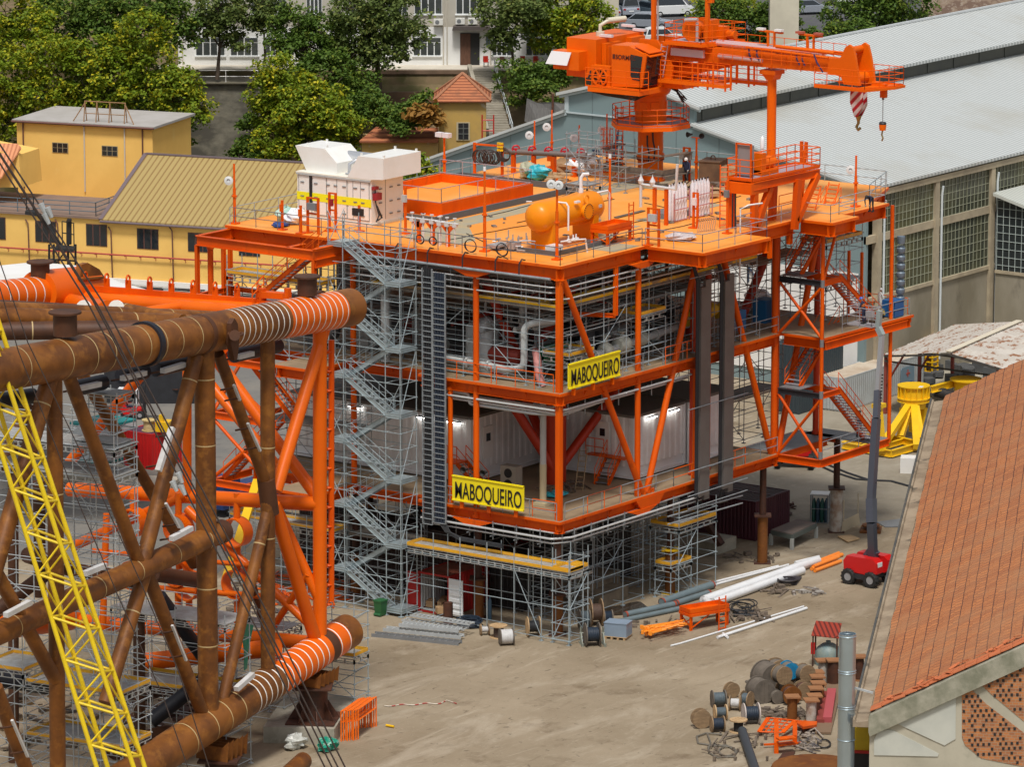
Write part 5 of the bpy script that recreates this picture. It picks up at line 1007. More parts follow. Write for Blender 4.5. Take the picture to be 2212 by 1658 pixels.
# ---------------------------------------------------------------- scaffolds
# galvanised stair tower
tx0,tx1,ty0,ty1=-2.1,-.45,10.6,16.2; t=thing('stair_tower','tall galvanised scaffold stair tower zigzagging up the left face','scaffold',(-1.3,13.4,0))
m=MB(); xs=(tx0,tx1); ys=(ty0,11.75,15.05,ty1)
for x in xs:
    for y in ys: m.tube((x,y,.05),(x,y,25.),.035,6,cap=False); m.box((x,y,.04),(.3,.3,.05))
z=.35; k=0
while z<24.9:
    for x in xs: m.tube((x,ty0-.1,z),(x,ty1+.1,z),.027,5,cap=False)
    for y in ys: m.tube((tx0-.1,y,z),(tx1+.1,y,z),.027,5,cap=False)
    z+=1.035; k+=1
for i in range(6):
    z=.4+i*4.15; m.tube((tx0,ty0,z),(tx1,ty0,z+4),.027,5); m.tube((tx0,ty1,z+2),(tx1,ty1,z+4),.027,5); m.tube((tx0,15.05,z+2.1),(tx0,16.2,z+4.1),.027,5); m.tube((tx0,ty0,z+2.),(tx0,11.75,z),.027,5)
m.build('tube_frame',GALVS,t)
zz=.4; side='r'
for i in range(12):
    z=.4+i*2.075; right=(i%2==0); y0,y1=(ty0,11.75) if right else (15.05,ty1); m=MB()
    m.bx(tx0,y0,z-.02,tx1,y1,z+.04)
    for hh in (.0,.14): m.ibeam((tx0-.03,y0,z-.1+hh),(tx0-.03,y1,z-.1+hh),.06,.16,.012); m.ibeam((tx0,y0-.03,z-.1+hh),(tx1,y0-.03,z-.1+hh),.06,.16,.012)
    m.build('landing',GALVS,t)
    if i<11:
        ax=tx0+.42 if right else tx1-.42; p=(ax,11.7 if right else 15.1,z); q=(ax,15.1 if right else 11.7,z+2.075)
        s1,s2,s3=MB(),MB(),MB(); stair(s1,s2,s3,p,q,.68,.2,.3,1.0,.02); s_o=s1.build('stair_flight',GALVS,t); s2.build('tread',GALD,s_o); s3.build('handrail',GALVS,s_o)
X,Y=V((1,0,0)),V((0,1,0))
scaffold('tube_scaffold','long scaffold with yellow toe boards under the left edge of the lowest deck',(-.1,-1.9,0),Y,6,1,2.07,1.5,0,4.5,4,(4.55,),(4.55,),'scaffolds around the platform')
scaffold('tube_scaffold','scaffold run behind the stair tower with a plank walkway',(-.1,16.4,0),Y,4,1,2.1,1.5,0,4.5,3,(4.55,),(4.55,),'scaffolds around the platform')
scaffold('tube_scaffold','short corner scaffold right of the front support post',(-1.5,-1.9,0),X,1,1,1.9,1.3,0,5.0,2,(4.6,),(4.6,),'scaffolds around the platform')
scaffold('tube_scaffold','open scaffold in the dark under the platform, near the front',(2,1.2,0),X,4,1,2.2,2.2,0,5.,2,(),(),'scaffolds around the platform')
scaffold('tube_scaffold','taller scaffold tower with two yellow edged levels beside the maroon container',(12.2,-.6,0),X,2,1,2.1,2.2,0,4.6,2,(4.6,),(4.6,),'scaffolds around the platform',extra=1.6)
scaffold('tube_scaffold','lower scaffold bay with yellow toe board in front of the taller tower',(11.6,-.4,0),X,1,1,2.3,1.2,0,2.2,1.8,(2.2,),(2.2,),'scaffolds around the platform',extra=2.2)
for lb,o_,d_,nx_,bx_,z0,z1,dk in [('hanging scaffold walkway behind the left face on the main deck',(1.9,.5,ZM),Y,6,2.4,ZM,20.4,(20.35,)),('hanging scaffold walkway behind the right face on the main deck',(.5,.5,ZM),X,9,2.45,ZM,20.4,(20.35,))]:
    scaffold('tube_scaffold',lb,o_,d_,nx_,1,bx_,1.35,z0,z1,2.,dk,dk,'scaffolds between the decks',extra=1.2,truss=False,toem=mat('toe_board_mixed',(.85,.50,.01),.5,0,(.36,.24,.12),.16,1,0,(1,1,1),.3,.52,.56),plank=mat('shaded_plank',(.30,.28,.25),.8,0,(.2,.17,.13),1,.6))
scaffold('tube_scaffold','scaffold bay with orange brown boards beside the right name board',(1.6,.4,ZM),X,1,1,2.6,2.0,ZM,17.,2,(17.2,),(17.2,),'scaffolds between the decks')
scaffold('tube_scaffold','scaffold bay in front of the grey valves on the main deck',(9.2,.4,ZM),X,1,1,2.8,1.6,ZM,18.6,2,(18.6,),(18.6,),'scaffolds between the decks')
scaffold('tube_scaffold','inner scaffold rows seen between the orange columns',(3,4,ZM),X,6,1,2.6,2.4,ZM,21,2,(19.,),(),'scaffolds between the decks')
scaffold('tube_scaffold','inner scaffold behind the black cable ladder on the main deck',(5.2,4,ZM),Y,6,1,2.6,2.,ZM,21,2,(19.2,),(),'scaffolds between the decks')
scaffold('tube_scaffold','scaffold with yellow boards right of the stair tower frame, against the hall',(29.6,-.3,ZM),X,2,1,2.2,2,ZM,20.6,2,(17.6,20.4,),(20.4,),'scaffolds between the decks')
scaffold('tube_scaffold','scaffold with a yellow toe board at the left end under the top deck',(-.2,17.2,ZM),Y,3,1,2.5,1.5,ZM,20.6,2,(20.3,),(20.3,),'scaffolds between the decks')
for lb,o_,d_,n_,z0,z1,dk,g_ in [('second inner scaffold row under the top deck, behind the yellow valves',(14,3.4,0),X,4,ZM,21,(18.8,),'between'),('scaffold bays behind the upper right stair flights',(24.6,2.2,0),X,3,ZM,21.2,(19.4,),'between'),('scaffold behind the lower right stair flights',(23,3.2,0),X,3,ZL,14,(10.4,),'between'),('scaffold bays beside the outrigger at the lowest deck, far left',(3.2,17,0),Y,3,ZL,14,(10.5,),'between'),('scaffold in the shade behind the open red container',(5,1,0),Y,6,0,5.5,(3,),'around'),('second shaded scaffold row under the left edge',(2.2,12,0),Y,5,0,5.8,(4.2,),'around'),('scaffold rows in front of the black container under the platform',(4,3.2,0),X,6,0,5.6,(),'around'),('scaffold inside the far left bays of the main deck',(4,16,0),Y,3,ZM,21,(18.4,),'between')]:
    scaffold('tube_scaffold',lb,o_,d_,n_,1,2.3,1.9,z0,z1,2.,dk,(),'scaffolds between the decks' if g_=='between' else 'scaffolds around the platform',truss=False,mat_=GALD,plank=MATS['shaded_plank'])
scaffold('tube_scaffold','light scaffold inside the lower right bays before the hall door',(18.5,9.5,0),X,5,1,2.4,2.4,0,14,2,(4.,8.),(),'scaffolds around the platform')
# ================================================================ PEDESTAL CRANE ON THE TOP DECK
CO=mat('crane_orange',(.80,.14,.002),.38,0,(.68,.105,.003),.4,.6,.03,(1,1,1),.25)
cr_=thing('pedestal_crane','orange pedestal crane with cab and horizontal boom on the top deck','crane',(30,14,ZU))
c0=V((30,14,0))
m=MB(); m.lathe([(1.0,ZU),(1.0,ZU+.15),(.86,ZU+.15),(.86,ZU+1.55),(.94,ZU+1.55),(.94,ZU+1.85),(.86,ZU+1.85),(.86,27.0),(1.06,27.05),(1.06,29.0),(1.25,29.15),(1.42,29.45),(1.42,29.6),(1.0,29.6),(1.0,29.9)],c0,UP,28); m.build('pedestal',CO,cr_)
m=MB(); m.lathe([(.98,ZU+1.62),(.98,ZU+1.66)],c0,UP,60)
for k in range(40): a=k*.157; m.box(c0+V((math.cos(a)*.9,math.sin(a)*.9,ZU+1.48)),(.05,.05,.12))
m.ring(c0+UP*29.1,UP,1.1,.03,28,5); m.build('bolt_ring',mat('bolt_dark',(.25,.05,.02),.5),cr_)
m=MB()
for a in (2.2,3.3,4.0,5.2): m.box(c0+V((math.cos(a)*1.06,math.sin(a)*1.06,28.3)),(.1,.6,.65),a)
m.build('access_cover',CO,cr_)
def octo(r,z,k=8,ph=.39): return [c0+V((r*math.cos(2*math.pi*i/k+ph),r*math.sin(2*math.pi*i/k+ph),z)) for i in range(k)]
m=MB(); m.prism(octo(2.65,27.12),(0,0,.05)); m.build('ring_platform',mat('platform_grey',(.24,.22,.24),.6),cr_)
m=MB(); O8=octo(2.65,27.0); 
for i in range(8): m.beam(O8[i],O8[(i+1)%8],.1,.28); m.beam(O8[i],c0+UP*26.9,.08,.2)
m.build('ring_frame',CO,cr_); m=MB(); rail(m,octo(2.62,27.17),1.15,1.0,.028,2,.12,True); m.build('ring_railing',RAILO,cr_)
m=MB(); ladder(m,(29.2,16.0,ZU),(29.2,16.0,28.2),.5,.3,.04,V((.3,-1,0))); ladder(m,(31.2,16.3,27.1),(31.2,16.3,30.2),.5,.3,.04,V((.3,-1,0))); m.build('ladder',RAILO,cr_)
m=MB(); 
for k in range(5): m.ring((29.0,16.9,24.9+k*.42),UP,.42,.02,12,4)
for a in range(6): b=a*1.05; m.beam((29.0+.42*math.cos(b),16.9+.42*math.sin(b),24.9),(29.0+.42*math.cos(b),16.9+.42*math.sin(b),26.6),.03,.03)
m.build('ladder_cage',RAILO,cr_)
m=MB(); 
for a,z in ((3.9,26.6),(3.5,26.4)): 
    p=lambda t,r=.93:c0+V((math.cos(a+t)*r,math.sin(a+t)*r,0)); m.path([p(0)+UP*z,p(.02,1.)+UP*(z-.6),p(.15,1.)+UP*(z-1.2),p(.1)+UP*(z-1.8)],.06,6)
m.build('cable',CABL,cr_)
# machinery house
XH=27.3; m=MB(); m.bx(XH,16.6,30.2,XH+5.6,19.0,32.8); m.build('machinery_house',CO,cr_)
m=MB(); m.bx(XH+.6,16.2,30.3,XH+2.4,16.55,32.5); m.bx(XH+.75,16.12,30.4,XH+2.2,16.18,32.3); m.box((XH+4.3,16.4,31.8),(1.6,.5,1.6)); m.build('house_door',CO,cr_)
m=MB(); m.prism([V((XH,17.3,32.0)),V((XH,19.4,32.0)),V((XH,19.4,30.75)),V((XH,17.3,30.75))],(-1.0,0,0)); m.build('intake_duct',CO,cr_)
m=MB(); m.prism([V((XH-1.0,17.9,31.95)),V((XH-1.0,19.5,31.95)),V((XH-1.35,19.75,31.1)),V((XH-1.35,18.0,31.1))],(-.05,0,0)); m.build('intake_flap',mat('flap_white',(.72,.72,.74),.4),cr_)
m=MB(); m.lathe([(.30,.0),(.30,.28),(0,.28)],(XH+1.9,17.6,32.8),UP,14); m.path([(XH+1.9,17.6,33),(XH+1.9,17.6,33.5),(XH+2.2,17.3,33.75),(XH+3.1,16.9,33.8)],.13,8); m.tube((XH+2.3,17.3,33.8),(XH+3.6,16.75,33.85),.2,12); m.build('exhaust',mat('exhaust_cream',(.62,.58,.46),.5),cr_)
m=MB()
for x,y,z in ((XH+1.2,16.6,32.95),(XH+5.1,16.6,32.95),(XH+5.2,17.6,33.15)): m.box((x,y,z),(.25,1.0,.16))
m.build('floodlight',mat('lamp_housing_white',(.75,.70,.72),.4),cr_)
m=MB(); m.box((XH-.2,15.9,30.4),(.55,1.5,1.5)); c=V((XH-.5,15.9,30.4)); m.lathe([(.62,0),(.62,.1),(.5,.1),(.5,0)],c,(-1,0,0),20); m.lathe([(0,.0),(.14,0),(.14,.22),(0,.22)],c,(-1,0,0),10)
for k in range(6): a=k*1.047; m.beam(c+V((-.08,math.cos(a)*.1,math.sin(a)*.1)),c+V((-.08,math.cos(a)*.5,math.sin(a)*.5)),.04,.12)
m.build('hose_reel',CO,cr_); m=MB(); m.box((XH-.51,15.9,30.4),(.02,1.0,1.0)); m.build('reel_backing',BLK,cr_)
m=MB()
for k in range(4): m.path([(XH-.6,16.6,30.8-.1*k),(XH-.75,16.75,30.2),(XH-.6,16.5,29.55-.06*k),(XH-.2,15.6,29.4-.08*k),(XH+.6,13.8,29.2-.1*k),(XH+1.4,13.2,29.3)],.05,6)
for k in range(3): m.path([(30,12.4,29.6),(29.5,11.6,29.7-.1*k),(29.4,11.0,29.3-.25*k),(29.7,10.9+.1*k,29.0-.1*k),(29.9,11.8,29.3)],.045,6)
m.build('hydraulic_hose',CABL,cr_)
# cab
XC0,XC1=26.9,28.7
pr_=[(15.05,29.85),(15.05,32.62),(13.67,32.66),(12.25,32.1),(12.6,29.95)]
m=MB(); m.prism([V((XC0,y,z)) for y,z in pr_],(XC1-XC0,0,0)); cb=m.build('cab',CO,cr_)
m=MB(); pw=[(13.5,32.1),(12.55,32.0),(12.78,30.4),(13.35,30.45),(13.5,30.7)]; m.prism([V((XC0-.03,y,z)) for y,z in pw],(.02,0,0)); m.build('side_window',GLASS,cb)
m=MB(); m.prism([V((XC0+.12,12.235,32.02)),V((XC1-.12,12.235,32.02)),V((XC1-.12,12.57,29.98)),V((XC0+.12,12.57,29.98))],(0,-.03,0)); m.build('front_window',GLASS,cb)
m=MB(); m.prism([V((XC0+.15,13.3,32.62)),V((XC1-.15,13.3,32.62)),V((XC1-.15,12.1,32.22)),V((XC0+.15,12.1,32.22))],(0,0,.05)); m.build('sun_visor',RAILO,cb)
m=MB(); m.prism([V((XC0+.05,12.5,32.22)),V((XC1-.05,12.5,32.22)),V((XC1-.1,12.0,32.0)),V((XC0+.1,12.0,32.0))],(0,0,.06)); m.build('visor_lip',CO,cb)
cu=bpy.data.curves.new('lettering','FONT'); cu.body='SORMEC'; cu.size=.42; cu.extrude=.008; cu.offset=.006; t=bpy.data.objects.new('lettering',cu); sc.collection.objects.link(t); t=text_mesh(t); t.parent=cb; t.matrix_local=Matrix.Translation(V((XC0-.025,14.72,31.72))-cr_.location)@Matrix(((0,0,-1,0),(-1,0,0,0),(0,1,0,0),(0,0,0,1))); t.data.materials.append(mat('logo_dark',(.10,.02,.01),.5))
m=MB(); m.box((XC0-.02,14.86,31.87),(.02,.2,.3)); m.build('logo_block',MATS['logo_dark'],cb)
m=MB(); m.bx(XC0-.85,12.2,29.5,XC1+.6,16.4,29.8); m.prism([V((XC0-.85,12.2,29.82)),V((XC0-.85,16.4,29.82)),V((XC0,16.4,29.82)),V((XC0,12.2,29.82))],(0,0,.02)); m.build('cab_platform',CO,cr_)
m=MB(); rail(m,[(XC0-.8,16.6,29.82),(XC0-.8,12.2,29.82),(XC0-.1,12.0,29.82)],1.25,1.1,.03,2,.1); m.build('cab_railing',RAILO,cr_)
m=MB(); m.box((30,14.2,30.2),(2.6,2.6,.7)); m.box((30,12.0,30.0),(2.2,2.6,.5)); 
for x in (29.0,31.0): m.prism([V((x-.08,14.6,30.4)),V((x-.08,11.6,30.4)),V((x-.08,11.5,31.2)),V((x-.08,12.8,32.9)),V((x-.08,14.2,32.9))],(.16,0,0))
m.build('slewing_frame',CO,cr_)
# lower access platform with rails
m=MB()
for x0,x1,y0,y1 in ((28.2,29.0,6.9,12.2),(31.0,31.8,5.2,12.2),(29.0,31.0,8.3,9.0)): m.bx(x0,y0,30.2,x1,y1,30.42)
m.build('access_platform',CO,cr_)
m=MB(); rail(m,[(28.2,12.0,30.42),(28.2,6.9,30.42)],1.3,.9,.03,3); rail(m,[(29.0,7,30.42),(29,12,30.42)],1.3,1.1,.025,2); rail(m,[(31.8,12,30.42),(31.8,5.2,30.42),(31.0,5.2,30.42)],1.3,.8,.03,3)
for x in (28.3,28.95,31.1,31.75):
    for y in (6.9,8.3,5.3 if x>30 else 9.5): m.beam((x,y,30.0),(x,y,31.6),.1,.1)
m.build('platform_railing',RAILO,cr_)
m=MB(); m.prism([V((29.6,11.9,30.3)),V((29.6,6.9,31.6)),V((29.6,6.9,31.9)),V((29.6,8.6,31.9)),V((29.6,12.2,31.0))],(.7,0,0)); m.build('luffing_cylinder',CO,cr_)
# boom (sits almost level): box section with walkway and cylinders on top
def by(t): return 12.6-t   # distance along the boom
m=MB(); m.prism([V((29.35,12.8,31.6)),V((29.35,-1.2,31.75)),V((29.35,-1.2,32.6)),V((29.35,12.8,32.75))],(1.3,0,0)); 
for i in range(12): m.bx(29.31,12-i*1.15,31.62,29.35,12.06-i*1.15,32.6)
m.build('boom',CO,cr_)
m=MB()
for k,x in ((0,29.7),(1,30.3)): m.tube((x,9.2,32.95),(x,.4,32.85),.17,10)
m.tube((29.15,8.0,32.2),(29.15,4.6,32.15),.15,10); m.build('boom_cylinder',mat('cylinder_pale',(.62,.42,.42),.35,.2),cr_)
m=MB()
for x in (29.05,30.95): m.tube((x,5.8,32.95),(x,-.6,32.75),.09,8)
m.path([(30.9,9,33.0),(30.9,-1,32.9)],.06,6); m.tube((29.3,3.6,33.15),(29.3,-.9,33.05),.12,10); m.build('service_pipe',CO,cr_)
m=MB(); rail(m,[(28.85,9.0,32.0),(28.85,.6,31.95)],1.05,.75,.024,2); rail(m,[(31.2,9.0,32.5),(31.2,-.6,32.4)],1.0,1.0,.024,1); m.build('boom_railing',RAILO,cr_)
m=MB()
for y in (5.6,5.0,1.9,1.5): m.path([(29.1,y,32.95),(29.0,y-.1,32.5),(29.05,y-.3,32.1)],.06,6)
m.path([(28.9,.4,32.9),(28.8,.1,32.4),(28.9,-.3,31.8)],.06,6); m.build('hose',mat('hose_blue_black',(.05,.03,.09),.5),cr_)
# tip
for x in (29.15,30.6):
    s=[(-.5,31.7),(-.55,32.7),(-1.45,32.8),(-1.8,33.5),(-2.1,33.72),(-2.4,33.55),(-2.62,32.8),(-2.95,31.1),(-1.75,31.1),(-1.5,31.6)]
    m=MB(); m.prism([V((x,y-(.25 if x>30 else 0),z)) for y,z in s],(.22,0,0)); m.build('tip_plate',CO,cr_)
m=MB(); m.tube((29.2,-2.1,33.3),(30.9,-2.1,33.3),.25,14); m.tube((29.2,-2.4,31.5),(30.9,-2.4,31.5),.4,16); m.bx(29.4,-1.9,31.5,30.6,-1.2,32.6); m.build('sheave',CO,cr_)
m=MB(); m.prism([V((x,y,30.85)) for x,y in ((28.3,0),(28.3,-3.9),(30.6,-4.8),(31.8,-4.8),(31.8,-.2),(30.9,-.2),(30.9,-3.2),(29.0,-3.0),(29.0,0))],(0,0,.16)); m.build('tip_platform',CO,cr_)
m=MB(); rail(m,[(28.35,0,31.),(28.35,-3.85,31.),(30.6,-4.7,31.),(31.7,-4.7,31.),(31.7,-.3,31.)],1.2,1.0,.028,2,.1); m.build('tip_railing',RAILO,cr_)
def lampT(y,pale=True):
    m=MB(); 
    for k in (-.25,.25): m.tube((29.7,y+k,32.9),(29.7,y+k,34.0),.09,8)
    m.beam((29.7,y-.9,34.0),(29.7,y+.9,34.05),.2,.12); o=m.build('lamp_bracket',CO,cr_); m=MB()
    for k in (-.7,.7): m.box((29.55,y+k,34.18),(.35,.55,.14))
    m.build('floodlight',mat('lamp_white',(.78,.78,.76),.3) if pale else mat('lamp_reddish',(.45,.10,.06),.4),o)
lampT(4.25); lampT(1.2,False)
# winch platform on the boom heel with service gantry
m=MB(); m.prism([V((28.4,11.9,32.75)),V((28.4,8.9,32.75)),V((31.8,7.6,32.75)),V((31.8,11.9,32.75))],(0,0,.2)); m.build('winch_platform',CO,cr_)
m=MB(); m.prism([V((28.6,11.7,32.96)),V((28.6,9.2,32.96)),V((31.6,8.0,32.96)),V((31.6,11.7,32.96))],(0,0,.015)); m.build('platform_grating',mat('grating_lilac',(.36,.30,.34),.6),cr_)
m=MB(); rail(m,[(28.45,11.85,32.95),(28.45,8.95,32.95),(31.75,7.65,32.95),(31.75,11.85,32.95)],1.25,.95,.03,2,.12,True); m.build('winch_railing',RAILO,cr_)
m=MB(); m.tube((29.4,10.3,33.7),(30.6,10.3,33.7),.55,18); m.tube((29.3,10.3,33.7),(29.4,10.3,33.7),.75,18); m.tube((30.6,10.3,33.7),(30.7,10.3,33.7),.75,18); m.box((30.0,9.2,33.8),(.9,.6,1.3)); m.box((30.8,8.9,33.5),(.7,.8,.9)); m.tube((31,8.6,33.4),(31,7.9,33.4),.3,12); m.build('winch',CO,cr_)
m=MB(); m.tube((29.0,10.6,34.4),(29.0,9.6,34.5),.12,8); m.tube((29.1,9.7,33),(29.1,9.7,34.3),.1,8); m.build('winch_cylinder',mat('cylinder_silver',(.65,.62,.62),.3,.5),cr_)
m=MB(); m.beam((29.5,13.45,32.3),(29.5,13.45,36.8),.26,.26,V((1,0,0))); m.beam((29.5,9.15,33),(29.5,9.15,36.1),.24,.24,V((1,0,0))); m.ibeam((29.5,13.6,36.4),(29.5,8.9,35.95),.3,.42,.03); m.box((29.5,8.9,35.9),(.3,.35,.55)); m.tube((29.5,9.3,35.7),(29.5,9.3,35.1),.06,6); m.build('service_gantry',CO,cr_)
m=MB(); m.tube((29.75,13.3,32.8),(29.75,13.3,36.2),.06,6); m.build('gantry_conduit',mat('conduit_grey',(.40,.38,.38),.5),cr_)
m=MB(); ladder(m,(28.7,12.4,30.5),(28.7,12.0,32.7),.5,.3,.04,V((0,1,0))); m.bx(28.8,9.0,32.0,29.0,11.6,32.5); m.build('side_ladder',mat('ladder_lilac',(.5,.40,.43),.5),cr_)
# hooks
m=MB()
for x in (29.75,30.25): m.prism([V((x,y,z)) for y,z in [(-1.9,30.9),(-1.85,29.9),(-2.2,28.95),(-2.45,28.95),(-2.85,29.7),(-2.8,30.9)]],(.08,0,0))
hb=m.build('hook_block',stripes('red_white_stripes','#b01828','#d8d2d2','x',.46,.5,.4,0,None,0,(0,.72,.69),1),cr_)
m=MB(); m.path([(30.05,-2.35,29.0),(30.05,-2.35,28.5),(30.05,-2.2,28.25),(30.05,-2.35,28.05),(30.05,-2.5,28.2)],.1,8); m.lathe([(.22,0),(.1,-.35),(0,-.35)],(30.05,-2.35,29.0),UP,10); m.build('hook',mat('brass_hook',(.34,.26,.10),.4,.6),hb)
m=MB()
for x in (29.8,30.1,30.3):
    for y in (-2.1,-2.6): m.tube((x,y,31.3),(x,y,30.8),.03,5)
m.build('hoist_rope',DKST,hb)
m=MB(); m.tube((30.6,-3.86,31),(30.6,-3.86,28.6),.025,5); m.tube((30.6,-3.86,30.1),(30.6,-3.86,30.3),.08,8); rp=m.build('whip_line',GREY,cr_); m=MB(); m.lathe([(0,-.42),(.2,-.4),(.24,-.1),(.22,.05),(.08,.12),(0,.15)],(30.6,-3.86,28.5),UP,14); m.build('headache_ball',CO,rp); m=MB(); m.lathe([(.22,0),(.25,.1),(.2,.2),(.0,.22)],(30.6,-3.86,28.45),UP,14); m.build('ball_collar',DKST,rp); m=MB(); m.path([(30.6,-3.86,28.1),(30.6,-3.8,27.8),(30.6,-3.9,27.6),(30.6,-3.82,27.4)],.06,6); m.build('small_hook',MATS['brass_hook'],rp)
m=MB(); m.box((30.6,-3.4,31.0),(.5,.6,.5)); m.box((30.6,-3.9,30.7),(.3,.4,.9)); m.build('whip_guide',CO,cr_)
# boom rest column
t=thing('boom_rest','tall round orange column carrying the crane boom','column',(31.8,4.5,ZU)); rb=V((30.0,4.35,0))
t.location=V((30,4.35,ZU)); m=MB(); m.tube((30,4.35,ZU),(30,4.35,31.2),.31,18); m.build('post',CO,t); m=MB(); m.box((30,4.35,31.35),(1.2,1.2,.28)); m.prism([V((29.55,4.35-.5,31.2)),V((29.55,4.85,31.2)),V((29.7,4.6,30.8)),V((29.7,4.1,30.8))],(.9,0,0)); m.build('saddle',CO,t)

# ================================================================ THINGS ON THE TOP DECK
# raised basin and its dark kerb
t=thing('raised_basin','shallow raised orange basin with guard rails on the top deck','basin',(15,20,ZU))
m=MB(); x0,x1,y0,y1,h=9.9,19.9,16.4,24.0,.85
for a in ((x0,y0,x1,y0+.2),(x0,y1-.2,x1,y1),(x0,y0+.2,x0+.2,y1-.2),(x1-.2,y0+.2,x1,y1-.2)): m.bx(a[0],a[1],ZU,a[2],a[3],ZU+h)
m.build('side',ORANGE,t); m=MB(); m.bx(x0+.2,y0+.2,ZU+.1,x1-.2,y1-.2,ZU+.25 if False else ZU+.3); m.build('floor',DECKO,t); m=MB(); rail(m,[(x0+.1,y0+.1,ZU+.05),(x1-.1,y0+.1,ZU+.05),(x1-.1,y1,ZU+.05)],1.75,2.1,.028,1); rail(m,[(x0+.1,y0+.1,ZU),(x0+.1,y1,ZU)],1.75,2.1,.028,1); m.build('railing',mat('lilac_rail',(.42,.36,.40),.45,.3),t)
m=MB(); x0,x1,y0,y1=7.6,23.4,15.2,24.9
for a in ((x0,y0,x1,y0+.15),(x0,y1-.15,x1,y1),(x0,y0+.15,x0+.15,y1-.15),(x1-.15,y0+.15,x1,y1-.15)): m.bx(a[0],a[1],ZU,a[2],a[3],ZU+.4)
tag(m.build('kerb_frame',mat('kerb_dark_grey',(.105,.115,.125),.5,0,(.08,.085,.09),.6,.5)),'dark grey steel kerb laid round the raised orange basin','kerb')
# generator housing
t=thing('generator_housing','white generator housing with hoods and a yellow band at the left of the deck','generator',(4.3,17.8,ZU))
gx0,gx1,gy0,gy1,gz=4.3,7.6,17.75,23.75,ZU+2.95
m=MB(); m.bx(gx0,gy0,ZU+.12,gx1,gy1,gz); m.build('body',WHT,t); m=MB(); m.bx(gx0-.06,gy0-.06,ZU,gx1+.06,gy1+.06,ZU+.14); m.build('skid',mat('cream_white',(.66,.62,.52),.5),t)
m=MB(); m.bx(gx0-.045,gy0-.02,ZU+1.2,gx0-.032,gy1,ZU+1.72); m.build('yellow_band',mat('band_yellow',(.86,.80,.01),.4),t)
m=MB(); m.bx(gx0-.09,gy0-.03,gz-.02,gx1+.05,gy1+.06,gz+.06); m.build('roof',mat('cream_roof',(.78,.74,.64),.5),t)
m=MB(); m.bx(gx0-.12,gy0,gz-.12,gx0-.0,gy1,gz-.03); m.build('gutter',LGREY,t)
for k,(ya,yb) in enumerate([(22.7,23.65),(21.4,22.5),(19.7,21.3),(17.9,19.6)]): m=MB(); m.bx(gx0-.03,ya+.04,ZU+.35,gx0-.002,yb-.04,gz-.2); m.build('door_panel',WHT,t)
m=MB(); m.bx(gx0-.1,22.5,ZU+.9,gx0-.03,22.7,gz-.15); m.build('door_gap',BLK,t)
m=MB()
for y in (18.4,19.0,19.9,20.6,21.2,22.2,23.3):
    for z in (.6,1.45,2.35): m.box((gx0-.05,y,ZU+z),(.05,.28,.07))
for x in (5.2,6.3,7.1):
    for z in (.6,1.4,2.3): m.box((x,gy0-.05,ZU+z),(.28,.05,.07))
for x in (5.75,): m.bx(x-.02,gy0-.012,ZU+.3,x+.02,gy0,gz-.1)
for y in (17.9,18.6,19.2,19.68,20.5,21.35,22.55,23.6): m.bx(gx0-.04,y-.018,ZU+.3,gx0-.031,y+.018,gz-.18)
m.bx(gx0-.04,17.9,ZU+.3,gx0-.031,23.6,ZU+.34)
m.build('latch',GREY,t)
HO=lambda pts,x0,x1: None
m=MB(); m.prism([V((gx0+.5,y,z)) for y,z in [(23.4,gz+.06),(24.3,gz+1.6),(21.9,gz+1.6),(20.9,gz+.75),(20.9,gz+.06)]],(2.7,0,0)); m.build('air_hood',WHT,t)
m=MB(); m.prism([V((gx0-.1,y,z)) for y,z in [(19.6,gz+.06),(18.7,gz+1.5),(16.7,gz+1.5),(16.7,gz+.15),(17.7,gz+.06)]],(3.9,0,0)); m.build('exhaust_hood',WHT,t)
m=MB(); m.tube((gx0+2.5,21.9,gz+.9),(gx0+2.5,19.2,gz+.9),.38,18); m.path([(gx0+.9,20.2,gz+.1),(gx0+.9,20.2,gz+.7),(gx0+1.2,19.9,gz+.95),(gx0+2.5,19.7,gz+1.)],.12,8); m.lathe([(.3,0),(.3,.05)],(gx0+.9,20.2,gz+.1),UP,12); m.build('silencer',mat('silencer_silver',(.58,.60,.63),.3,.6),t)
m=MB()
for x,y,z in ((5.2,23.6,1.65),(7.2,23.6,1.65),(5.2,22.0,1.65),(4.4,18.6,1.55),(4.4,16.8,1.55),(7.9,16.9,1.55),(7.9,18.6,1.55)): m.box((x,y,gz+z),(.12,.1,.25))
m.build('lifting_lug',WHT,t)
m=MB(); m.path([(gx0+.2,gy0-.15,ZU+2.4),(gx0+.1,gy0-.25,ZU+1.6),(gx0+.4,gy0-.3,ZU+.7),(gx0+.1,gy0-.3,ZU+.3)],.05,6); m.path([(gx0+.3,gy0-.2,ZU+1.3),(gx0+.7,gy0-.3,ZU+.5),(gx0+.2,gy0-.35,ZU+.4)],.06,6); m.build('cable',CABL,t)
m=MB(); m.box((gx0+.35,gy0-.2,ZU+1.9),(.6,.3,.45)); m.box((gx0+.2,gy0-.15,ZU+2.45),(.5,.2,.2)); m.build('red_valve_box',mat('dark_red',(.30,.02,.03),.5),t)
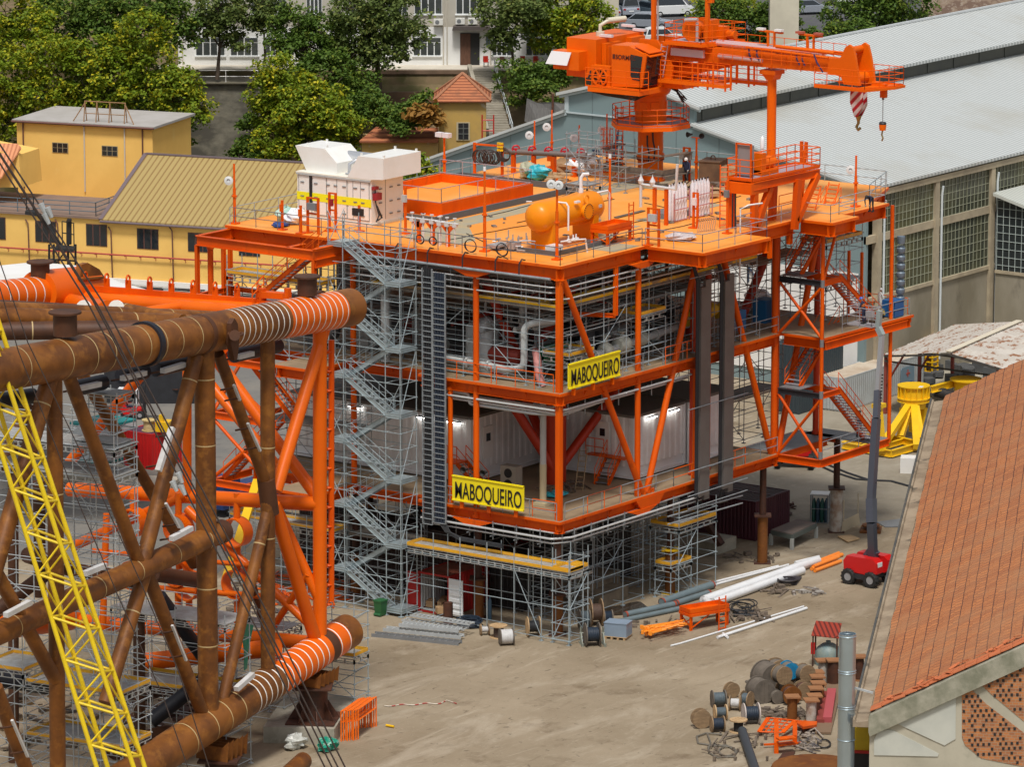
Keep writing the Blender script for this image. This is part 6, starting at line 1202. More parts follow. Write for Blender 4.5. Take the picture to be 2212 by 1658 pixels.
# orange vessel
VS=mat('vessel_orange',(.86,.28,.004),.33,0,(.80,.22,.004),.4,.5,spec=.35)
t=thing('pressure_vessel','fat orange pressure vessel lying on saddles on the top deck','vessel',(6.3,4.0,ZU)); vy,vz,vr=4.1,ZU+2.05,.95
prf=[(0,-3.45)]+[(vr*math.sin(a),-2.75-.7*math.cos(a)) for a in (.3,.6,.9,1.2,1.57)]+[(vr,2.75)]+[(vr*math.cos(a),2.75+.7*math.sin(a)) for a in (.37,.67,.97,1.27)]+[(0,3.45)]
m=MB(); m.lathe(prf,(6.3,vy,vz),(1,0,0),32); m.build('shell',VS,t)
for x in (4.1,8.5): m=MB(); m.prism([V((x-.25,vy-.8,ZU)),V((x-.25,vy+.8,ZU)),V((x-.25,vy+.85,vz-.3)),V((x-.25,vy-.85,vz-.3))],(.5,0,0)); m.build('saddle',VS,t)
m=MB(); c=V((7.1,vy-vr,vz)); m.tube(c,c+V((0,-.18,0)),.42,20); m.tube(c+V((0,-.18,0)),c+V((0,-.28,0)),.5,24); m.ring(c+V((0,-.1,.75)),V((0,1,0)),.25,.05,14,5); m.build('manhole',VS,t)
m=MB(); 
for k in range(20): a=k*.314; m.box(c+V((math.cos(a)*.46,-.3,math.sin(a)*.46)),(.05,.06,.05))
m.build('bolt',mat('bolt_brown',(.2,.08,.02),.5),t)
m=MB(); m.tube((8.0,vy,vz+vr),(8.0,vy,vz+vr+.25),.16,10); m.path([(8.0,vy,vz+1.1),(8.0,vy,vz+1.9),(8.1,vy-.1,vz+2.1),(8.4,vy-.3,vz+2.1)],.11,8); m.path([(4.9,vy-.5,vz+.8),(4.9,vy-1.1,vz+.8),(4.9,vy-1.25,vz+.6),(4.9,vy-1.25,vz-.9)],.06,8); m.path([(9.3,vy-.3,vz+.8),(9.9,vy-.7,vz+.9),(10.1,vy-.7,vz+.7),(10.1,vy-.7,ZU)],.055,8); m.path([(3.6,vy+.6,vz+.9),(3.2,vy+.7,vz+.95)],.05,6); m.box((6.2,vy-1.0,vz+.7),(.4,.2,.12)); m.build('white_pipework',mat('white_pipe',(.78,.76,.76),.3),t)
m=MB(); m.bx(8.6,vy-.99,vz+.0,8.9,vy-.93,vz+.2); m.build('name_plate',LGREY,t)
m=MB(); 
for a in ((2.3,1.9,7.2,2.05),(2.3,2.05,2.45,6.2),(7.05,2.05,7.2,3.0)): m.bx(a[0],a[1],ZU,a[2],a[3],ZU+.28)
m.build('drip_tray',MATS['kerb_dark_grey'],t)
m=MB(); m.box((3.2,2.7,ZU+.3),(.9,.7,.4)); m.build('white_box',WHTS,t); m=MB(); m.path([(2.5,1.7,ZU+.9),(3.6,1.4,ZU+.9),(4.4,1.2,ZU+.85),(4.6,1.2,ZU)],.06,8); 
for x in (3.1,3.6,3.9): m.tube((x,1.55,ZU+.8),(x,1.55,ZU+1.2),.05,6); m.box((x,1.5,ZU+.9),(.2,.2,.2))
m.build('drain_pipe',MATS['white_pipe'],t)
rg=random.Random(9); m=MB()
for k in range(16): p=V((rg.uniform(1.6,3.4),rg.uniform(4.6,6.8),ZU+rg.uniform(.1,.9))); m.tube(p,p+V((rg.uniform(-.6,.6),rg.uniform(-.6,.6),0)),.05,6); m.tube(p,p+UP*rg.uniform(.2,.5),.04,6)
m.box((2.4,5.2,ZU+.35),(.8,.6,.4)); m.box((2.2,6.2,ZU+.3),(1.4,.8,.15)); m.build('valve_skid',mat('skid_grey',(.42,.40,.40),.4,.3),t)
# maintenance table beside the vessel
def table(name,lb,c,L,W,H,lx):
    t=thing(name,lb,'work platform',c); c=V(c); x=V(lx).normalized(); y=UP.cross(x); K=lambda a,b,z:c+x*a*L/2+y*b*W/2+UP*z
    m=MB(); m.prism([K(-1,-1,H),K(1,-1,H),K(1,1,H),K(-1,1,H)],UP*.08); 
    for a,b in (((-1,-1),(1,-1)),((1,-1),(1,1)),((1,1),(-1,1)),((-1,1),(-1,-1))): m.beam(K(*a,H+.2),K(*b,H+.2),.04,.25); m.beam(K(*a,H-.08),K(*b,H-.08),.1,.16)
    m.build('top',ORANGE,t)
    for a in (-1,1):
        for b in (-1,1): m=MB(); m.ibeam(K(a*.93,b*.88,0),K(a*.93,b*.88,H-.1),.14,.16,.02,V((1,0,0))); m.build('leg',ORANGE,t)
    m=MB(); m.beam(K(-.93,-.88,.2),K(-.93,.88,H-.3),.06,.06); m.beam(K(-.93,.88,.2),K(-.93,-.88,H-.3),.06,.06); m.beam(K(-.93,-.88,.15),K(0,-.88,H-.2),.06,.06); m.build('cross_brace',ORANGE,t); return t
table('work_platform','small orange work platform standing against the pressure vessel',(8.3,2.0,ZU),2.6,1.3,.95,(1,0,0))
m=MB(); ladder(m,(9.75,1.5,ZU),(9.75,1.5,ZU+2.4),.5,.3,.04,V((1,0,0))); tag(m.build('ladder',ORANGE),'short orange ladder behind the work platform at the vessel','ladder')
m=MB(); rg=random.Random(77)
for a,b in (((960,520),(1180,478)),((1120,480),(1330,430)),((1330,490),(1600,425)),((1300,520),(1560,470)),((1240,500),(1440,520)),((1390,440),(1600,480)),((1050,470),(1300,400)),((1100,560),(1010,505))):
    m.path([Z(a[0]+(b[0]-a[0])*k/6+rg.uniform(-5,5),a[1]+(b[1]-a[1])*k/6+rg.uniform(-2,2),ZU+.03) for k in range(7)],.028,5)
tag(m.build('loose_cables',CABL),'thin dark cables trailing across the orange top deck','cable')
m=MB()
for k in range(40):
    q=Z(rg.uniform(960,1640),rg.uniform(425,520),ZU+.05); 
    if -.2<q.x<35 and 0<q.y<24 and not (7<q.x<24 and 15<q.y<25): m.box(q,(rg.uniform(.15,.6),rg.uniform(.1,.4),rg.uniform(.04,.2)),rg.random()*3)
tag(m.build('deck_litter',mat('litter_deck',(.32,.24,.16),.7,0,(.12,.12,.12),2,1,0,(1,1,1),.3,.46,.54)),'small scraps and offcuts lying about the top deck','scrap')
# masts
def mast(lb,x,y,h,lamps='round',r=.1,z=ZU,nm='light_mast',g='masts on the top deck',cat='mast'):
    t=thing(nm,lb,cat,(x,y,z),g); m=MB(); m.tube((x,y,z),(x,y,z+h*.6),r,8); m.tube((x,y,z+h*.6),(x,y,z+h),r*.7,8); m.box((x,y,z+.05),(.5,.5,.1)); m.tube((x,y,z+h*.45),(x,y,z+h*.45+.1),r*1.7,8)
    m.prism([V((x-.2,y,z+.1)),V((x+.2,y,z+.1)),V((x,y,z+.6))],(0,.03,0)); m.build('post',RAILO,t)
    if lamps=='round' or lamps=='two':
        for k in ((-1,1) if lamps=='two' else (1,)):
            m=MB(); c=V((x-.2,y+.28*k,z+h*(.93 if lamps=='two' else .72))); m.lathe([(.27,0),(.29,.06),(.12,.1),(.12,.07),(.27,.03)],c,V((-.9,-.4,.1)),14,True); m.lathe([(0,.0),(.25,0),(.25,.03),(0,.03)],c,V((-.9,-.4,.1)),14); m.beam(V((x,y,c.z)),c,.04,.04); m.build('lamp',mat('lamp_disc',(.66,.68,.68),.35),t)
    if lamps=='horn':
        m=MB()
        for k in (-.35,.35): m.lathe([(.05,0),(.08,.15),(.19,.4),(.0,.2)],(x,y+k,z+h+.2),(-.7,-.6 if k<0 else .3,0),12)
        m.build('horn',BLK,t); m=MB(); m.beam((x,y-.4,z+h),(x,y+.4,z+h),.05,.05); m.build('cross_arm',RAILO,t)
    if lamps=='cap': m=MB(); m.tube((x,y,z+h),(x,y,z+h+.25),r*.9,8); m.build('lamp',WHTS,t)
    if lamps=='flood':
        m=MB()
        for k in (-.3,.3): m.box((x-.1,y+k,z+h+.1),(.4,.5,.3))
        m.build('lamp',MATS['lamp_housing_white'],t)
    return t
def mp(u,v): p=Z(u,v,ZU); return p.x,p.y
for lb,u,vb,vt,lm in [('tall orange mast with two white lamps in front of the vessel',1203,562,388,'two'),('orange mast with a white cap on the left deck edge',1047,544,372,'cap'),('orange mast with twin floodlights at the back left corner of the basin',960,396,296,'flood'),('orange mast with a white cap behind the small scaffold tower',1317,502,344,'cap'),('slim orange pole with one round lamp, left of the red valves',1154.6,372,263,'round'),('tallest slim orange pole with round lamps above the red valves',1192,368,240,'round'),('slim orange pole behind the white bag',1251,368,272,'round'),('slim orange pole with a round lamp just left of the crane pedestal',1310.7,372,248,'round'),('orange pole with two black horns right of the crane pedestal',1504,396,299,'horn'),('orange mast with a small lamp above the right landing',1848,447,338,'round'),('thin orange mast with a silver lamp at the far left corner',507,484,356,'round')]:
    x,y=mp(u,vb); mast(lb,x,y,(vb-vt)/ (FX/((Z(u,vb,ZU)-CAM).length))/.975,lm,.1 if 'slim' not in lb else .075)
# short posts with boxes, valve trees
def ibox(lb,u,v,h,w_=.5,bx_=.5,cat='junction box',boxm=None,two=False):
    x,y=mp(u,v); t=thing('equipment_post',lb,cat,(x,y,ZU),'small equipment posts on the deck'); m=MB(); 
    for k in ((0,w_) if two else (0,)): m.beam((x+k*0,y-k,ZU),(x+k*0,y-k,ZU+h),.13,.13,V((1,0,0)))
    m.box((x,y,ZU+.04),(.5,.5,.08)); 
    if two: m.beam((x,y,ZU+h-.05),(x,y-w_,ZU+h-.05),.1,.1); m.beam((x,y,ZU+h*.55),(x,y-w_,ZU+h*.55),.1,.1)
    m.build('post',ORANGE,t); m=MB(); m.box((x-.12,y-(w_/2 if two else 0),ZU+h*.75),(.2,bx_,.45)); m.build('box',boxm or LGREY,t); return t
for a in [('twin orange posts carrying grey boxes beside the generator',665,503,2.3,.85,.7,None,GREY,True),('paired orange posts in front of the generator housing',712,500,2.5,.5,.2,None,MATS['dark_red'],True),('black loudspeakers on a short orange post beside the generator',776,501,1.7,.4,.8,'loudspeaker',BLK,False),('orange post with grey cabinet at the right corner of the generator',876,505,3.0,.3,.3,None,LGREY,False),('orange equipment posts with cabinet at the deck kink',1400,531,2.4,.8,.6,'cabinet',LGREY,True),('orange post with lilac box beside the white cylinders',1498,493,2.3,.3,.3,None,MATS['lamp_housing_white'],True),('single orange post with small box on the right deck',1571,505,3.4,.3,.3,None,GREY,False),('orange posts with twin grey detectors near the crane',1477,394,2.4,.45,.9,'detector',mat('detector_grey',(.30,.28,.25),.5),True),('orange post with yellow lamps beside the A frame',1662,476,2.3,.3,.3,'lamp post',YELF,False),('orange box on a post at the far left of the bags',1192,362,.9,.3,.5,None,ORANGE,False),('orange box on a post behind the scaffold mast',1325,368,.9,.3,.5,None,ORANGE,False),('slim orange post left of the valve row on the deck edge',610,497,1.9,.2,.1,None,RAILO,False),('slim orange post right of the white bags',650,505,1.8,.2,.1,None,RAILO,False)]:
    ibox(a[0],a[1],a[2],a[3],a[4],a[5],a[6] or 'junction box',a[7],a[8])
VWH=mat('valve_white',(.66,.66,.66),.35,.1)
def vtree(lb,u,v,n,dx,h=1.5):
    x,y=mp(u,v); t=thing('valve_manifold',lb,'valves',(x,y,ZU),'white valve trees'); m=MB(); m.beam((x,y,ZU),(x,y,ZU+h-.2),.2,.2,V((1,0,0))); m.prism([V((x-.1,y-.5,ZU+h-.2)),V((x-.1,y+.5,ZU+h-.2)),V((x-.1,y+.15,ZU+h-.55)),V((x-.1,y-.15,ZU+h-.55))],(.2,0,0)); m.build('stand',ORANGE,t); m=MB()
    for k in range(n):
        p=V((x-.1,y-dx*(k-(n-1)/2),ZU)); m.tube(p,p+UP*h,.045,6); m.box(p+UP*(h-.1),(.2,.28,.26)); m.tube(p+UP*h,p+UP*(h+.35),.04,6); m.tube(p+UP*(h+.3),p+UP*(h+.36),.13,10)
    m.tube((x-.1,y-dx*(n/2),ZU+h),(x-.1,y+dx*(n/2),ZU+h),.06,6); m.build('valve',VWH,t)
vtree('white valve tree nearest the generator on the deck edge',905,523,2,.9); vtree('middle white valve tree on the left deck edge',935,527,3,.7); vtree('right hand white valve tree left of the tall mast',968,533,3,.6)
x,y=mp(1425,485); t=thing('vent_stack','white vent pipes on orange legs left of the white cylinders','pipework',(x,y,ZU)); m=MB(); 
for k in (0,.9): m.beam((x,y-k+.4,ZU),(x,y-k+.4,ZU+2.3),.2,.2,V((1,0,0)))
m.build('leg',ORANGE,t); m=MB(); m.path([(x-.1,y+1.4,ZU+1),(x-.1,y+1.4,ZU+2.5),(x-.1,y+.9,ZU+2.45),(x-.1,y-1.3,ZU+2.4),(x-.1,y-1.4,ZU+4.0)],.1,8)
for k in (.5,1.4): m.lathe([(.14,0),(.2,.2),(.05,.5),(0,.7)],(x-.1,y+k,ZU+2.5),UP,8)
m.build('pipe',VWH,t)
m=MB(); p=Z(1599,503,ZU); m.path([p+V((0,0,-3.2)),p+V((0,0,1.5)),p+V((.3,-.4,1.75)),p+V((1.,-1.0,1.85))],.055,8); tag(m.build('white_pipe_gooseneck',VWH),'thin white pipe bent over the rail at the right deck corner','pipe')
# rack of white cylinders
t=thing('cylinder_rack','two rows of tall white gas cylinders in a rack on the deck','gas cylinders',(18.5,3.6,ZU)); k=0
for x0,y0,n in ((16.9,3.2,5),(19.2,3.0,5)):
    for i in range(n):
        for j in range(2): m=MB(); p=V((x0+i*.33,y0+j*.3,ZU+.1)); m.lathe([(0,0),(.14,0),(.14,2.0),(.06,2.2),(.06,2.3),(0,2.3)],p,UP,10); m.build('cylinder',mat('cylinder_white',(.74,.72,.75),.35),t); 
m=MB()
for x0,y0 in ((16.7,3.0),(19.0,2.8)):
    for z in (.1,.8,1.5): 
        m.beam((x0,y0,ZU+z),(x0+1.75,y0,ZU+z),.04,.05); 
    for x in (x0,x0+1.75): m.beam((x,y0,ZU),(x,y0,ZU+1.9),.05,.05); m.beam((x,y0+.6,ZU),(x,y0+.6,ZU+1.9),.05,.05)
m.build('rack_frame',mat('rack_pinkish',(.50,.22,.24),.5),t)
m=MB()
for x0,y0 in ((16.9,3.2),(19.2,3.0)): 
    for i in range(5): m.tube((x0+i*.33,y0,ZU+2.3),(x0+i*.33,y0,ZU+2.5),.06,6); 
m.build('cap',DKST,t)
# A frame walkway carrying winch at the right
t=thing('access_gantry','orange A frame gantry with railed walkway on the right edge of the deck','gantry',(18,-2,ZU)); GZ=26.3
g0=V((17.6,-1.0,GZ)); g1=V((24.3,-1.6,GZ))
gp=lambda u,v,z=GZ: Z(u,v,z)
a,b,c,d=gp(1603,418),gp(1775,373),gp(1775,360),gp(1603,398)
m=MB(); W1=V((0,1.9,0)); A0,A1=V((17.2,-2.6,GZ)),V((24.6,-2.9,GZ)); m.prism([A0,A1,A1+W1,A0+W1],UP*.1); m.ibeam(A0-UP*.3,A1-UP*.3,.25,.5,.03); m.ibeam(A0+W1-UP*.3,A1+W1-UP*.3,.25,.5,.03); m.box(A0+V((.7,.9,-.45)),(1.9,2.0,.7)); m.build('walkway',ORANGE,t)
m=MB(); m.prism([A0+V((.1,.1,.1)),A1+V((-.1,.1,.1)),A1+W1+V((-.1,-.1,.1)),A0+W1+V((.1,-.1,.1))],UP*.02); m.build('grating',MATS['grating_lilac'],t)
m=MB(); rail(m,[A0+UP*.1,A1+UP*.1,A1+W1+UP*.1,A0+W1+UP*.1],1.25,.95,.035,2,.12,True); m.build('railing',RAILO,t)
for p,q in ((V((17.6,-2.5,ZU)),A0+V((.4,.1,-.5))),(V((17.6,-.8,ZU)),A0+V((.4,1.8,-.5))),(V((17.8,-2.5,ZU+.1)),A0+V((2.2,.1,-.6))),(V((21.7,-2.9,ZU-.5)),A1+V((-2.6,.0,-.4))),(V((21.9,-2.9,ZU)),A1+V((-.3,.0,-.4))),(V((21.7,-1.2,ZU)),A1+V((-2.6,1.8,-.4)))): m=MB(); m.beam(p,q,.42,.36,V((0,1,0))); m.build('leg',ORANGE,t)
m=MB(); m.tube(A0+V((2.2,.9,.8)),A0+V((3.3,.9,.8)),.42,16); m.tube(A0+V((3.3,.9,.8)),A0+V((3.8,.9,.8)),.3,14); m.box(A0+V((2.0,.9,.9)),(.5,.9,1.3)); m.box(A0+V((2.7,.9,.3)),(1.9,1,.3)); m.build('winch',CO,t)
m=MB(); c=A0+V((.9,1.1,1.2)); m.box(c,(.35,1.0,1.9)); m.build('control_cabinet',mat('cabinet_grey',(.26,.24,.24),.5),t); m=MB(); m.beam(c+V((-.25,.55,-1.1)),c+V((-.25,.55,1.1)),.1,.1); m.beam(c+V((-.25,-.55,-1.1)),c+V((-.25,-.55,1.1)),.1,.1); m.beam(c+V((-.25,-.55,1.05)),c+V((-.25,.55,1.05)),.1,.1); m.build('cabinet_frame',ORANGE,t)
m=MB(); ladder(m,A0+V((-.5,1.8,-3)),A0+V((-.5,1.8,1.0)),.5,.3,.04,V((.6,-.8,0))); m.build('ladder',RAILO,t)
m=MB(); m.tube(A0+V((-.1,1.2,-3)),A0+V((-.1,1.2,-.2)),.06,6); m.tube(A0+V((-.2,1.35,-3)),A0+V((-.2,1.35,-.2)),.05,6); m.build('conduit',CABL,t)
m=MB(); m.lathe([(.14,0),(.14,.6),(.06,.75),(0,.8)],A0+V((4.0,1.9,1.5)),UP,10); m.tube(A0+V((4,1.9,0)),A0+V((4,1.9,1.5)),.1,8); m.build('beacon',WHTS,t)
m=MB()
for k in (0,.55): m.beam((26.3,-.4-k*0,ZU),(26.3+k,-.4,ZU+4.4-k*.2),.18,.18,V((1,0,0)))
tag(m.build('guide_posts',ORANGE),'pair of tall orange guide posts right of the gantry walkway','posts')
m=MB(); ladder(m,(25.9,-1.2,ZU-.5),(27.2,-.9,ZU+1.3),.8,.3,.05,V((0,1,0))); ladder(m,(28.2,-1.2,ZU-.5),(29.5,-.9,ZU+1.3),.8,.3,.05,V((0,1,0))); tag(m.build('stair_head_rails',RAILO),'orange stair head rails at the top of the right stair tower','handrail')
# scaffold round the crane base and the slim tower
scaffold('tube_scaffold','tube scaffold wrapped round the base of the crane pedestal',(28.3,12.2,ZU),Y,2,2,1.9,1.9,ZU,ZU+1.6,1.5,(),(),'scaffolds on the top deck',mat_=GALD,extra=1.2)
m=MB(); 
for a,b in (((28.0,16.2),(28.0,11.6)),((28.0,11.6),(30.6,11.2)),((28.2,16.6),(31,17))):
    m.beam((*a,ZU+2.1),(*b,ZU+2.1),.5,.06); m.beam((*a,ZU+.75),(*b,ZU+.75),.6,.06); m.beam((*a,ZU+1.0),(*b,ZU+1.0),.05,.3)
tag(m.build('scaffold_planks',WOODD),'weathered planks round the crane pedestal scaffold','planks')
scaffold('tube_scaffold','slim scaffold tower behind the orange pressure vessel',(13.6,6.6,ZU),Y,1,1,1.6,1.4,ZU,ZU+5.6,1.6,(ZU+2.6,),(),'scaffolds on the top deck',mat_=GALD,extra=.6)
# loose goods
def bag(lb,u,v,w_,h,mt,seed,nm='bag',cat='bag',z=ZU,g=None,amp=.22,n=12):
    p=Z(u,v,z); m=MB(); m.blob((p.x,p.y,z),(w_,w_*.8,h),seed,n,8,amp); return tag(m.build(nm,mt),lb,cat,g)
bag('big white bag standing on a pallet in front of the hall wall',1255,378,2.2,1.6,PLAST,3,'bulk_bag'); bag('bundle of brown packing paper left of the big white bag',1222,372,1.8,1.0,CARDB,4,'paper_bundle'); bag('turquoise sheeting crumpled beside the red valves',1163,389,1.9,1.0,TARP,5,'plastic_sheet'); bag('pale green sack left of the turquoise sheeting',1140,385,1.4,1.1,mat('sack_green',(.42,.42,.30),.7,0,(.3,.3,.2),2,.5,.4),6,'sack')
bag('white bulk bag beside the twin orange posts, far left',640,484,1.7,1.0,PLAST,7,'bulk_bag'); bag('torn pale green sack beside the white bulk bag, far left',618,480,1.4,1.0,mat('pale_green_bag',(.50,.62,.52),.6,0,(.1,.4,.4),3,.5,.4),8,'sack'); bag('blue sheet under the sacks at the left end',606,490,1.3,.3,mat('blue_sheet',(.02,.06,.25),.5),9,'sheet')
bag('white sheet rolled over the deck scrap near the right deck corner',1473,518,2.3,.4,mat('crumpled_lilac',(.50,.42,.42),.5,0,(.7,.66,.66),4,.7,.6),10,'plastic_roll')
rg=random.Random(21)
for lb,u,v,n,sp,mt in [('heap of torn cardboard beside the turquoise sheeting',1195,392,14,1.5,CARDB),('cardboard and pallets stacked in front of the rusty bin',1520,420,20,2.6,CARDB),('boards and a tarpaulin heaped beside the gantry ladder',1560,415,12,1.8,WOODD)]:
    p=Z(u,v,ZU); m=MB()
    for k in range(n): a=rg.uniform(0,3.1); m.box(p+V((rg.uniform(-sp,sp)*.6,rg.uniform(-sp,sp)*.6,rg.uniform(.05,.5))),(rg.uniform(.4,1.1),rg.uniform(.3,.8),rg.uniform(.03,.25)),a)
    tag(m.build('cardboard_heap',mt),lb,'heap')
m=MB(); p=Z(1540,400,ZU); m.box(p+UP*.85,(1.9,1.4,1.7),.3); m.box(p+UP*1.7,(2.0,1.5,.06),.3); m.ring(p+UP*1.8,V((1,0,0)),.2,.04,10,5); tag(m.build('rusty_bin',mat('bin_brown',(.10,.055,.03),.8,0,(.17,.10,.05),1,.7)),'dark rusty steel bin behind the cardboard heap','bin')
m=MB(); p=Z(1477,415,ZU); 
for z in (.05,.2,.42,.58): 
    for k in range(5): m.box(p+V((0,-.9+k*.45,z)),(1.9,.28,.04),.4)
tag(m.build('pallet',WOOD),'wooden pallets stacked behind the white cylinders','pallet')
p=Z(1566,402,ZU); m=MB(); m.box(p+UP*.9,(1.2,2.0,.9),.2); m.box(p+UP*.35,(1.0,1.7,.5),.2); tag(m.build('carton',CARDB),'long brown carton on a white crate left of the gantry','carton')
m=MB(); 
for u,v,u2,v2 in ((1060,452,1125,436),(1330,470,1390,455),(1330,520,1300,525),(1440,470,1490,460),(1600,450,1650,443)):
    a,b=Z(u,v,ZU+.06),Z(u2,v2,ZU+.06); m.beam(a,b,.3,.05)
tag(m.build('loose_planks',WOODD),'loose grey planks lying on the orange top deck','planks')
m=MB(); p=Z(1452,468,ZU); m.box(p+UP*.18,(2.4,1.4,.35),.0); m.box(p+V((1.4,1.,.1)),(1.8,1.2,.2)); tag(m.build('steel_tray_stack',GREY),'stack of dark grey steel trays beside the white cylinders','trays')
m=MB(); p=Z(1508,503,ZU)
for k in range(9): m.beam(p+V((-.1+.16*k,-.05*k,0)),p+V((.15+.16*k,-.05*k,.85)),.05,.05)
m.beam(p,p+V((1.4,-.4,0)),.05,.05); m.beam(p+UP*.85,p+V((1.5,-.4,.85)),.05,.05); tag(m.build('wooden_rack',mat('rack_pink_wood',(.52,.30,.17),.7)),'small slatted wooden rack leaning beside the orange post','rack')
# red valves row at the back
t=thing('valve_skid','red and grey valve skid at the back edge of the top deck','valves',(26.8,22.5,ZU)); m=MB()
for k in range(4): m.beam((27+.4*k,23.2-1.4*k,ZU),(27+.4*k,23.2-1.4*k,ZU+1.3),.25,.25,V((1,0,0)))
m.build('leg',ORANGE,t); m=MB(); m.tube((26.8,23.8,ZU+1.5),(28.5,18.2,ZU+1.5),.2,10); m.ring((28.5,17.7,ZU+1.0),V((1,.3,0)),.5,.12,16,6); m.build('pipe',mat('brown_pipe_grey',(.16,.13,.12),.5),t)
m=MB()
for k in range(5): c=V((27+.35*k,23.0-1.1*k,ZU+1.7)); m.ring(c,V((1,1,.2)),.24,.06,12,5); m.box(c-UP*.15,(.25,.25,.4))
m.build('handwheel',mat('wheel_red',(.55,.015,.03),.4),t)
# hose rack
t=thing('hose_rack','rack hung with dark cables and yellow connectors behind the basin','rack',(25,24.3,ZU)); m=MB(); m.beam((25,25.0,ZU),(25,25.0,ZU+2.2),.15,.15,V((1,0,0))); m.beam((25,25.0,ZU+2.1),(25.3,22.9,ZU+2.1),.12,.12); m.beam((25.3,22.9,ZU),(25.3,22.9,ZU+2.2),.15,.15,V((1,0,0))); m.build('frame',ORANGE,t)
m=MB()
for k in range(12): m.ring((24.9+.02*k,24.6-.12*k,ZU+1.25+.04*(k%3)),V((1,.2*math.sin(k),.1)),.5-.03*(k%4),.04,16,5)
for k in range(5): m.ring((25,22.6-.06*k,ZU+1.6),V((1,.2,.1)),.5-.05*k,.04,16,5)
m.build('cable_coil',mat('coil_brown_black',(.05,.03,.025),.6),t); m=MB()
for k in range(9): m.box((24.9,22.9-.13*(k%3),ZU+1.9+.22*(k//3)),(.2,.14,.14),k)
m.build('connector',YELF,t)
# right end process skid at the main deck: tall blue grey stack
t=thing('stack_unit','slim blue grey stacked unit standing on the right outrigger platform','machine',(33.4,-2.9,ZM)); m=MB()
for k in range(8): m.lathe([(.26,0),(.30,.1),(.30,.3),(.2,.42),(.26,.46)],(34.2,-3.2,ZM+.3+.55*k),UP,10)
m.lathe([(.24,0),(.28,.35),(.28,.5),(0,.5)],(34.2,-3.2,ZM+4.75),UP,12); m.build('stack',mat('slate_blue',(.13,.18,.23),.5,.2,(.2,.25,.3),2,.5),t); m=MB(); m.box((33.3,-3.2,ZM+.6),(1.1,1.,1.1)); m.build('tank',mat('tank_blue',(.01,.10,.30),.5),t)
for y in (-1.2,-.2): m=MB(); m.beam((31.6,y-.6,ZM),(31.6,y-.6,ZM+4.4),.16,.16,V((1,0,0))); tag(m.build('orange_post',ORANGE),'upright orange channel post behind the basket, '+('nearer' if y<-1 else 'farther')+' one','post')
m=MB()
for k in range(9): m.box((31.5+.25*k,-3.0+.1*(k%3),ZM+.3+.15*(k%2)),(.25,.3,.2),k)
tag(m.build('tool_pile',mat('tool_mix',(.55,.45,.12),.6,0,(.1,.12,.15),4,1,0,(1,1,1),.4,.48,.52)),'pile of pale and yellow fittings beside the boom lift basket','fittings')
bag('white plastic sheeting bunched on the right main deck',1640,662,2.2,1.1,PLAST,13,'plastic_sheet',z=ZM); bag('grey dust cover slumped on the right main deck',1600,682,2.4,.9,mat('dust_cover',(.25,.25,.27),.6,0,(.4,.4,.42),2,.6,.5),14,'dust_cover',z=ZM)
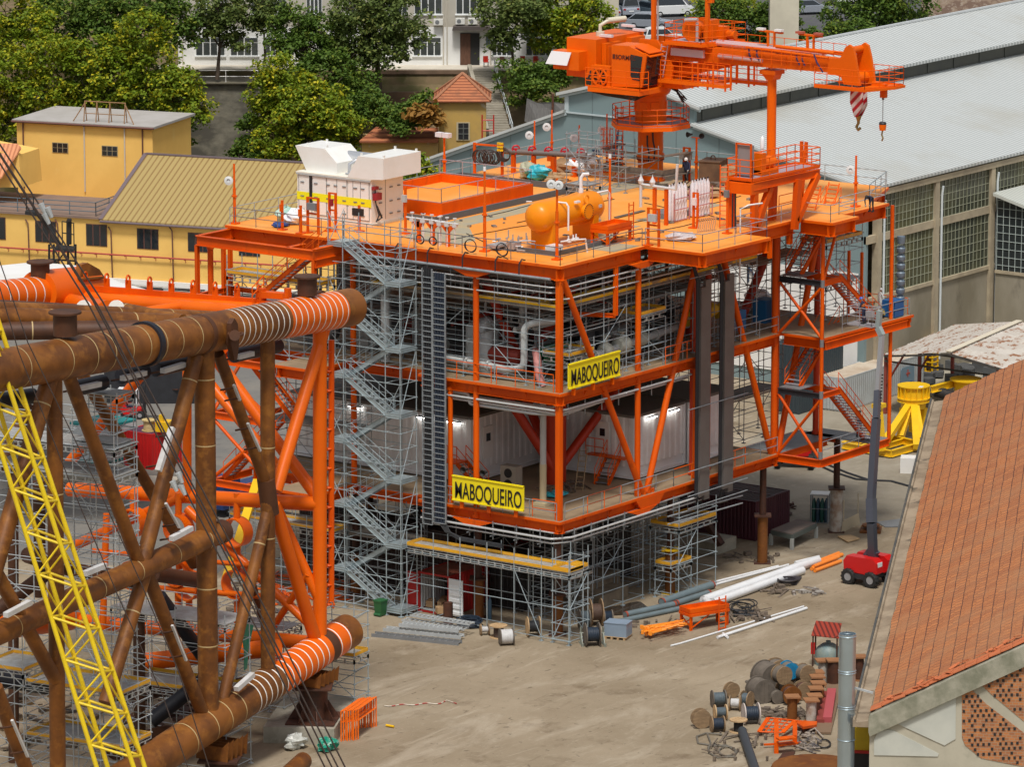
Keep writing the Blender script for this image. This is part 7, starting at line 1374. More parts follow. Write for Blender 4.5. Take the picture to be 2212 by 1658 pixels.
# ================================================================ PEOPLE
def person(lb,loc,rz,pose,shirt,trous,helmet,h=1.76,vest=None):
    """one continuous skinned body, posed; head with face, hair/helmet, five fingers a hand, boots"""
    t=thing('person',lb,'person',(0,0,0)); s=h/1.76
    P=pose; names=[]; vs=[]; es=[]; rad=[]
    def add(p,r,par=None):
        vs.append(V(p)); rad.append(r); 
        if par is not None: es.append((par,len(vs)-1))
        return len(vs)-1
    pel=add(P['pelvis'],.145); sp1=add(ulerp(P['pelvis'],P['chest'],.5),.135,pel); ch=add(P['chest'],.155,sp1); nk=add(P['neck'],.065,ch); hd0=add(ulerp(P['neck'],P['head'],.5),.058,nk)
    for sd in ('L','R'):
        hp=add(P['hip'+sd],.10,pel); kn0=add(ulerp(P['hip'+sd],P['knee'+sd],.55),.082,hp); kn=add(P['knee'+sd],.064,kn0); cf=add(ulerp(P['knee'+sd],P['ank'+sd],.35),.062,kn); an=add(P['ank'+sd],.045,cf)
        sh=add(P['sho'+sd],.068,ch); el=add(P['elb'+sd],.050,sh); fa=add(ulerp(P['elb'+sd],P['wri'+sd],.4),.045,el); wr=add(P['wri'+sd],.032,fa)
    me=bpy.data.meshes.new('body'); me.from_pydata([tuple(v) for v in vs],es,[]); o=bpy.data.objects.new('body',me); sc.collection.objects.link(o)
    sk=o.modifiers.new('s','SKIN'); 
    for i,r in enumerate(rad): me.skin_vertices[0].data[i].radius=(r,r)
    me.skin_vertices[0].data[0].use_root=True; sb=o.modifiers.new('b','SUBSURF'); sb.levels=1; sb.render_levels=1
    dg=bpy.context.evaluated_depsgraph_get(); dg.update(); m2=bpy.data.meshes.new_from_object(o.evaluated_get(dg)); bpy.data.objects.remove(o)
    m2.materials.append(shirt); m2.materials.append(trous); zp=P['pelvis'][2]
    kl,kr=V(P['kneeL']),V(P['kneeR'])
    for f in m2.polygons:
        f.use_smooth=True; c=f.center; 
        def dseg(a,b): a,b=V(a),V(b); t_=max(0,min(1,(c-a).dot(b-a)/max((b-a).length_squared,1e-6))); return (c-a-(b-a)*t_).length
        leg=min(dseg(P['hip'+q],P['knee'+q]) for q in 'LR'); leg=min(leg,min(dseg(P['knee'+q],P['ank'+q]) for q in 'LR')); arm=min(min(dseg(P['sho'+q],P['elb'+q]),dseg(P['elb'+q],P['wri'+q])) for q in 'LR'); tor=dseg(P['pelvis'],P['chest'])
        f.material_index=1 if leg<min(arm,tor) else 0
    ob=bpy.data.objects.new('body',m2); sc.collection.objects.link(ob); ob.parent=t
    up=(V(P['head'])-V(P['neck'])).normalized(); fw=V(P.get('face',(0,-1,0))); fw=(fw-up*fw.dot(up)).normalized(); H=V(P['head']); sdv=up.cross(fw)
    m=MB(); m.lathe([(0,-.13),(.045,-.12),(.068,-.07),(.078,0),(.08,.05),(.065,.1),(.03,.125),(0,.13)],H,up,14); m.box(H+fw*.085-up*.01,(.02,.02,.035)); m.box(H+fw*.078-up*.06,(.04,.012,.01))
    for k in (-1,1): m.box(H+sdv*.08*k,(.02,.03,.05)); 
    m.build('head',SKIN,t,smooth=True); m=MB()
    for k in (-1,1): m.box(H+fw*.076+sdv*.03*k+up*.005,(.016,.012,.01))
    m.build('eye',BLK,t); m=MB(); m.lathe([(.13,.03),(.115,.05),(.112,.09),(.085,.14),(.04,.165),(0,.17)],H+fw*.005,up,16); m.box(H+fw*.12+up*.045,(.14,.10,.012),math.atan2(sdv.y,sdv.x)); m.build('helmet',helmet,t)
    for sd in 'LR':
        w_=V(P['wri'+sd]); d=(w_-V(P['elb'+sd])).normalized(); a,b=frame(d); m=MB(); m.beam(w_-d*.01,w_+d*.085,.08,.035)
        for k in range(4): q=w_+d*.08+a*(-.03+.02*k); L=(.062,.072,.068,.05)[k]; m.tube(q,q+d*L*.6-b*.008,.0095,5); m.tube(q+d*L*.6-b*.008,q+d*L*.8-b*.04,.0085,5)
        q=w_+d*.025+a*.04; m.tube(q,q+a*.03+d*.03-b*.02,.011,5); m.build('hand',mat('work_glove',(.35,.33,.30),.8),t)
        k_=V(P['ank'+sd]); m=MB(); f2=V((fw.x,fw.y,0)).normalized() if abs(fw.z)<.95 else V((0,-1,0)); m.beam(k_-UP*.0-f2*.07+UP*(-.045),k_+f2*.19-UP*.05,.10,.09); m.tube(k_+UP*.08,k_-UP*.05,.06,8); m.build('boot',BLK,t)
    if vest:
        m=MB(); c=V(P['chest']); pz=V(P['pelvis']); dd=(c-pz).normalized()
        for k in (.62,.85): m.lathe([(.175,-.02),(.175,.02)],ulerp(pz,c,k),dd,14)
        m.build('reflective_band',vest,t)
    for c in t.children: pass
    t.scale=(s,s,s); t.location=V(loc); t.rotation_euler=(0,0,rz); return t
def stand(lean=0,**k):
    P=dict(pelvis=(0,0,.95),chest=(0,-lean*.35,1.35),neck=(0,-lean*.5,1.5),head=(0,-lean*.62-.02,1.64),hipL=(.1,0,.9),hipR=(-.1,0,.9),kneeL=(.12,-.03,.5),kneeR=(-.12,.02,.5),ankL=(.13,.02,.1),ankR=(-.13,.05,.1),shoL=(.19,-lean*.4,1.42),shoR=(-.19,-lean*.4,1.42),elbL=(.25,-.05-lean*.4,1.13),elbR=(-.25,-.05-lean*.4,1.13),wriL=(.24,-.2-lean*.4,.93),wriR=(-.24,-.2-lean*.4,.93),face=(0,-1,-.1)); P.update(k); return P
WH=mat('helmet_white',(.78,.78,.76),.3); YH=mat('helmet_yellow',(.85,.60,.01),.3); BH=mat('helmet_blue',(.02,.12,.55),.35); REFL=mat('reflective_silver',(.75,.78,.78),.3)
crouch=stand(0,pelvis=(0,.12,.52),chest=(0,-.16,.88),neck=(0,-.26,1.0),head=(0,-.34,1.12),hipL=(.1,.1,.5),hipR=(-.1,.1,.5),kneeL=(.16,-.30,.52),kneeR=(-.14,-.12,.32),ankL=(.14,-.12,.1),ankR=(-.12,.25,.1),shoL=(.19,-.2,.95),shoR=(-.19,-.2,.95),elbL=(.26,-.34,.7),elbR=(-.26,-.34,.7),wriL=(.2,-.55,.6),wriR=(-.16,-.55,.6),face=(0,-.9,-.4))
p=Z(1483,398,ZU); person('worker in dark clothes and white helmet striding past the crane base',p,-1.2,stand(.25,kneeL=(.12,-.28,.55),ankL=(.12,-.30,.12),kneeR=(-.12,.14,.5),ankR=(-.12,.42,.14),elbR=(-.28,.12,1.15),wriR=(-.25,-.05,.95),elbL=(.26,-.25,1.12),wriL=(.2,-.42,1.0)),NAVY,mat('trousers_dark',(.03,.03,.035),.8),WH,1.8)
p=Z(1882,458,ZU); person('worker in dark clothing bending down on the far right landing',p,PH-R(120),stand(1.0,chest=(0,-.42,1.08),neck=(0,-.56,1.12),head=(0,-.68,1.12),shoL=(.19,-.45,1.1),shoR=(-.19,-.45,1.1),elbL=(.22,-.55,.82),elbR=(-.22,-.55,.82),wriL=(.15,-.6,.56),wriR=(-.15,-.6,.56),face=(0,-.4,-1)),NAVY,MATS['trousers_dark'],BLK,1.7)
p=Z(968,1300,.08); person('worker with yellow helmet bending over inside the open red container',p,PH-R(60),stand(.6,chest=(0,-.26,1.25),neck=(0,-.40,1.36),head=(0,-.5,1.46),wriL=(.1,-.55,.85),wriR=(-.1,-.5,.85)),NAVY,NAVY,YH,1.75)
p=Z(1866,958,ZL); person('worker in navy overalls with reflective bands at the stair foot',V((31.4,-1.9,ZL)),PH+R(70),stand(.05,elbR=(-.28,-.1,1.2),wriR=(-.12,-.28,1.35)),NAVY,NAVY,mat('helmet_brown',(.10,.07,.05),.5),1.78,REFL)
# ================================================================ THE STEEL JACKET LYING ON ITS SIDE (left)
dj=AZ(28); nj=AZ(-62); jb=V((-26.54,-1.9,0))
def PJ(u,v,w=0.): return PL(u,v,jb+nj*w,nj)
RO=mat('jacket_orange',(.78,.135,.003),.36,0,(.66,.10,.003),.3,.6,.02,(1,1,1),.3)
RB=mat('jacket_rust',(.235,.083,.014),.5,.05,(.105,.036,.009),.38,.9,.12,(1,1,1),.4,.4,.6,9,(.34,.135,.022),1.1,.6,.52,.64)
RBD=mat('jacket_rust_dark',(.105,.038,.014),.6,.1,(.05,.02,.01),.6,.8,.12)
WELD=mat('weld_seam',(.50,.36,.17),.6); RINGW=mat('white_ring_paint',(.85,.83,.78),.5); SLV=mat('black_sleeve',(.012,.013,.02),.5)
jk=thing('steel_jacket','huge tubular steel jacket lying on its side, rusty brown and orange pipes','jacket',jb)
def jtube(p,q,r,mt=RB,nm='brace',n=18,welds=(),r2=None):
    p,q=V(p),V(q); m=MB(); m.tube(p,q,r,n,r2); o=m.build(nm,mt,jk)
    if welds:
        m=MB(); d=(q-p).normalized()
        for t in welds: c=ulerp(p,q,t); m.tube(c-d*.035,c+d*.035,r*1.012+.004,n,cap=False)
        m.build('weld_seam',WELD,o)
    return o
def leg(pts,r,segs,rings,name,bands=()):
    """pts: axis points; segs: (t0,t1,material) along it; rings: t values of the painted white rings"""
    a,b=V(pts[0]),V(pts[-1]); d=(b-a).normalized()
    for t0,t1,mt in segs: m=MB(); m.tube(ulerp(a,b,t0),ulerp(a,b,t1),r,36); o=m.build('leg_can',mt,jk)
    m=MB(); 
    for t in rings: c=ulerp(a,b,t); m.tube(c-d*.045,c+d*.045,r*1.008,36,cap=False)
    m.build('painted_ring',RINGW,jk)
    m=MB()
    for t in bands: c=ulerp(a,b,t); m.tube(c-d*.04,c+d*.04,r*1.012,36,cap=False)
    m.build('weld_seam',WELD,jk)
# near upper leg: from off frame left to the brown end
UA,UB=PJ(-120,822),PJ(757,664); LU=(UB-UA).length
tu=lambda u: max(0,min(1,((PJ(u,822-(u+120)*.18)-UA).dot(UB-UA))/LU**2))
leg([UA,UB],1.08,[(0,tu(470),RB),(tu(470),tu(598),RB),(tu(598),tu(721),RO),(tu(721),1,RB)],[tu(u) for u in (492,504,516,528,541,553,566,578,590,604,617,630,643,656,669,681,693,705,717)],'near_upper',[tu(u) for u in (30,122,175,214,252,290,325,360,402)])
m=MB(); 
for u,rr,mt in ((313,1.22,SLV),(430,1.1,RBD)):
    m=MB(); c=ulerp(UA,UB,tu(u)); d=(UB-UA).normalized(); m.tube(c-d*.2,c+d*.2,rr,36); m.build('stiffener_ring',mt,jk)
# near lower leg
LA,LB=PJ(330,1645),PJ(752,1364); LL=(LB-LA).length; LA0=LA-(LB-LA)*.35
tl=lambda u: ((PJ(u,1645-(u-330)*.666)-LA0).dot(LB-LA0))/(LB-LA0).length**2
leg([LA0,LB],1.0,[(0,tl(590),RB),(tl(590),tl(690),RO),(tl(690),tl(705),RBD),(tl(705),tl(728),RO),(tl(728),1,RB)],[tl(u) for u in (532,543,555,567,578,590,603,616,629,642,655,667,679,707,726)],'near_lower',[tl(u) for u in (395,440,470,500)])
# far upper leg
FA,FB_=PJ(-100,652,18),PJ(188,622,18); m=MB(); m.tube(FA,ulerp(FA,FB_,.62),.95,30); m.build('leg_can',RO,jk); m=MB(); m.tube(ulerp(FA,FB_,.62),FB_,1.3,30); m.build('leg_can',RO,jk)
m=MB(); d=(FB_-FA).normalized()
for u in (-10,8,26,45,64,82,101): c=ulerp(FA,FB_,(u+100)/288); m.tube(c-d*.045,c+d*.045,.965,30,cap=False)
m.build('painted_ring',RINGW,jk)
# far lower leg
jtube(PJ(-150,1370,18),PJ(150,1330,18),.9,RO,'leg_can',24)
# lifting pads / flanged stubs
def stub(p,r,h,fl,mt=RBD):
    m=MB(); m.tube(V(p),V(p)+UP*h,r,20); m.tube(V(p)+UP*h,V(p)+UP*(h+.1),fl,28); m.build('flanged_stub',mt,jk)
stub(PJ(142,762)+UP*.9,.62,1.15,.85); stub(PJ(88,640,18)+UP*.8,.55,1.15,.78); stub(PJ(664,672)+UP*.9,.55,1.0,.75)
m=MB(); c=PJ(681,625,-.2); m.prism([PJ(655,652),PJ(668,640),PJ(700,628),PJ(722,650)],nj*.5); m.build('end_bracket',RBD,jk)
m=MB(); q=[(171,620),(176,572),(190,568),(215,582),(227,600),(228,622),(200,630)]; m.prism([PJ(u,v,17.0) for u,v in q],nj*.35); m.prism([PJ(175,602,16.7),PJ(226,598,16.7),PJ(226,602,16.7),PJ(175,606,16.7)],nj*.4); m.build('padeye',RB,jk)
m=MB(); q=[(503,760),(498,740),(500,700),(507,688),(514,700),(517,740),(513,776),(507,780)]; m.prism([PJ(u,v,-1.35) for u,v in q],nj*.3); m.tube(PJ(507,725,-2.0),PJ(507,725,-1.2),.3,14); m.ring(PJ(509,722,-1.7),V((0,0,1)),.4,.07,14,6); m.build('trunnion_plate',RBD,jk)
# columns of the near face
jtube(PJ(441,742),PJ(451,1575),.56,RB,'column',20,(.09,.26,.5,.63,.78))
jtube(PJ(578,725),PJ(579,1450),.41,RB,'column',18,(.33,.6))
jtube(PJ(691,700),PJ(691,1400),.40,RO,'column',18)
jtube(PJ(117,800),PJ(125,1680),.42,RB,'column',18,(.3,.6))
# diagonals of the near face
jtube(PJ(700,712),PJ(596,1062),.36,RO,'brace',18); jtube(PJ(590,1090),PJ(690,1412),.37,RO,'brace',18)
jtube(PJ(472,765),PJ(580,1060),.33,RB,'brace',18); jtube(PJ(582,1085),PJ(474,1545),.33,RB,'brace',18,(.2,))
jtube(PJ(424,768),PJ(303,1235),.42,RB,'brace',18,(.12,)); jtube(PJ(112,802),PJ(-20,1260),.45,RB,'brace',18,(.16,)); jtube(PJ(140,790),PJ(306,1235),.36,RB,'brace',18)
jtube(PJ(312,1240),PJ(228,1520),.40,RB,'brace',18,(.3,)); jtube(PJ(318,1240),PJ(446,1565),.37,RB,'brace',18,(.92,)); jtube(PJ(-10,1485),PJ(70,1700),.37,RB,'brace',18); jtube(PJ(-10,1235),PJ(120,1470),.37,RB,'brace',18)
# middle horizontal of the near face
jtube(PJ(-40,1385),PJ(478,1150),.62,RB,'horizontal_pipe',24,(.12,.28,.46,.62,.78,.92))
m=MB(); m.tube(PJ(574,1035),PJ(584,1110),.5,18); m.tube(PJ(468,1154),PJ(482,1148),.66,20); m.build('node_can',RBD,jk)
# horizontals between near and far side: top plane, end frame
jtube(PJ(690,690),PJ(150,642,18),.42,RO,'horizontal_pipe',20); jtube(PJ(691,1090),PJ(150,1058,18),.42,RO,'horizontal_pipe',20); jtube(PJ(690,1392),PJ(150,1340,18),.42,RO,'horizontal_pipe',20)
jtube(PJ(600,1400),PJ(300,1432,9),.5,RO,'brace',18)
mt_=PJ(404,870,9.2); jtube(PJ(404,700,9.2),PJ(404,1068,9.2),.27,RO,'column',14); jtube(PJ(691,700),PJ(691,1092),.30,RO,'column',14) if False else None
jtube(PJ(404,690,9.2),PJ(150,1000,18),.32,RO,'brace',14); jtube(PJ(404,690,9.2),PJ(690,1080,.4),.36,RO,'brace',14); jtube(PJ(160,1180,18),PJ(404,1068,9.2),.3,RO,'brace',14); jtube(PJ(430,800,8),PJ(600,1010,2),.3,RO,'brace',14); jtube(PJ(690,1370),PJ(404,1100,9.2),.26,RO,'brace',14); jtube(PJ(230,1110,14),PJ(222,1360,14),.2,RO,'column',12)
jtube(PJ(665,1240,.5),PJ(575,1380,4),.2,RO,'brace',12); jtube(PJ(560,1010,3),PJ(690,1300),.28,RO,'brace',12)
# conductor guide rings on stubs
for k,(u,v) in enumerate([(288,1130),(386,1142),(512,1150),(290,1242),(384,1236),(408,1266),(512,1262)]):
    w=(691-u)/31.5; c=PJ(u,v,w); m=MB(); m.lathe([(.72,-.35),(.72,.35),(.98,.35),(.98,-.35)] if False else [(.78,-.4),(.86,-.4),(.86,.4),(.78,.4)],c,dj+nj*-.12,24,True); m.tube(c+UP*.85,PJ(u,1066 if v<1200 else v-60,w),.2,10); m.tube(c-UP*.85,c-UP*2.4,.2,10); m.build('guide_ring',RO,jk)
jtube(PJ(200,1190,15),PJ(580,1226,3.4),.14,RO,'horizontal_pipe',10); jtube(PJ(220,1262,15),PJ(580,1290,3.4),.18,RO,'horizontal_pipe',10)
# top plane brown pipes
for (a,b,r,mt,wl) in [(((-30,664),0),((205,676),14),.45,RBD,()),(((-30,668),0),((470,690),6.5),.46,RB,(.55,.78)),(((-30,684),0),((420,702),4),.55,RB,(.3,.7)),(((-30,716),0),((300,712),3.5),.5,RBD,(.3,)),(((262,668),9),((395,694),4),.38,RB,(.1,))]:
    jtube(PJ(a[0][0],a[0][1],max(a[1],10 if a[0][0]<0 else a[1])),PJ(b[0][0],b[0][1],b[1]),r,mt,'horizontal_pipe',18,wl)
jtube(PJ(185,648,17),PJ(700,682,.6),.5,RO,'horizontal_pipe',20); jtube(PJ(300,676,11),PJ(404,660,9.5),.28,RO,'brace',14); jtube(PJ(140,655,17.5),PJ(230,672,12),.6,RO,'brace',16)
m=MB(); m.tube(PJ(250,668,9),PJ(253,668,9),.5,20); m.tube(PJ(180,668,9.5),PJ(183,668,9.5),.5,20); m.build('painted_ring',RINGW,jk)
# orange clamp rail over the top
m=MB(); a,b=PJ(185,622,17),PJ(560,652,5); m.beam(a,b,.22,.35)
for k in range(9): c=ulerp(a,b,k/8.); m.beam(c,c+UP*.65,.35,.14); m.beam(c-UP*.8,c,.12,.12); m.ring(c+UP*.75,(b-a),.18,.06,10,5)
m.build('clamp_rail',ORANGE,jk)
m=MB(); c0_=PJ(600,650,4.5)
for k in range(2): p=PJ(568+k*54,668,4.5-k*1.5); m.beam(p,p+UP*1.2,.3,.3)
m.beam(PJ(566,636,4.5),PJ(624,640,3),.5,.35); m.beam(PJ(566,655,4.5),PJ(624,658,3),.4,.3); m.build('saddle_frame',ORANGE,jk)
m=MB(); rail(m,[PJ(545,655,5),PJ(570,630,5)],.9,.8,.035); m.build('handrail',RAILO,jk)
# black sleeves under the leg, dark struts
for (u0,v0,u1,v1,w) in [(505,768,600,747,1.6),(335,798,400,784,1.6),(262,814,312,803,1.6),(160,840,222,826,1.6),(-10,868,70,856,1.6)]:
    jtube(PJ(u0,v0,w),PJ(u1,v1,w),.42,SLV,'rubber_sleeve',16)
jtube(PJ(345,1290,5),PJ(450,1435,4),.4,SLV,'rubber_sleeve',16); jtube(PJ(440,1470,2),PJ(325,1560,4),.42,SLV,'rubber_sleeve',16); jtube(PJ(-30,1462,8),PJ(118,1485,6),.5,SLV,'rubber_sleeve',16)
for (u,v0,v1,w,r) in [(300,1330,1590,6,.34),(84,1040,1290,8,.34),(28,950,1700,12,.3),(50,860,960,10,.3)]: jtube(PJ(u,v0,w),PJ(u+2,v1,w),r,RBD,'column',14)
for a,b,r,w in [((203,1235),(290,1260),.4,7),((330,1240),(430,1255),.45,6),((60,1200),(250,1260),.45,10),((230,1500),(480,1475),.5,8),((250,1620),(360,1590),.6,3),((100,1240),(-20,1330),.4,9),((0,1010),(60,880),.35,9),((540,1240),(580,1390),.2,4),((172,800),(420,1220),.33,3.5)]: jtube(PJ(*a,w),PJ(*b,w+1),r,RBD if r>.34 else RB,'brace',14)
# white anode bars on brackets
AN=mat('anode_white',(.62,.62,.62),.6,0,(.48,.46,.44),1.2,.6)
SLIM=[((358,1088),(387,1140)),((535,915),(562,975)),((372,1352),(402,1428)),((26,1557),(60,1636)),((505,832),(518,865))]
AL=SLIM+[((372,924),(342,1018)),((370,1165),(413,1142)),((12,1330),(65,1302)),((510,1490),(546,1458)),((183,1240),(227,1222))]
def anode(a,b,w=-.9,up=None):
    p,q=PJ(*a,w),PJ(*b,w); sl_=(a,b) in SLIM; m=MB(); m.beam(p,q,.14 if sl_ else .30,.12 if sl_ else .26); o=m.build('anode_bar',AN,jk); m=MB()
    for t in (.15,.85): c=ulerp(p,q,t); m.path([c,c+nj*.3-UP*.1,c+nj*.9-UP*.25],.06,6)
    m.build('bracket',RBD,o)
for a,b in AL: anode(a,b,-.75)
anode((351,802),(397,788),.4); anode((264,818),(313,806),.4); anode((160,842),(215,830),.4); anode((512,772),(545,764),.4)
m=MB()
for u,v in ((236,786),(300,768),(374,748),(186,806),(60,838)):
    c=ulerp(UA,UB,tu(u)); d=(UB-UA).normalized(); a=PJ(u,v-10)-(PJ(u,v-10)-CAM).normalized()*1.09; m.tube(a-d*.55,a+d*.55,.05,5)
m.build('weld_patch',WELD,jk)
# ladder runs hanging beside the right column
m=MB(); 
for v in range(760,1310,42): c=PJ(710,v,-.1); m.beam(PJ(700,v+4,0),c,.2,.12); m.ring(c,UP,.16,.06,8,5)
m.tube(PJ(716,735,-.2),PJ(716,1300,-.2),.17,8); m.build('guide_pipe',ORANGE,jk)
m=MB(); ladder(m,PJ(745,700,-4),PJ(745,690,-4),.1); 
# concrete block with saddle post carrying the near leg
t=thing('concrete_block','big concrete base block with a rusty saddle post carrying the orange leg','concrete base',Z(650,1600))
c1,c2,c3=Z(569,1606),Z(722,1612),Z(768,1540); c4=c1+(c3-c2); m=MB(); m.prism([c1,c2,c3,c4],UP*.95); m.build('block',CONC,t)
sp=PJ(678,1556,0); sp.z=.95; m=MB(); m.tube(sp,V((sp.x,sp.y,3.0)),.80,28); m.build('saddle_post',RUSTD,t); m=MB(); m.box((sp.x,sp.y,1.0),(3.0,2.8,.08),.5); m.box((sp.x,sp.y,3.02),(2.8,2.2,.1),.6)
for k in range(8): a=k*.785; m.prism([sp+V((math.cos(a)*.78,math.sin(a)*.78,.05)),sp+V((math.cos(a)*1.5,math.sin(a)*1.5,.05)),sp+V((math.cos(a)*.78,math.sin(a)*.78,1.2))],V((-math.sin(a),math.cos(a),0))*.05)
m.build('base_plate',RUSTD,t); m=MB()
for k in range(5): c=V((sp.x,sp.y,3.1))+dj*(-1.0+k*.5); m.prism([c-nj*1.0,c+nj*1.0,c+nj*1.1+UP*.9,c+nj*.7+UP*.5,c-nj*.7+UP*.5,c-nj*1.1+UP*.9],dj*.05)
m.build('saddle',RUST,t)
sp2=PJ(478,1625,0); t=thing('leg_saddle','rusty saddle stand with yellow plate under the lower brown leg','stand',(sp2.x,sp2.y,0)); zz=1.2; p=V((sp2.x,sp2.y,0)); m=MB(); m.tube(p,p+UP*zz,.9,20); m.box(p+UP*(zz+.06),(2.6,2.2,.12),.5)
m.build('stand',RUSTD,t); m=MB()
for k in range(5): c=p+UP*(zz+.12)+dj*(-1.0+k*.5); m.prism([c-nj*1.0,c+nj*1.0,c+nj*1.1+UP*1.2,c+nj*.7+UP*.8,c-nj*.7+UP*.8,c-nj*1.1+UP*1.2],dj*.05)
m.build('saddle',RUST,t)
# ---------------------------------------------------------------- scaffolds inside and round the jacket
gS='scaffolds round the steel jacket'
def jsc(lb,u,v,w,nx,ny,bx,by,z0,z1,decks,toes,d=None,extra=.8,lift=1.6):
    p=PJ(u,v,w); return scaffold('tube_scaffold',lb,p,d or -nj,nx,ny,bx,by,z0,z1,lift,decks,toes,gS,extra=extra,mat_=mat('galv_bright',(.50,.54,.56),.4,.35,(.36,.39,.40),3,.5))
def zj(u,v,w): return PJ(u,v,w).z
jsc('narrow scaffold tower with sloping aluminium beam, left of the brown braces',158,1000,3.2,2,1,1.4,1.6,0,zj(158,850,3.2),(zj(158,950,3.2),zj(158,845,3.2)),(),extra=.2,lift=2.)
jsc('scaffold bay with yellow edged deck round the thick brown column, right of centre',275,1480,6.6,2,1,3.2,2.6,0,zj(275,1330,6.6),(zj(275,1474,6.6),zj(275,1322,6.6)),(zj(275,1474,6.6),),lift=2.)
jsc('low scaffold bay in front of the yellow crane boom foot',55,1480,6.4,2,1,3.0,3.0,0,zj(55,1420,6.4),(zj(55,1474,6.4),zj(55,1590,6.4)),(zj(55,1474,6.4),zj(55,1590,6.4)),lift=2.)
jsc('scaffold at the far left edge with yellow boards',-40,1430,6,1,1,2.6,3.0,0,zj(-40,1380,6),(zj(-40,1440,6),),(zj(-40,1440,6),),lift=2.)
jsc('scaffold behind the yellow boom between the brown struts',-20,1000,8,3,1,2.6,2.2,zj(-20,1300,8),zj(-20,900,8),(zj(-20,1000,8),zj(-20,940,8)),())
jsc('low scaffold deck beside the orange ring guides',240,1330,12,3,1,2.4,2,0,zj(240,1290,12),(zj(240,1310,12),),())
jsc('small scaffold under the right bay of the orange frame',470,1360,7,2,1,2.2,2,0,zj(470,1310,7),(zj(470,1345,7),),())
p=Z(700,1530,0); scaffold('tube_scaffold','tall slim scaffold tower behind the round end of the lower leg',PJ(688,1500,2.2)*1,-nj,1,1,2.4,1.6,.95,6.6,1.6,(3.6,),(3.6,),gS,extra=.6)
# green safety net
m=MB(); q=[(520,1345),(548,1352),(538,1400),(534,1445),(528,1450),(528,1410)]; m.prism([PJ(u,v,.6) for u,v in q],nj*.04); tag(m.build('safety_net',mat('net_green',(.02,.22,.13),.8,0,(.15,.30,.2),2,.5)),'green safety net hanging from the scaffold beside the brown brace','net')
# ---------------------------------------------------------------- yellow lattice boom in front
LBY=236.
def LBp(u,v,d=0): return DEP(u,v,LBY-d)
t=thing('lattice_boom','yellow lattice crane boom slanting down across the left of the yard','crane boom',LBp(260,1650))
# chord pairs: near pair and far pair at top and bottom of the picture
def line(u0,v0,u1,v1,d): return (LBp(u0,v0,d),LBp(u1,v1,d))
C=[line(-42,830,221,1700,1.0),line(-45,640,302,1700,1.0),line(-18,830,245,1700,-.7),line(-21,640,326,1700,-.7)]
for a,b in C: m=MB(); m.tube(a-(b-a)*.1,b+(b-a)*.5,.125,10); m.build('chord',YEL,t)
m=MB(); 
def at_(k,v): a,b=C[k]; 
def onv(k,v):
    a,b=C[k]; lo,hi=-.4,1.6
    for _ in range(30):
        md=(lo+hi)/2; p=ulerp(a,b,md); d=p-CAM; 
        yy=d.x*cP+d.y*sP; vv=CY-FX*(yy*sT+d.z*cT)/(yy*cT-d.z*sT)
        if vv<v: lo=md
        else: hi=md
    return ulerp(a,b,(lo+hi)/2)
vs_=[690+i*92 for i in range(11)]
for i,v in enumerate(vs_):
    p=[onv(0,v),onv(1,v+26),onv(2,v-4),onv(3,v+24)]
    for a,b in ((0,1),(2,3),(0,2),(1,3)): m.tube(p[a],p[b],.075,6)
    if i<len(vs_)-1:
        q=[onv(0,v+90),onv(1,v+116),onv(2,v+86),onv(3,v+114)]; 
        for a,b in ((0,1),(2,3)): m.tube(q[a],p[b],.06,6)
        m.tube(p[1],q[3],.05,6); m.tube(p[0],q[2],.05,6)
m.build('lacing',YEL,t)
# crane wires
def wire(lb,pts,d,n=1,r=.045,gap=(5,1)):
    for k in range(n):
        m=MB(); q=[LBp(u+gap[0]*k,v+gap[1]*k,d) for u,v in pts]; m.path(q,r,6); tag(m.build('crane_wire',mat('wire_brown',(.045,.03,.025),.6)),lb,'cable','thick wire ropes crossing the left of the yard')
WL='dark wire rope of the bundle slanting down from the top left edge'
for wn,(du,dv) in zip(('leftmost','second','third','rightmost'),((0,0),(14,-4),(26,4),(40,-2))): wire(WL.replace('dark',wn+' dark'),[(-40+du*.6,290+dv),(190+du*.8,655+dv*1.2),(390+du*.9,1040+dv),(560+du,1370+dv),(712+du*1.1,1680)],5.)
for k,(a,b) in enumerate((((-20,560),(130,1110)),((10,1000),(60,1500)))): pass
for lb,pts in (('thin wire rope left of the bundle, crossing the brown chord',[(-30,520),(40,760),(150,1040),(260,1300),(350,1500),(420,1700)]),('second thin wire rope, ending at the lower brown leg',[(-30,480),(60,740),(205,1040),(300,1250),(385,1450),(465,1700)])): wire(lb,pts,4.,1,.03)
t=thing('rope_socket','pale steel rope sockets clamped on the wire bundle','socket',LBp(95,460,5.1)); m=MB()
for u,v in ((88,440),(96,462),(102,448),(372,1040),(384,1022),(390,1048)):
    a=LBp(u,v,5.15); b=LBp(u+10,v+22,5.15); m.tube(a,b,.16,8,.09)
m.build('socket',LGREY,t)
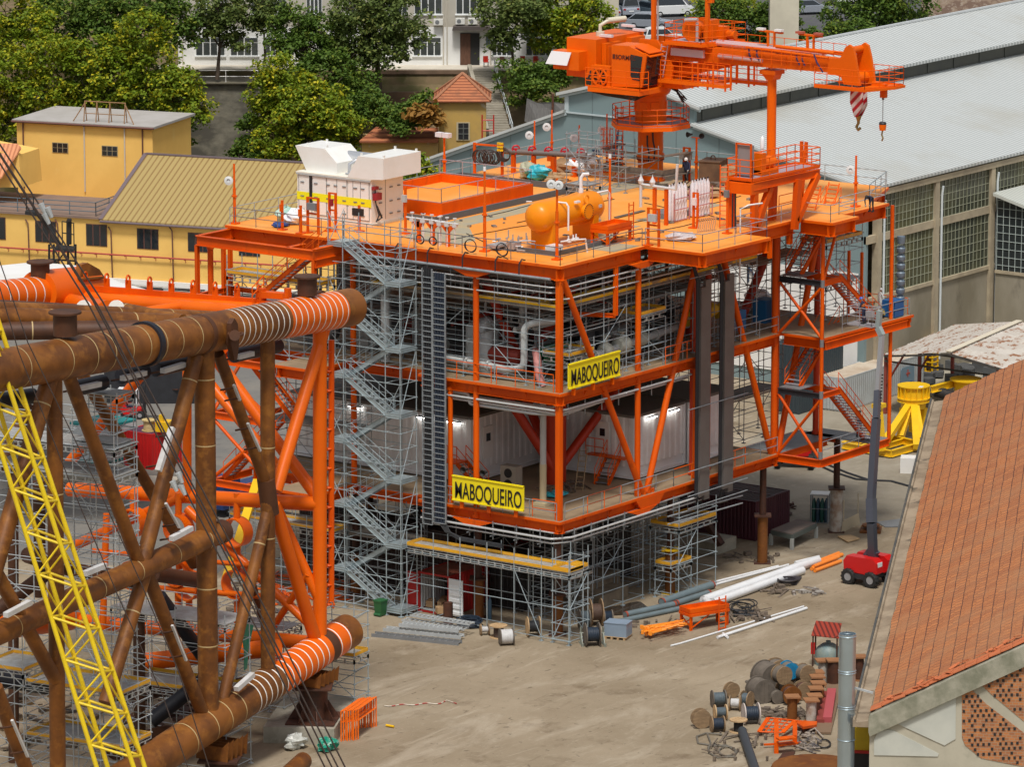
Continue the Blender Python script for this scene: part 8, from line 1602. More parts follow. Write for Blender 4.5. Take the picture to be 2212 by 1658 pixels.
# a small black tower crane head far behind at the left
t=thing('gangway_tower','black steel ladder tower with platforms against the yellow wall','tower',DEP(135,560,385)); GD=lambda u,v: DEP(u,v,385); m=MB()
for u in (106,116,147,163): m.tube(GD(u,620),GD(u,528),.1,5)
for v in (535,560,590): m.tube(GD(106,v),GD(163,v+4),.08,5)
for (a,b) in (((106,590),(147,535)),((116,560),(163,600)),((147,620),(116,560))): m.tube(GD(*a),GD(*b),.06,5)
m.prism([GD(122,528),GD(163,532),GD(163,538),GD(122,534)],wn_*1.6); m.tube(GD(149,528),GD(149,476),.22,8); m.prism([GD(146,478),GD(155,476),GD(155,472),GD(146,471)],wn_*.5)
m.tube(GD(57,452),GD(57,425),.06,5); m.tube(GD(72,455),GD(72,420),.06,5); m.prism([GD(57,458),GD(82,462),GD(82,454),GD(57,452)],wn_*1.2)
for k in (0,5): m.tube(GD(80+k,462),GD(135+k,540),.12,5); 
for k in range(12): m.tube(GD(80+k*4.6,462+k*6.5),GD(86+k*4.6,461+k*6.5),.05,4)
rail(m,[GD(135,528),GD(160,532)],1.9,1.2,.05); m.build('frame',BLK,t)
# ================================================================ THINGS IN THE YARD
def G(x,y): return None
def AX(az): return AZ(az)
REELW=mat('reel_wood',(.30,.20,.11),.8,0,(.19,.125,.07),1.6,.8,0,(1,1,4)); REELG=mat('reel_grey_wood',(.15,.125,.10),.85,0,(.09,.075,.06),1.6,.8); REELP=mat('reel_pale_wood',(.50,.34,.18),.75,0,(.36,.24,.13),1.6,.7)
def reel(lb,u,v,R_=.6,W=.7,ax=(0,1,0),wood=None,wound=BLK,dr=.6,z=0.,up=False,g='cable reels',full=True,tilt=0):
    """wooden drum standing on its rims (or on its side when up) with wound cable"""
    ax=UP if up else V(ax).normalized(); b=Z(u,v,z); c=b+UP*(W/2 if up else R_); t=thing('cable_reel',lb,'cable reel',b,g)
    for k in (-1,1):
        m=MB(); q=c+ax*k*W/2; m.lathe([(.05,-.035),(R_,-.035),(R_,.035),(.05,.035)],q,ax,24)
        e,f=frame(ax)
        for i in range(3): m.beam(q+ax*k*.045+e*(-.4+.4*i)*R_-f*R_*.8*(1-.25*abs(i-1)),q+ax*k*.045+e*(-.4+.4*i)*R_+f*R_*.8*(1-.25*abs(i-1)),.05,.02,ax)
        m.build('flange',wood or REELW,t)
    m=MB(); n=7; pr=[(.1,-W/2+.04)]
    for i in range(n): y=-W/2+.05+(W-.1)*i/n; d=(W-.1)/n; pr+=[(R_*dr,y),(R_*dr+.02,y+d*.5),(R_*dr,y+d)]
    m.lathe(pr+[(.1,W/2-.04)],c,ax,20); m.build('wound_cable',wound,t); return t
GBL=mat('cable_grey_blue',(.10,.13,.15),.5,0,(.06,.08,.09),6,.5); WHC=mat('cable_white',(.60,.60,.60),.5,0,(.42,.42,.42),6,.5); NVC=mat('cable_navy',(.018,.03,.05),.5)
LATY=V((-.81,.0,0)) ; A1=AX(80); A2=AX(100); A3=AX(60); A4=AX(170)
reel('pale wooden reel with black cable standing left of the front support post',1152,1375,.62,.75,A1,REELP,CABL,.55)
reel('grey wooden reel with black cable held in a steel jack stand',1279,1396,.72,.85,A1,REELG,NVC,.6)
reel('large brown reel behind the jack stand',1287,1352,.85,.7,A1,REELW,mat('cable_brown',(.09,.055,.04),.6),.6); reel('dark reel peeping out right behind the large brown one',1313,1349,.45,.5,A1,REELG,NVC,.8)
reel('grey reel half hidden left behind the jack stand',1262,1358,.6,.6,A1,REELG,GBL,.8)
reel('small dark reel wound with white wire beside the coil of cable',1047,1373,.36,.5,A1,REELW,WHC,.45); reel('reel lying flat like a table between two white wound reels',1077,1378,.55,.75,None,REELP,mat('drum_dark',(.07,.045,.035),.7),.55,0,True); reel('reel wound full with white wire, nearest to the front post side',1094,1394,.52,.8,A1,REELG,WHC,.85)
reel('brown empty reel at the top left of the small reel group',1580,1508,.46,.35,AX(150),REELW,mat('drum_brown',(.12,.075,.05),.7),.5)
reel('reel wound with grey blue cable at the top left of the small group',1552,1528,.5,.75,A1,REELG,GBL,.7); reel('reel wound with off white rope beside the grey blue one',1588,1536,.45,.6,A2,REELW,WHC,.55); reel('tilted brown reel with blue grey cable behind the white rope reel',1612,1530,.5,.5,AX(120),REELW,GBL,.7)
reel('middle reel of the left stack with slate cable',1556,1556,.45,.65,A1,REELP,GBL,.6); reel('wooden reel disc with a blue label facing the camera',1514,1573,.55,.5,AX(165),REELW,mat('drum_brown',(.12,.075,.05),.7),.4); reel('reel with dark navy cable at the front of the left stack',1550,1582,.46,.7,A1,REELW,NVC,.7)
reel('reel lying flat as a table beside the black pipe',1595,1582,.52,.7,None,REELP,BLK,.5,0,True); reel('whitish reel with thick black cable at the right of the small group',1622,1565,.62,.85,A1,mat('reel_white_wood',(.48,.42,.38),.75),NVC,.65)
reel('biggest dark reel at the front of the large pile',1642,1517,.72,1.0,AX(155),REELG,REELG,.9); reel('huge dark reel at the back left of the large pile',1660,1495,.9,1.2,AX(150),REELG,REELG,.92); reel('brown rimmed huge reel behind the two dark ones',1678,1488,.9,.7,AX(150),REELW,REELG,.9)
reel('grey disc reel leaning right of the biggest dark reel',1677,1520,.40,.5,AX(160),REELG,REELG,.8); reel('bright blue faced reel on top of the large pile',1704,1466,.50,.7,AX(160),mat('reel_blue',(.01,.22,.42),.6,0,(.01,.14,.3),3,.6),REELG,.85,1.0)
reel('grey reel right behind the blue faced reel',1722,1482,.62,1.0,AX(150),REELG,REELG,.9,.4); reel('brown reel disc at the back left of the blue one',1688,1478,.55,.6,AX(150),REELW,REELG,.9,1.); reel('brown reel disc at the back right of the blue one',1738,1475,.55,.6,AX(150),REELW,REELG,.9,.8)
reel('rusty rimmed reel in front of the stacked cans',1708,1522,.56,.6,AX(165),RUST,RUSTD,.8); reel('striped brown reel right of the rusty rimmed one',1735,1512,.55,.6,AX(160),REELW,RUSTD,.8); reel('pale reel between the grey disc and the cans',1716,1500,.48,.5,AX(160),REELW,WHC,.5); reel('low brown reel in the middle of the large pile',1695,1505,.5,.5,AX(140),REELW,REELG,.6); reel('small grey table reel left of the huge dark reel',1620,1488,.3,.4,None,REELG,REELG,.5,0,True)
m=MB()
for s in (-1,1):
    b=Z(1279+s*24,1393); m.beam(b,b+UP*1.1,.1,.1); m.beam(b+A4*.6,b-A4*.6,.1,.08); m.beam(b+A4*.5,b+UP*.8,.06,.06); m.tube(b+A4*.6,b+A4*.6+UP*.2,.09,8)
m.tube(Z(1252,1393)+UP*.72,Z(1306,1393)+UP*.72,.04,6); tag(m.build('reel_stand',mat('stand_grey_green',(.24,.26,.22),.5,.2)),'grey jack stand holding the black cable reel','stand')
# pipes
def lpipe(lb,a,b,r,mt,h=None,end=None,nm='pipe',g='pipes lying in the yard'):
    h=r if h is None else h; p,q=Z(*a,h),Z(*b,h); m=MB(); m.tube(p,q,r,16,cap=False); d=(q-p).normalized()
    for c,s in ((p,1),(q,-1)): m.lathe([(r,0),(r*.86,0),(r*.86,.6)],c,d*s,16)
    o=m.build(nm,mt); tag(o,lb,'pipe',g)
    if end: m=MB(); m.tube(p-d*.01,p+d*.14,r*1.05,16,cap=False); m.tube(q-d*.14,q+d*.01,r*1.05,16,cap=False); m.build('end_band',end,o)
    return o
SLT=mat('slate_pipe',(.15,.20,.22),.45,0,(.11,.14,.15),1,.5); WPI=mat('white_pipe_big',(.76,.78,.80),.3,0,(.62,.62,.62),.7,.4); RED2=mat('end_red',(.32,.06,.03),.6)
lpipe('upper long thick white pipe of the pair',(1519,1298),(1766,1211),.30,WPI); lpipe('lower thick white pipe with a rounded end',(1540,1303),(1733,1233),.27,WPI)
lpipe('thickest slate grey pipe, nearest the platform',(1429,1302),(1539,1264),.25,SLT,None,RED2); lpipe('slate pipe just below the thickest one',(1460,1304),(1532,1281),.19,SLT,None,RED2); lpipe('slate pipe in the second row, left',(1350,1329),(1458,1306),.20,SLT,None,RED2); lpipe('longest slate pipe, lowest of the four',(1329,1345),(1522,1304),.16,SLT,None,RED2)
lpipe('upper thin white pipe behind the thick pair',(1545,1258),(1681,1224),.08,WPI); lpipe('lower thin white pipe behind the thick pair',(1540,1265),(1703,1221),.08,WPI); lpipe('short thin white pipe by the orange pipes',(1717,1216),(1769,1203),.09,WPI)
lpipe('long thin white pipe in the open yard with a bent end',(1470,1391),(1736,1311),.06,WPI); lpipe('long white pipe with a short branch beside the bent one',(1550,1378),(1742,1315),.10,WPI)
m=MB(); m.path([Z(1470,1391,.06),Z(1449,1396,.06)],.06,8); m.path([Z(1562,1370,.1),Z(1572,1378,.1)],.09,8); tag(m.build('pipe_offcut',WPI),'two short white pipe ends beside the long thin pipes','pipe')
lpipe('short white pipe lying on the orange table side',(1517,1322),(1566,1312),.2,WPI,.5)
m=MB(); a=Z(1524,1297,.45); m.tube(a,Z(1541,1310,.45),.22,14); m.lathe([(.22,0),(.34,.02),(.34,.12),(.2,.12),(.2,-.3)],Z(1541,1310,.45),(Z(1541,1310,.45)-a),16); tag(m.build('pipe_elbow',WPI),'white flanged pipe elbow leaning on the thick pipes','pipe')
for k,(a,b) in enumerate([((1759,1217),(1812,1196)),((1764,1219),(1819,1199)),((1753,1230),(1806,1208)),((1760,1234),(1816,1213)),((1757,1225),(1811,1204))]): lpipe(('uppermost','second','lowest but one','lowest','middle')[k]+' orange pipe in the stack of five beside the white pipes',a,b,.13,mat('pipe_orange_bright',(.90,.26,.03),.4),.13+.12*(k==4))
lpipe('black plastic pipe running out of the picture at the lower right',(1603,1580),(1637,1680),.26,mat('pipe_black',(.045,.055,.065),.5))
# orange table, orange bars, box on pallet, trays
p=(Z(1490,1368)+Z(1575,1350))/2; table('orange_stand','orange steel stand in front of the white pipes',p+V((.3,.6,0)),2.9,1.2,1.05,AX(58))
m=MB(); ladder(m,Z(1560,1364),Z(1560,1364)+UP*2.2,.55,.35,.05,AX(50)); tag(m.build('orange_ladder',ORANGE),'orange ladder uprights at the right end of the orange stand','ladder')
m=MB(); rg=random.Random(31)
for k in range(24): a=Z(1385+rg.uniform(0,25),1362+rg.uniform(-8,8),.25+.3*rg.random()); b=Z(1462+rg.uniform(0,22),1345+rg.uniform(-6,8),.3+.5*rg.random()); m.tube(a,b,.05,6); m.box(a,(.22,.16,.22),rg.random()*3)
tag(m.build('brace_bundle',mat('bundle_orange',(.90,.28,.02),.4)),'bundle of bright orange pipe supports tied on pallets','bundle')
m=MB(); p=Z(1335,1378); 
for k in range(4): m.box(p+UP*.06+AX(110)*(-.6+.4*k),(1.3,.12,.12),x=AX(20))
for k in range(5): m.box(p+UP*.15+AX(20)*(-.55+.27*k),(1.5,.14,.03),x=AX(110))
o=m.build('pallet',REELP); tag(o,'pale wooden pallet under the blue grey box','pallet'); m=MB(); m.box(p+UP*.58,(1.45,1.1,.82),x=AX(110)); m.box(p+UP*1.0,(1.5,1.15,.05),x=AX(110)); tag(m.build('steel_box',mat('box_blue_grey',(.24,.31,.40),.45,0,(.2,.26,.33),1,.5)),'blue grey steel box on a pallet right of the reel stand','box')
t=thing('cable_tray_stack','stack of galvanised cable trays lying on the yard floor','trays',Z(930,1380)); e=AX(112)
for k,(u,v,L,z) in enumerate([(915,1376,5.2,.25),(930,1374,4.0,.55),(900,1384,5.8,.1),(940,1366,4.6,.5),(955,1364,4.4,.75)]):
    c=Z(u,v,0)+UP*z; dd=e if k<3 else AX(122); s=dd.cross(UP); m=MB(); 
    for q in (-1,1): m.beam(c+s*.28*q-dd*L/2,c+s*.28*q+dd*L/2,.04,.22 if k<3 else .12)
    for i in range(14): x=c+dd*L*(-.48+.96*i/13); m.beam(x-s*.27,x+s*.27,.08,.05)
    m.build('tray',LGREY if k!=2 else GREY,t)
m=MB(); p=Z(822,1331); m.add([p+V(q) for q in ((-.24,-.24,.06),(.24,-.24,.06),(.24,.24,.06),(-.24,.24,.06),(-.33,-.3,.95),(.33,-.3,.95),(.33,.3,.95),(-.33,.3,.95))],[(3,2,1,0),(4,5,6,7),(0,1,5,4),(1,2,6,5),(2,3,7,6),(3,0,4,7)]); m.box(p+UP*.99,(.72,.66,.09)); m.tube(p+V((-.3,.25,.12)),p+V((-.3,-.25,.12)),.1,10)
tag(m.build('wheelie_bin',mat('bin_green',(.02,.11,.035),.5)),'green wheelie bin at the foot of the stair tower','bin')
m=MB(); p=Z(968,1350); m.tube(p,p+UP*1.4,.30,18,cap=False); m.lathe([(.3,1.4),(.25,1.4),(.25,.5),(0,.5)],p,UP,18); tag(m.build('steel_can',RUSTD),'dark open rusty steel tube standing before the red container','tube')
m=MB(); rg=random.Random(6); p=Z(1015,1354)
for k in range(14): m.ring(p+V((rg.uniform(-.12,.12),rg.uniform(-.12,.12),.06+.03*k)),UP+V((rg.uniform(-.15,.15),rg.uniform(-.15,.15),0)),rg.uniform(.5,.85),.05,24,5)
tag(m.build('cable_coil',NVC),'flat coil of dark cable beside the rusty square can','coil')
m=MB(); p=Z(1058,1340); m.lathe([(0,0),(.12,0),(.12,1.2),(.05,1.4),(.05,1.5),(0,1.5)],p,UP,12); tag(m.build('gas_cylinder',mat('gas_blue',(.06,.12,.18),.4)),'blue gas cylinder standing beside the scaffold','gas cylinder')
# containers
c=Z(969,1334); CRD=mat('container_red',(.42,.012,.01),.45,0,(.28,.012,.01),.7,.6); CRR=mat('container_roof_rust',(.16,.05,.03),.75,0,(.24,.06,.03),.9,.7)
t=container('open_container','red shipping container with its end doors open and a rusty roof',(c.x+3.03,c.y+1.22),(-1,0,0),6.06,2.44,2.59,CRD,CRR,0,'open') if False else None
def opencont():
    t=container('open_container','red shipping container with its end doors open and a rusty roof',(c.x+3.1,c.y+1.22),(-1,0,0),6.06,2.44,2.59,CRD,CRR,0,True)
    for ch in list(t.children):
        if ch.name.startswith('door'): bpy.data.objects.remove(ch)
    m=MB(); m.beam((c.x+.02,c.y-.02,1.32),(c.x-.05,c.y-1.15,1.32),.06,2.35)
    for i in range(6): m.beam((c.x-.05,c.y-.12,.35+i*.4),(c.x-.1,c.y-1.05,.35+i*.4),.05,.18)
    m.build('door',WHTS,t); m=MB(); m.beam((c.x+.02,c.y+2.46,1.32),(c.x+.1,c.y+3.3,1.32),.06,2.35); m.build('door',CRD,t)
    m=MB(); corr_wall(m,(c.x+5.9,c.y+2.36,0),(c.x+.2,c.y+2.36,0),.2,2.45); m.bx(c.x+.1,c.y+.1,.1,c.x+5.9,c.y+2.3,.14); m.build('inner_wall',mat('inner_pale',(.45,.46,.45),.6),t)
    rg=random.Random(2); m=MB()
    for k in range(9): m.box((c.x+rg.uniform(-.2,2.5),c.y+rg.uniform(.6,2.2),.3+.2*rg.random()),(.5,.4,.4),rg.random()*3)
    tag(m.build('tool_boxes',CARDB),'boxes and tools lying in the mouth of the red container','boxes')
opencont()
container('shipping_container','second red shipping container behind the open one',(c.x+8.6,c.y+.9),(-1,0,0),4.0,2.44,2.59,CRD,CRR)
mc=Z(1631,1170); MAR=mat('container_maroon',(.075,.012,.025),.5,0,(.05,.01,.018),.7,.6); container('shipping_container','maroon shipping container in the shade right of the scaffold',(mc.x+1.22,mc.y+3.03),(0,1,0),6.06,2.44,2.7,MAR,mat('roof_brownish',(.075,.05,.045),.8)); container('shipping_container','darker maroon container just right of the other maroon one',(mc.x+3.8,mc.y+3.6),(0,1,0),6.06,2.44,2.5,MAR,MATS['roof_brownish'])
container('shipping_container','black container under the middle of the platform',(9.5,6.6),(1,0,0),12.,2.44,3.4,mat('container_black',(.02,.018,.018),.6)); container('shipping_container','dark container stacked high in the shade under the platform',(11,14),(1,0,0),12,2.44,5.2,MATS['container_black']); container('shipping_container','dark brown container in the shade behind the stair tower',(4.5,17),(0,1,0),12,2.44,4.4,mat('shade_box_dark_brown',(.035,.02,.018),.6))  # dark boxes added to block the view and deepen the shade under the platform
m=MB(); a=Z(1545,1183,0)+UP*.1; m.beam(Z(1520,1120,2.6),Z(1558,1178,1.0),.5,.35); o=m.build('skid_leg',RUSTD); tag(o,'thick dark steel leg slanting down onto a concrete block','strut'); m=MB(); b=Z(1545,1190); m.box(b+UP*.42,(2.6,1.6,.84)); tag(m.build('concrete_block',CONC),'pale concrete block beside the scaffold, under the slanting leg','concrete block')
m=MB(); b=Z(1310,1300); m.box(b+UP*.4,(3.2,1.4,.8),.1); m.box(b+V((.5,1.8,.7)),(4.5,2.2,1.4),.1); tag(m.build('timber_stack',mat('timber_grey_brown',(.24,.19,.13),.85,0,(.14,.11,.08),1,.7)),'stacked timber blocks under the front of the platform','timber')
# flat trailer
t=thing('flat_trailer','flat grey steel trailer deck on legs beside the maroon container','trailer',Z(1710,1170)); P4=[Z(1666,1148,.95),Z(1711,1158,.95),Z(1763,1133,.95),Z(1722,1125,.95)]
m=MB(); m.prism(P4,UP*.1); m.build('deck',mat('trailer_deck',(.20,.15,.12),.8,0,(.13,.11,.1),1,.7),t); m=MB()
for i in range(4): m.beam(P4[i]-UP*.1,P4[(i+1)%4]-UP*.1,.12,.3)
m.build('frame',mat('trailer_green_grey',(.10,.12,.11),.6),t)
for p in P4: m=MB(); m.beam(p-UP*.2,V((p.x,p.y,0)),.2,.2,V((1,0,0))); m.build('leg',mat('trailer_pale',(.40,.42,.40),.6),t)
# gas bottle cage
t=thing('bottle_cage','white topped cage full of green and blue gas bottles','gas bottles',Z(1770,1130)); p=Z(1771,1128); x=AX(100); y=UP.cross(x); m=MB()
for a in (-1,1):
    for b in (-1,1): m.beam(p+x*a*.58+y*b*.5,p+x*a*.58+y*b*.5+UP*1.95,.06,.06,V((1,0,0)))
for z in (.05,1.0,1.95):
    for a in (-1,1): m.beam(p+x*a*.58-y*.5+UP*z,p+x*a*.58+y*.5+UP*z,.05,.05); m.beam(p-x*.58+y*a*.5+UP*z,p+x*.58+y*a*.5+UP*z,.05,.05)
m.build('cage',GALD,t); m=MB(); m.box(p+UP*2.0,(1.25,1.1,.05),x=x); m.build('lid',WHT,t)
for i in range(4):
    for j in range(2): m=MB(); m.lathe([(0,.05),(.12,.05),(.12,1.35),(.06,1.6),(0,1.62)],p+x*(-.42+.28*i)+y*(-.25+.45*j),UP,10); m.build('bottle',mat('bottle_blue',(.03,.07,.11),.4) if i%2 else mat('bottle_green',(.02,.10,.08),.4),t)
m=MB(); a,b=Z(1822,1150),Z(1853,1135); m.prism([a+V((-.3,0,0)),a+V((.3,0,0)),a+V((.12,0,.8)),a+V((-.12,0,.8))],b-a); m.tube(a+UP*.8,a+UP*2.2,.04,6); m.tube(b+UP*.8,b+UP*2.2,.04,6); tag(m.build('road_barrier',mat('barrier_concrete',(.50,.42,.29),.8)),'pale concrete road barrier with two upright poles','barrier')
m=MB(); m.prism([Z(1809,1161,.05),Z(1837,1158,.05),Z(1857,1166,.05),Z(1831,1173,.05)],UP*.08); tag(m.build('plywood_sheet',REELP),'pale plywood sheet lying near the boom lift','board'); m=MB(); m.prism([Z(1893,1129,.03),Z(1945,1122,.03),Z(1958,1139,.03),Z(1912,1140,.03)],UP*.03); tag(m.build('steel_plate',GREY),'grey steel plate on the ground near the gutter','plate')
m=MB(); p=Z(1881,1148); m.lathe([(.1,.35),(.6,.35),(.6,.45),(.1,.45)],p,UP,20); m.box(p+UP*.1,(1.6,1.4,.18),.5); m.tube(p,p+UP*.4,.3,12); tag(m.build('flange_on_pallet',RUST),'rusty round flange lying on a pallet behind the boom','flange')
# boom lift
LR=mat('lift_red',(.60,.012,.012),.3,0,(.5,.012,.012),.5,.4); LG_=mat('lift_grey',(.075,.085,.11),.4,.1)
t=thing('boom_lift','red boom lift with a long dark grey boom raised to the orange platform','boom lift',Z(1872,1262)); p=Z(1876,1260); x=AX(128); y=UP.cross(x); K=lambda a,b,z:p+x*a+y*b+UP*z
def wheel(par,c_,r,w_,ax): 
    m=MB(); m.lathe([(r*.55,-w_/2),(r*.9,-w_/2),(r,-w_/3),(r,w_/3),(r*.9,w_/2),(r*.55,w_/2)],c_,ax,20,True); 
    e,f=frame(V(ax))
    for k in range(14): a=k*.449; q=c_+(e*math.cos(a)+f*math.sin(a))*r; m.beam(q-V(ax).normalized()*w_*.42,q+V(ax).normalized()*w_*.42,.07,.06,(q-c_))
    o=m.build('wheel',BLK,par); m=MB(); m.lathe([(0,-w_*.42),(r*.5,-w_*.42),(r*.55,-w_*.3),(r*.55,w_*.3),(0,w_*.3)],c_,ax,16); m.build('rim',mat('rim_grey',(.30,.30,.31),.5),o)
for a in (-.85,.85):
    for b in (-1.0,1.0): wheel(t,K(a,b,.5),.52,.4,y)
m=MB(); m.prism([K(-.8,-1.1,.45),K(.8,-1.1,.45),K(.8,1.1,.45),K(-.8,1.1,.45)],UP*.3); m.build('chassis',DKST,t)
prf=[(-1.25,.85),(-1.3,1.5),(-1.05,1.85),(.95,1.85),(1.25,1.6),(1.3,.95),(1.0,.75)]
m=MB(); m.prism([K(a,-1.0,z) for a,z in prf],y*.75); m.prism([K(a,.3,z) for a,z in prf],y*.75); m.prism([K(-.9,-.3,.8),K(.9,-.3,.8),K(.9,-.3,1.5),K(-.9,-.3,1.5)],y*.65); m.build('body',LR,t)
m=MB(); m.box(K(1.22,-.6,1.45),(.1,.5,.35),x=x); m.build('label_panel',WHTS,t)
bt=DEP(1902,722,(o2n(0,0,0)-p).length*0+302); b0=K(.35,0,1.3); b1=DEP(1883,1130,298.5); b2=DEP(1882,1078,299); b3=DEP(1893,905,300); b4=DEP(1896,845,301); b5=DEP(1905,725,302)
m=MB(); m.beam(K(-.4,0,1.2),K(.45,0,2.3),.4,.7); m.beam(b0,b1,.42,.5,x); m.build('turret_arm',LG_,t)
for k,(a,b,w_) in enumerate(((b1,b2,.52),(b2,b3,.44),(b3,b4,.36),(b4,b5,.28))): m=MB(); m.beam(a,b,w_,w_,x); m.build('boom_section',LG_ if k<3 else mat('boom_pale',(.36,.38,.40),.4,.3),t)
m=MB(); q=ulerp(b2,b3,.2); 
for i in range(34): c_=ulerp(b2,b5,.1+i*.02)+x*.24; m.box(c_,(.07,.1,.08),x=x)
m.build('cable_chain',BLK,t); m=MB(); m.beam(b5,b5+UP*.5-x*.3,.35,.35); m.beam(b5+UP*.5-x*.3,b5+UP*1.6-x*.2,.3,.3); m.build('jib',mat('jib_grey',(.30,.36,.36),.5),t)
m=MB(); kb=b5+UP*.5-x*1.4; Q=lambda a,b,z: kb+x*a+y*b+UP*z; m.prism([Q(-.95,-.5,0),Q(.95,-.5,0),Q(.95,.5,0),Q(-.95,.5,0)],UP*.1); rail(m,[Q(-.95,-.5,.1),Q(.95,-.5,.1),Q(.95,.5,.1),Q(-.95,.5,.1)],1.1,.95,.03,1,0,True); m.box(Q(.8,-.5,.9),(.5,.3,.4),x=x); m.build('basket',mat('basket_pale',(.42,.42,.44),.4,.3),t)
person('worker with blue helmet and orange harness in the boom lift basket',kb+UP*.1,PH+R(150),stand(.3),NAVY,NAVY,BH,1.7,mat('harness_orange',(.85,.22,.02),.6)); person('worker in white overalls standing right of the basket',V((33.6,-2.0,ZM)),PH+R(30),stand(.1),WHT,WHT,WH,1.7)
# second lift chassis behind the stair tower
t=thing('rough_terrain_lift','red lift on fat black tyres half hidden behind the stair tower','lift',Z(1720,1018)); p=Z(1722,1008); x=AX(100); y=UP.cross(x)
for a in (-1.3,1.1):
    for b in (-.9,.9): wheel(t,K(a,b,.55),.55,.4,x)
m=MB(); m.prism([K(-1.5,-.8,.6),K(1.4,-.8,.6),K(1.4,.8,.6),K(-1.5,.8,.6)],UP*.25); m.build('chassis',DKST,t); m=MB(); m.prism([K(-.9,-.7,.9),K(1.0,-.7,.9),K(1.1,-.7,1.8),K(-.7,-.7,2.0)],y*1.4); m.build('body',LR,t); m=MB(); m.box(K(-.1,-.75,1.5),(.4,.05,.4),x=x); m.build('label_panel',WHTS,t)
m=MB(); m.path([Z(1745,995,.06),Z(1800,1020,.06),Z(1850,1036,.06),Z(1880,1038,.06),Z(1925,1040,.06),Z(1968,1052,.06)],.08,6); m.path([Z(1765,995,.06),Z(1830,1022,.06),Z(1875,1037,.06)],.08,6); tag(m.build('hose',CABL),'black hoses snaking on the ground behind the boom lift','hose')
# yellow flange frame
t=thing('round_flange_stand','yellow lifting frame with a big round ribbed flange on legs','frame',Z(1960,965)); p=Z(1972,940); C_=lambda z: p+UP*z; zt=3.75
m=MB(); m.lathe([(0,zt),(1.2,zt),(1.2,zt-.06),(1.02,zt-.06),(1.02,zt-.9),(1.22,zt-.9),(1.22,zt-.96),(1.1,zt-.96),(1.1,zt-1.15),(1.22,zt-1.15),(1.22,zt-1.21),(.95,zt-1.21),(.9,zt-1.7),(0,zt-1.7)],p,UP,32)
for k in range(16): a=k*.3927; d=V((math.cos(a),math.sin(a),0)); m.prism([p+d*1.0+UP*(zt-.9),p+d*1.2+UP*(zt-.9),p+d*1.2+UP*(zt-.05),p+d*1.0+UP*(zt-.05)],d.cross(UP)*.03)
m.build('flange',YELF,t); fb_=[Z(1820,962,.35),Z(1925,981,.35),Z(1990,962,.35),Z(1895,940,.35)]; m=MB()
for i in range(4): m.ibeam(fb_[i],fb_[(i+1)%4],.25,.5,.04)
for k in (.35,.6): m.ibeam(ulerp(fb_[0],fb_[1],k),ulerp(fb_[3],fb_[2],k),.2,.4,.04)
m.build('base_frame',YELF,t)
for u,v in ((1905,965),(1980,966),(1945,945),(1990,950)):
    q=Z(u,v,.5); m=MB(); d=(V((q.x,q.y,0))-V((p.x,p.y,0))).normalized(); m.beam(q,p+d*.8+UP*(zt-1.3),.5,.42); m.build('leg',YELF,t)
for k in range(4): a=k*1.57+.5; d=V((math.cos(a),math.sin(a),0)); m=MB(); m.beam(p+d*.75+UP*.4,p+d*.75+UP*(zt-1.7),.42,.42,V((1,0,0))); m.build('post',YELF,t)
q=Z(1906,975,.5); m=MB(); m.beam(q,q+V((.4,.6,3.1)),.4,.4,V((1,0,0))); m.box(q+V((.4,.6,3.2)),(.9,.7,.3)); m.build('pad_post',YELF,t); m=MB(); m.box(p+V((-.3,-.8,zt+.01)),(.5,.3,.02),.3); m.build('label_plate',WHTS,t)
t=thing('yellow_spool_frame','second yellow disc frame with a black pipe partly behind the tiled roof','frame',Z(2080,930)); p=Z(2085,930); m=MB(); m.lathe([(0,3.9),(1.2,3.9),(1.2,3.8),(.9,3.8),(.9,2.6),(1.2,2.6),(1.2,2.5),(0,2.5)],p,UP,28); m.tube(p,p+UP*2.5,.5,12); m.ibeam(p+V((-2.5,1.5,3.3)),p+V((.5,.5,3.6)),.3,.5,.04); m.build('disc',YELF,t); m=MB(); m.tube(DEP(2020,845,346),DEP(2058,857,346),.42,18); m.build('black_pipe',BLK,t)
m=MB(); p=Z(1962,1020); m.box(p+UP*.55,(1.2,1.1,1.1),.5); tag(m.build('white_crate',WHT),'white crate with a torn lid right of the yellow frame','crate')
# pale row of containers along the hall wall, dark container
a,b=Z(1821,892),Z(1995,836); e=(b-a).normalized(); container('long_container','long pale grey container with an oval orange and blue emblem on its side',((a+b)/2+V((0,1.3,0)))[:2],e,(b-a).length,2.5,2.6,mat('pale_blue_grey_box',(.45,.49,.50),.5,0,(.33,.33,.32),.6,.6),mat('pale_stained_roof',(.62,.55,.45),.7,0,(.42,.30,.2),.5,.6),0,False)
m=MB(); q=ulerp(a,b,.78)-V((0,.08,0)); m.prism([q+e*x_+UP*z_ for x_,z_ in ((-1,.5),(-.8,.35),(.8,.35),(1,.5),(1,1.9),(.8,2.05),(-.8,2.05),(-1,1.9))],V((0,-.03,0))); o=m.build('container_emblem',mat('emblem_grey_blue',(.20,.30,.38),.5)); tag(o,'rounded emblem plate with blue lettering on the pale container','emblem'); m=MB()
m.beam(q+e*-.25+UP*1.5-V((0,.05,0)),q+e*.3+UP*1.5-V((0,.05,0)),.02,.1); m.beam(q+UP*1.25-V((0,.05,0)),q+UP*1.8-V((0,.05,0)),.02,.12); m.build('cross_mark',mat('mark_red',(.5,.08,.05),.5),o); m=MB()
for k in range(6): m.box(q+e*(-.6+.24*k)+UP*.7-V((0,.05,0)),(.16,.03,.28),x=e)
m.build('lettering',mat('mark_blue',(.02,.12,.32),.5),o)
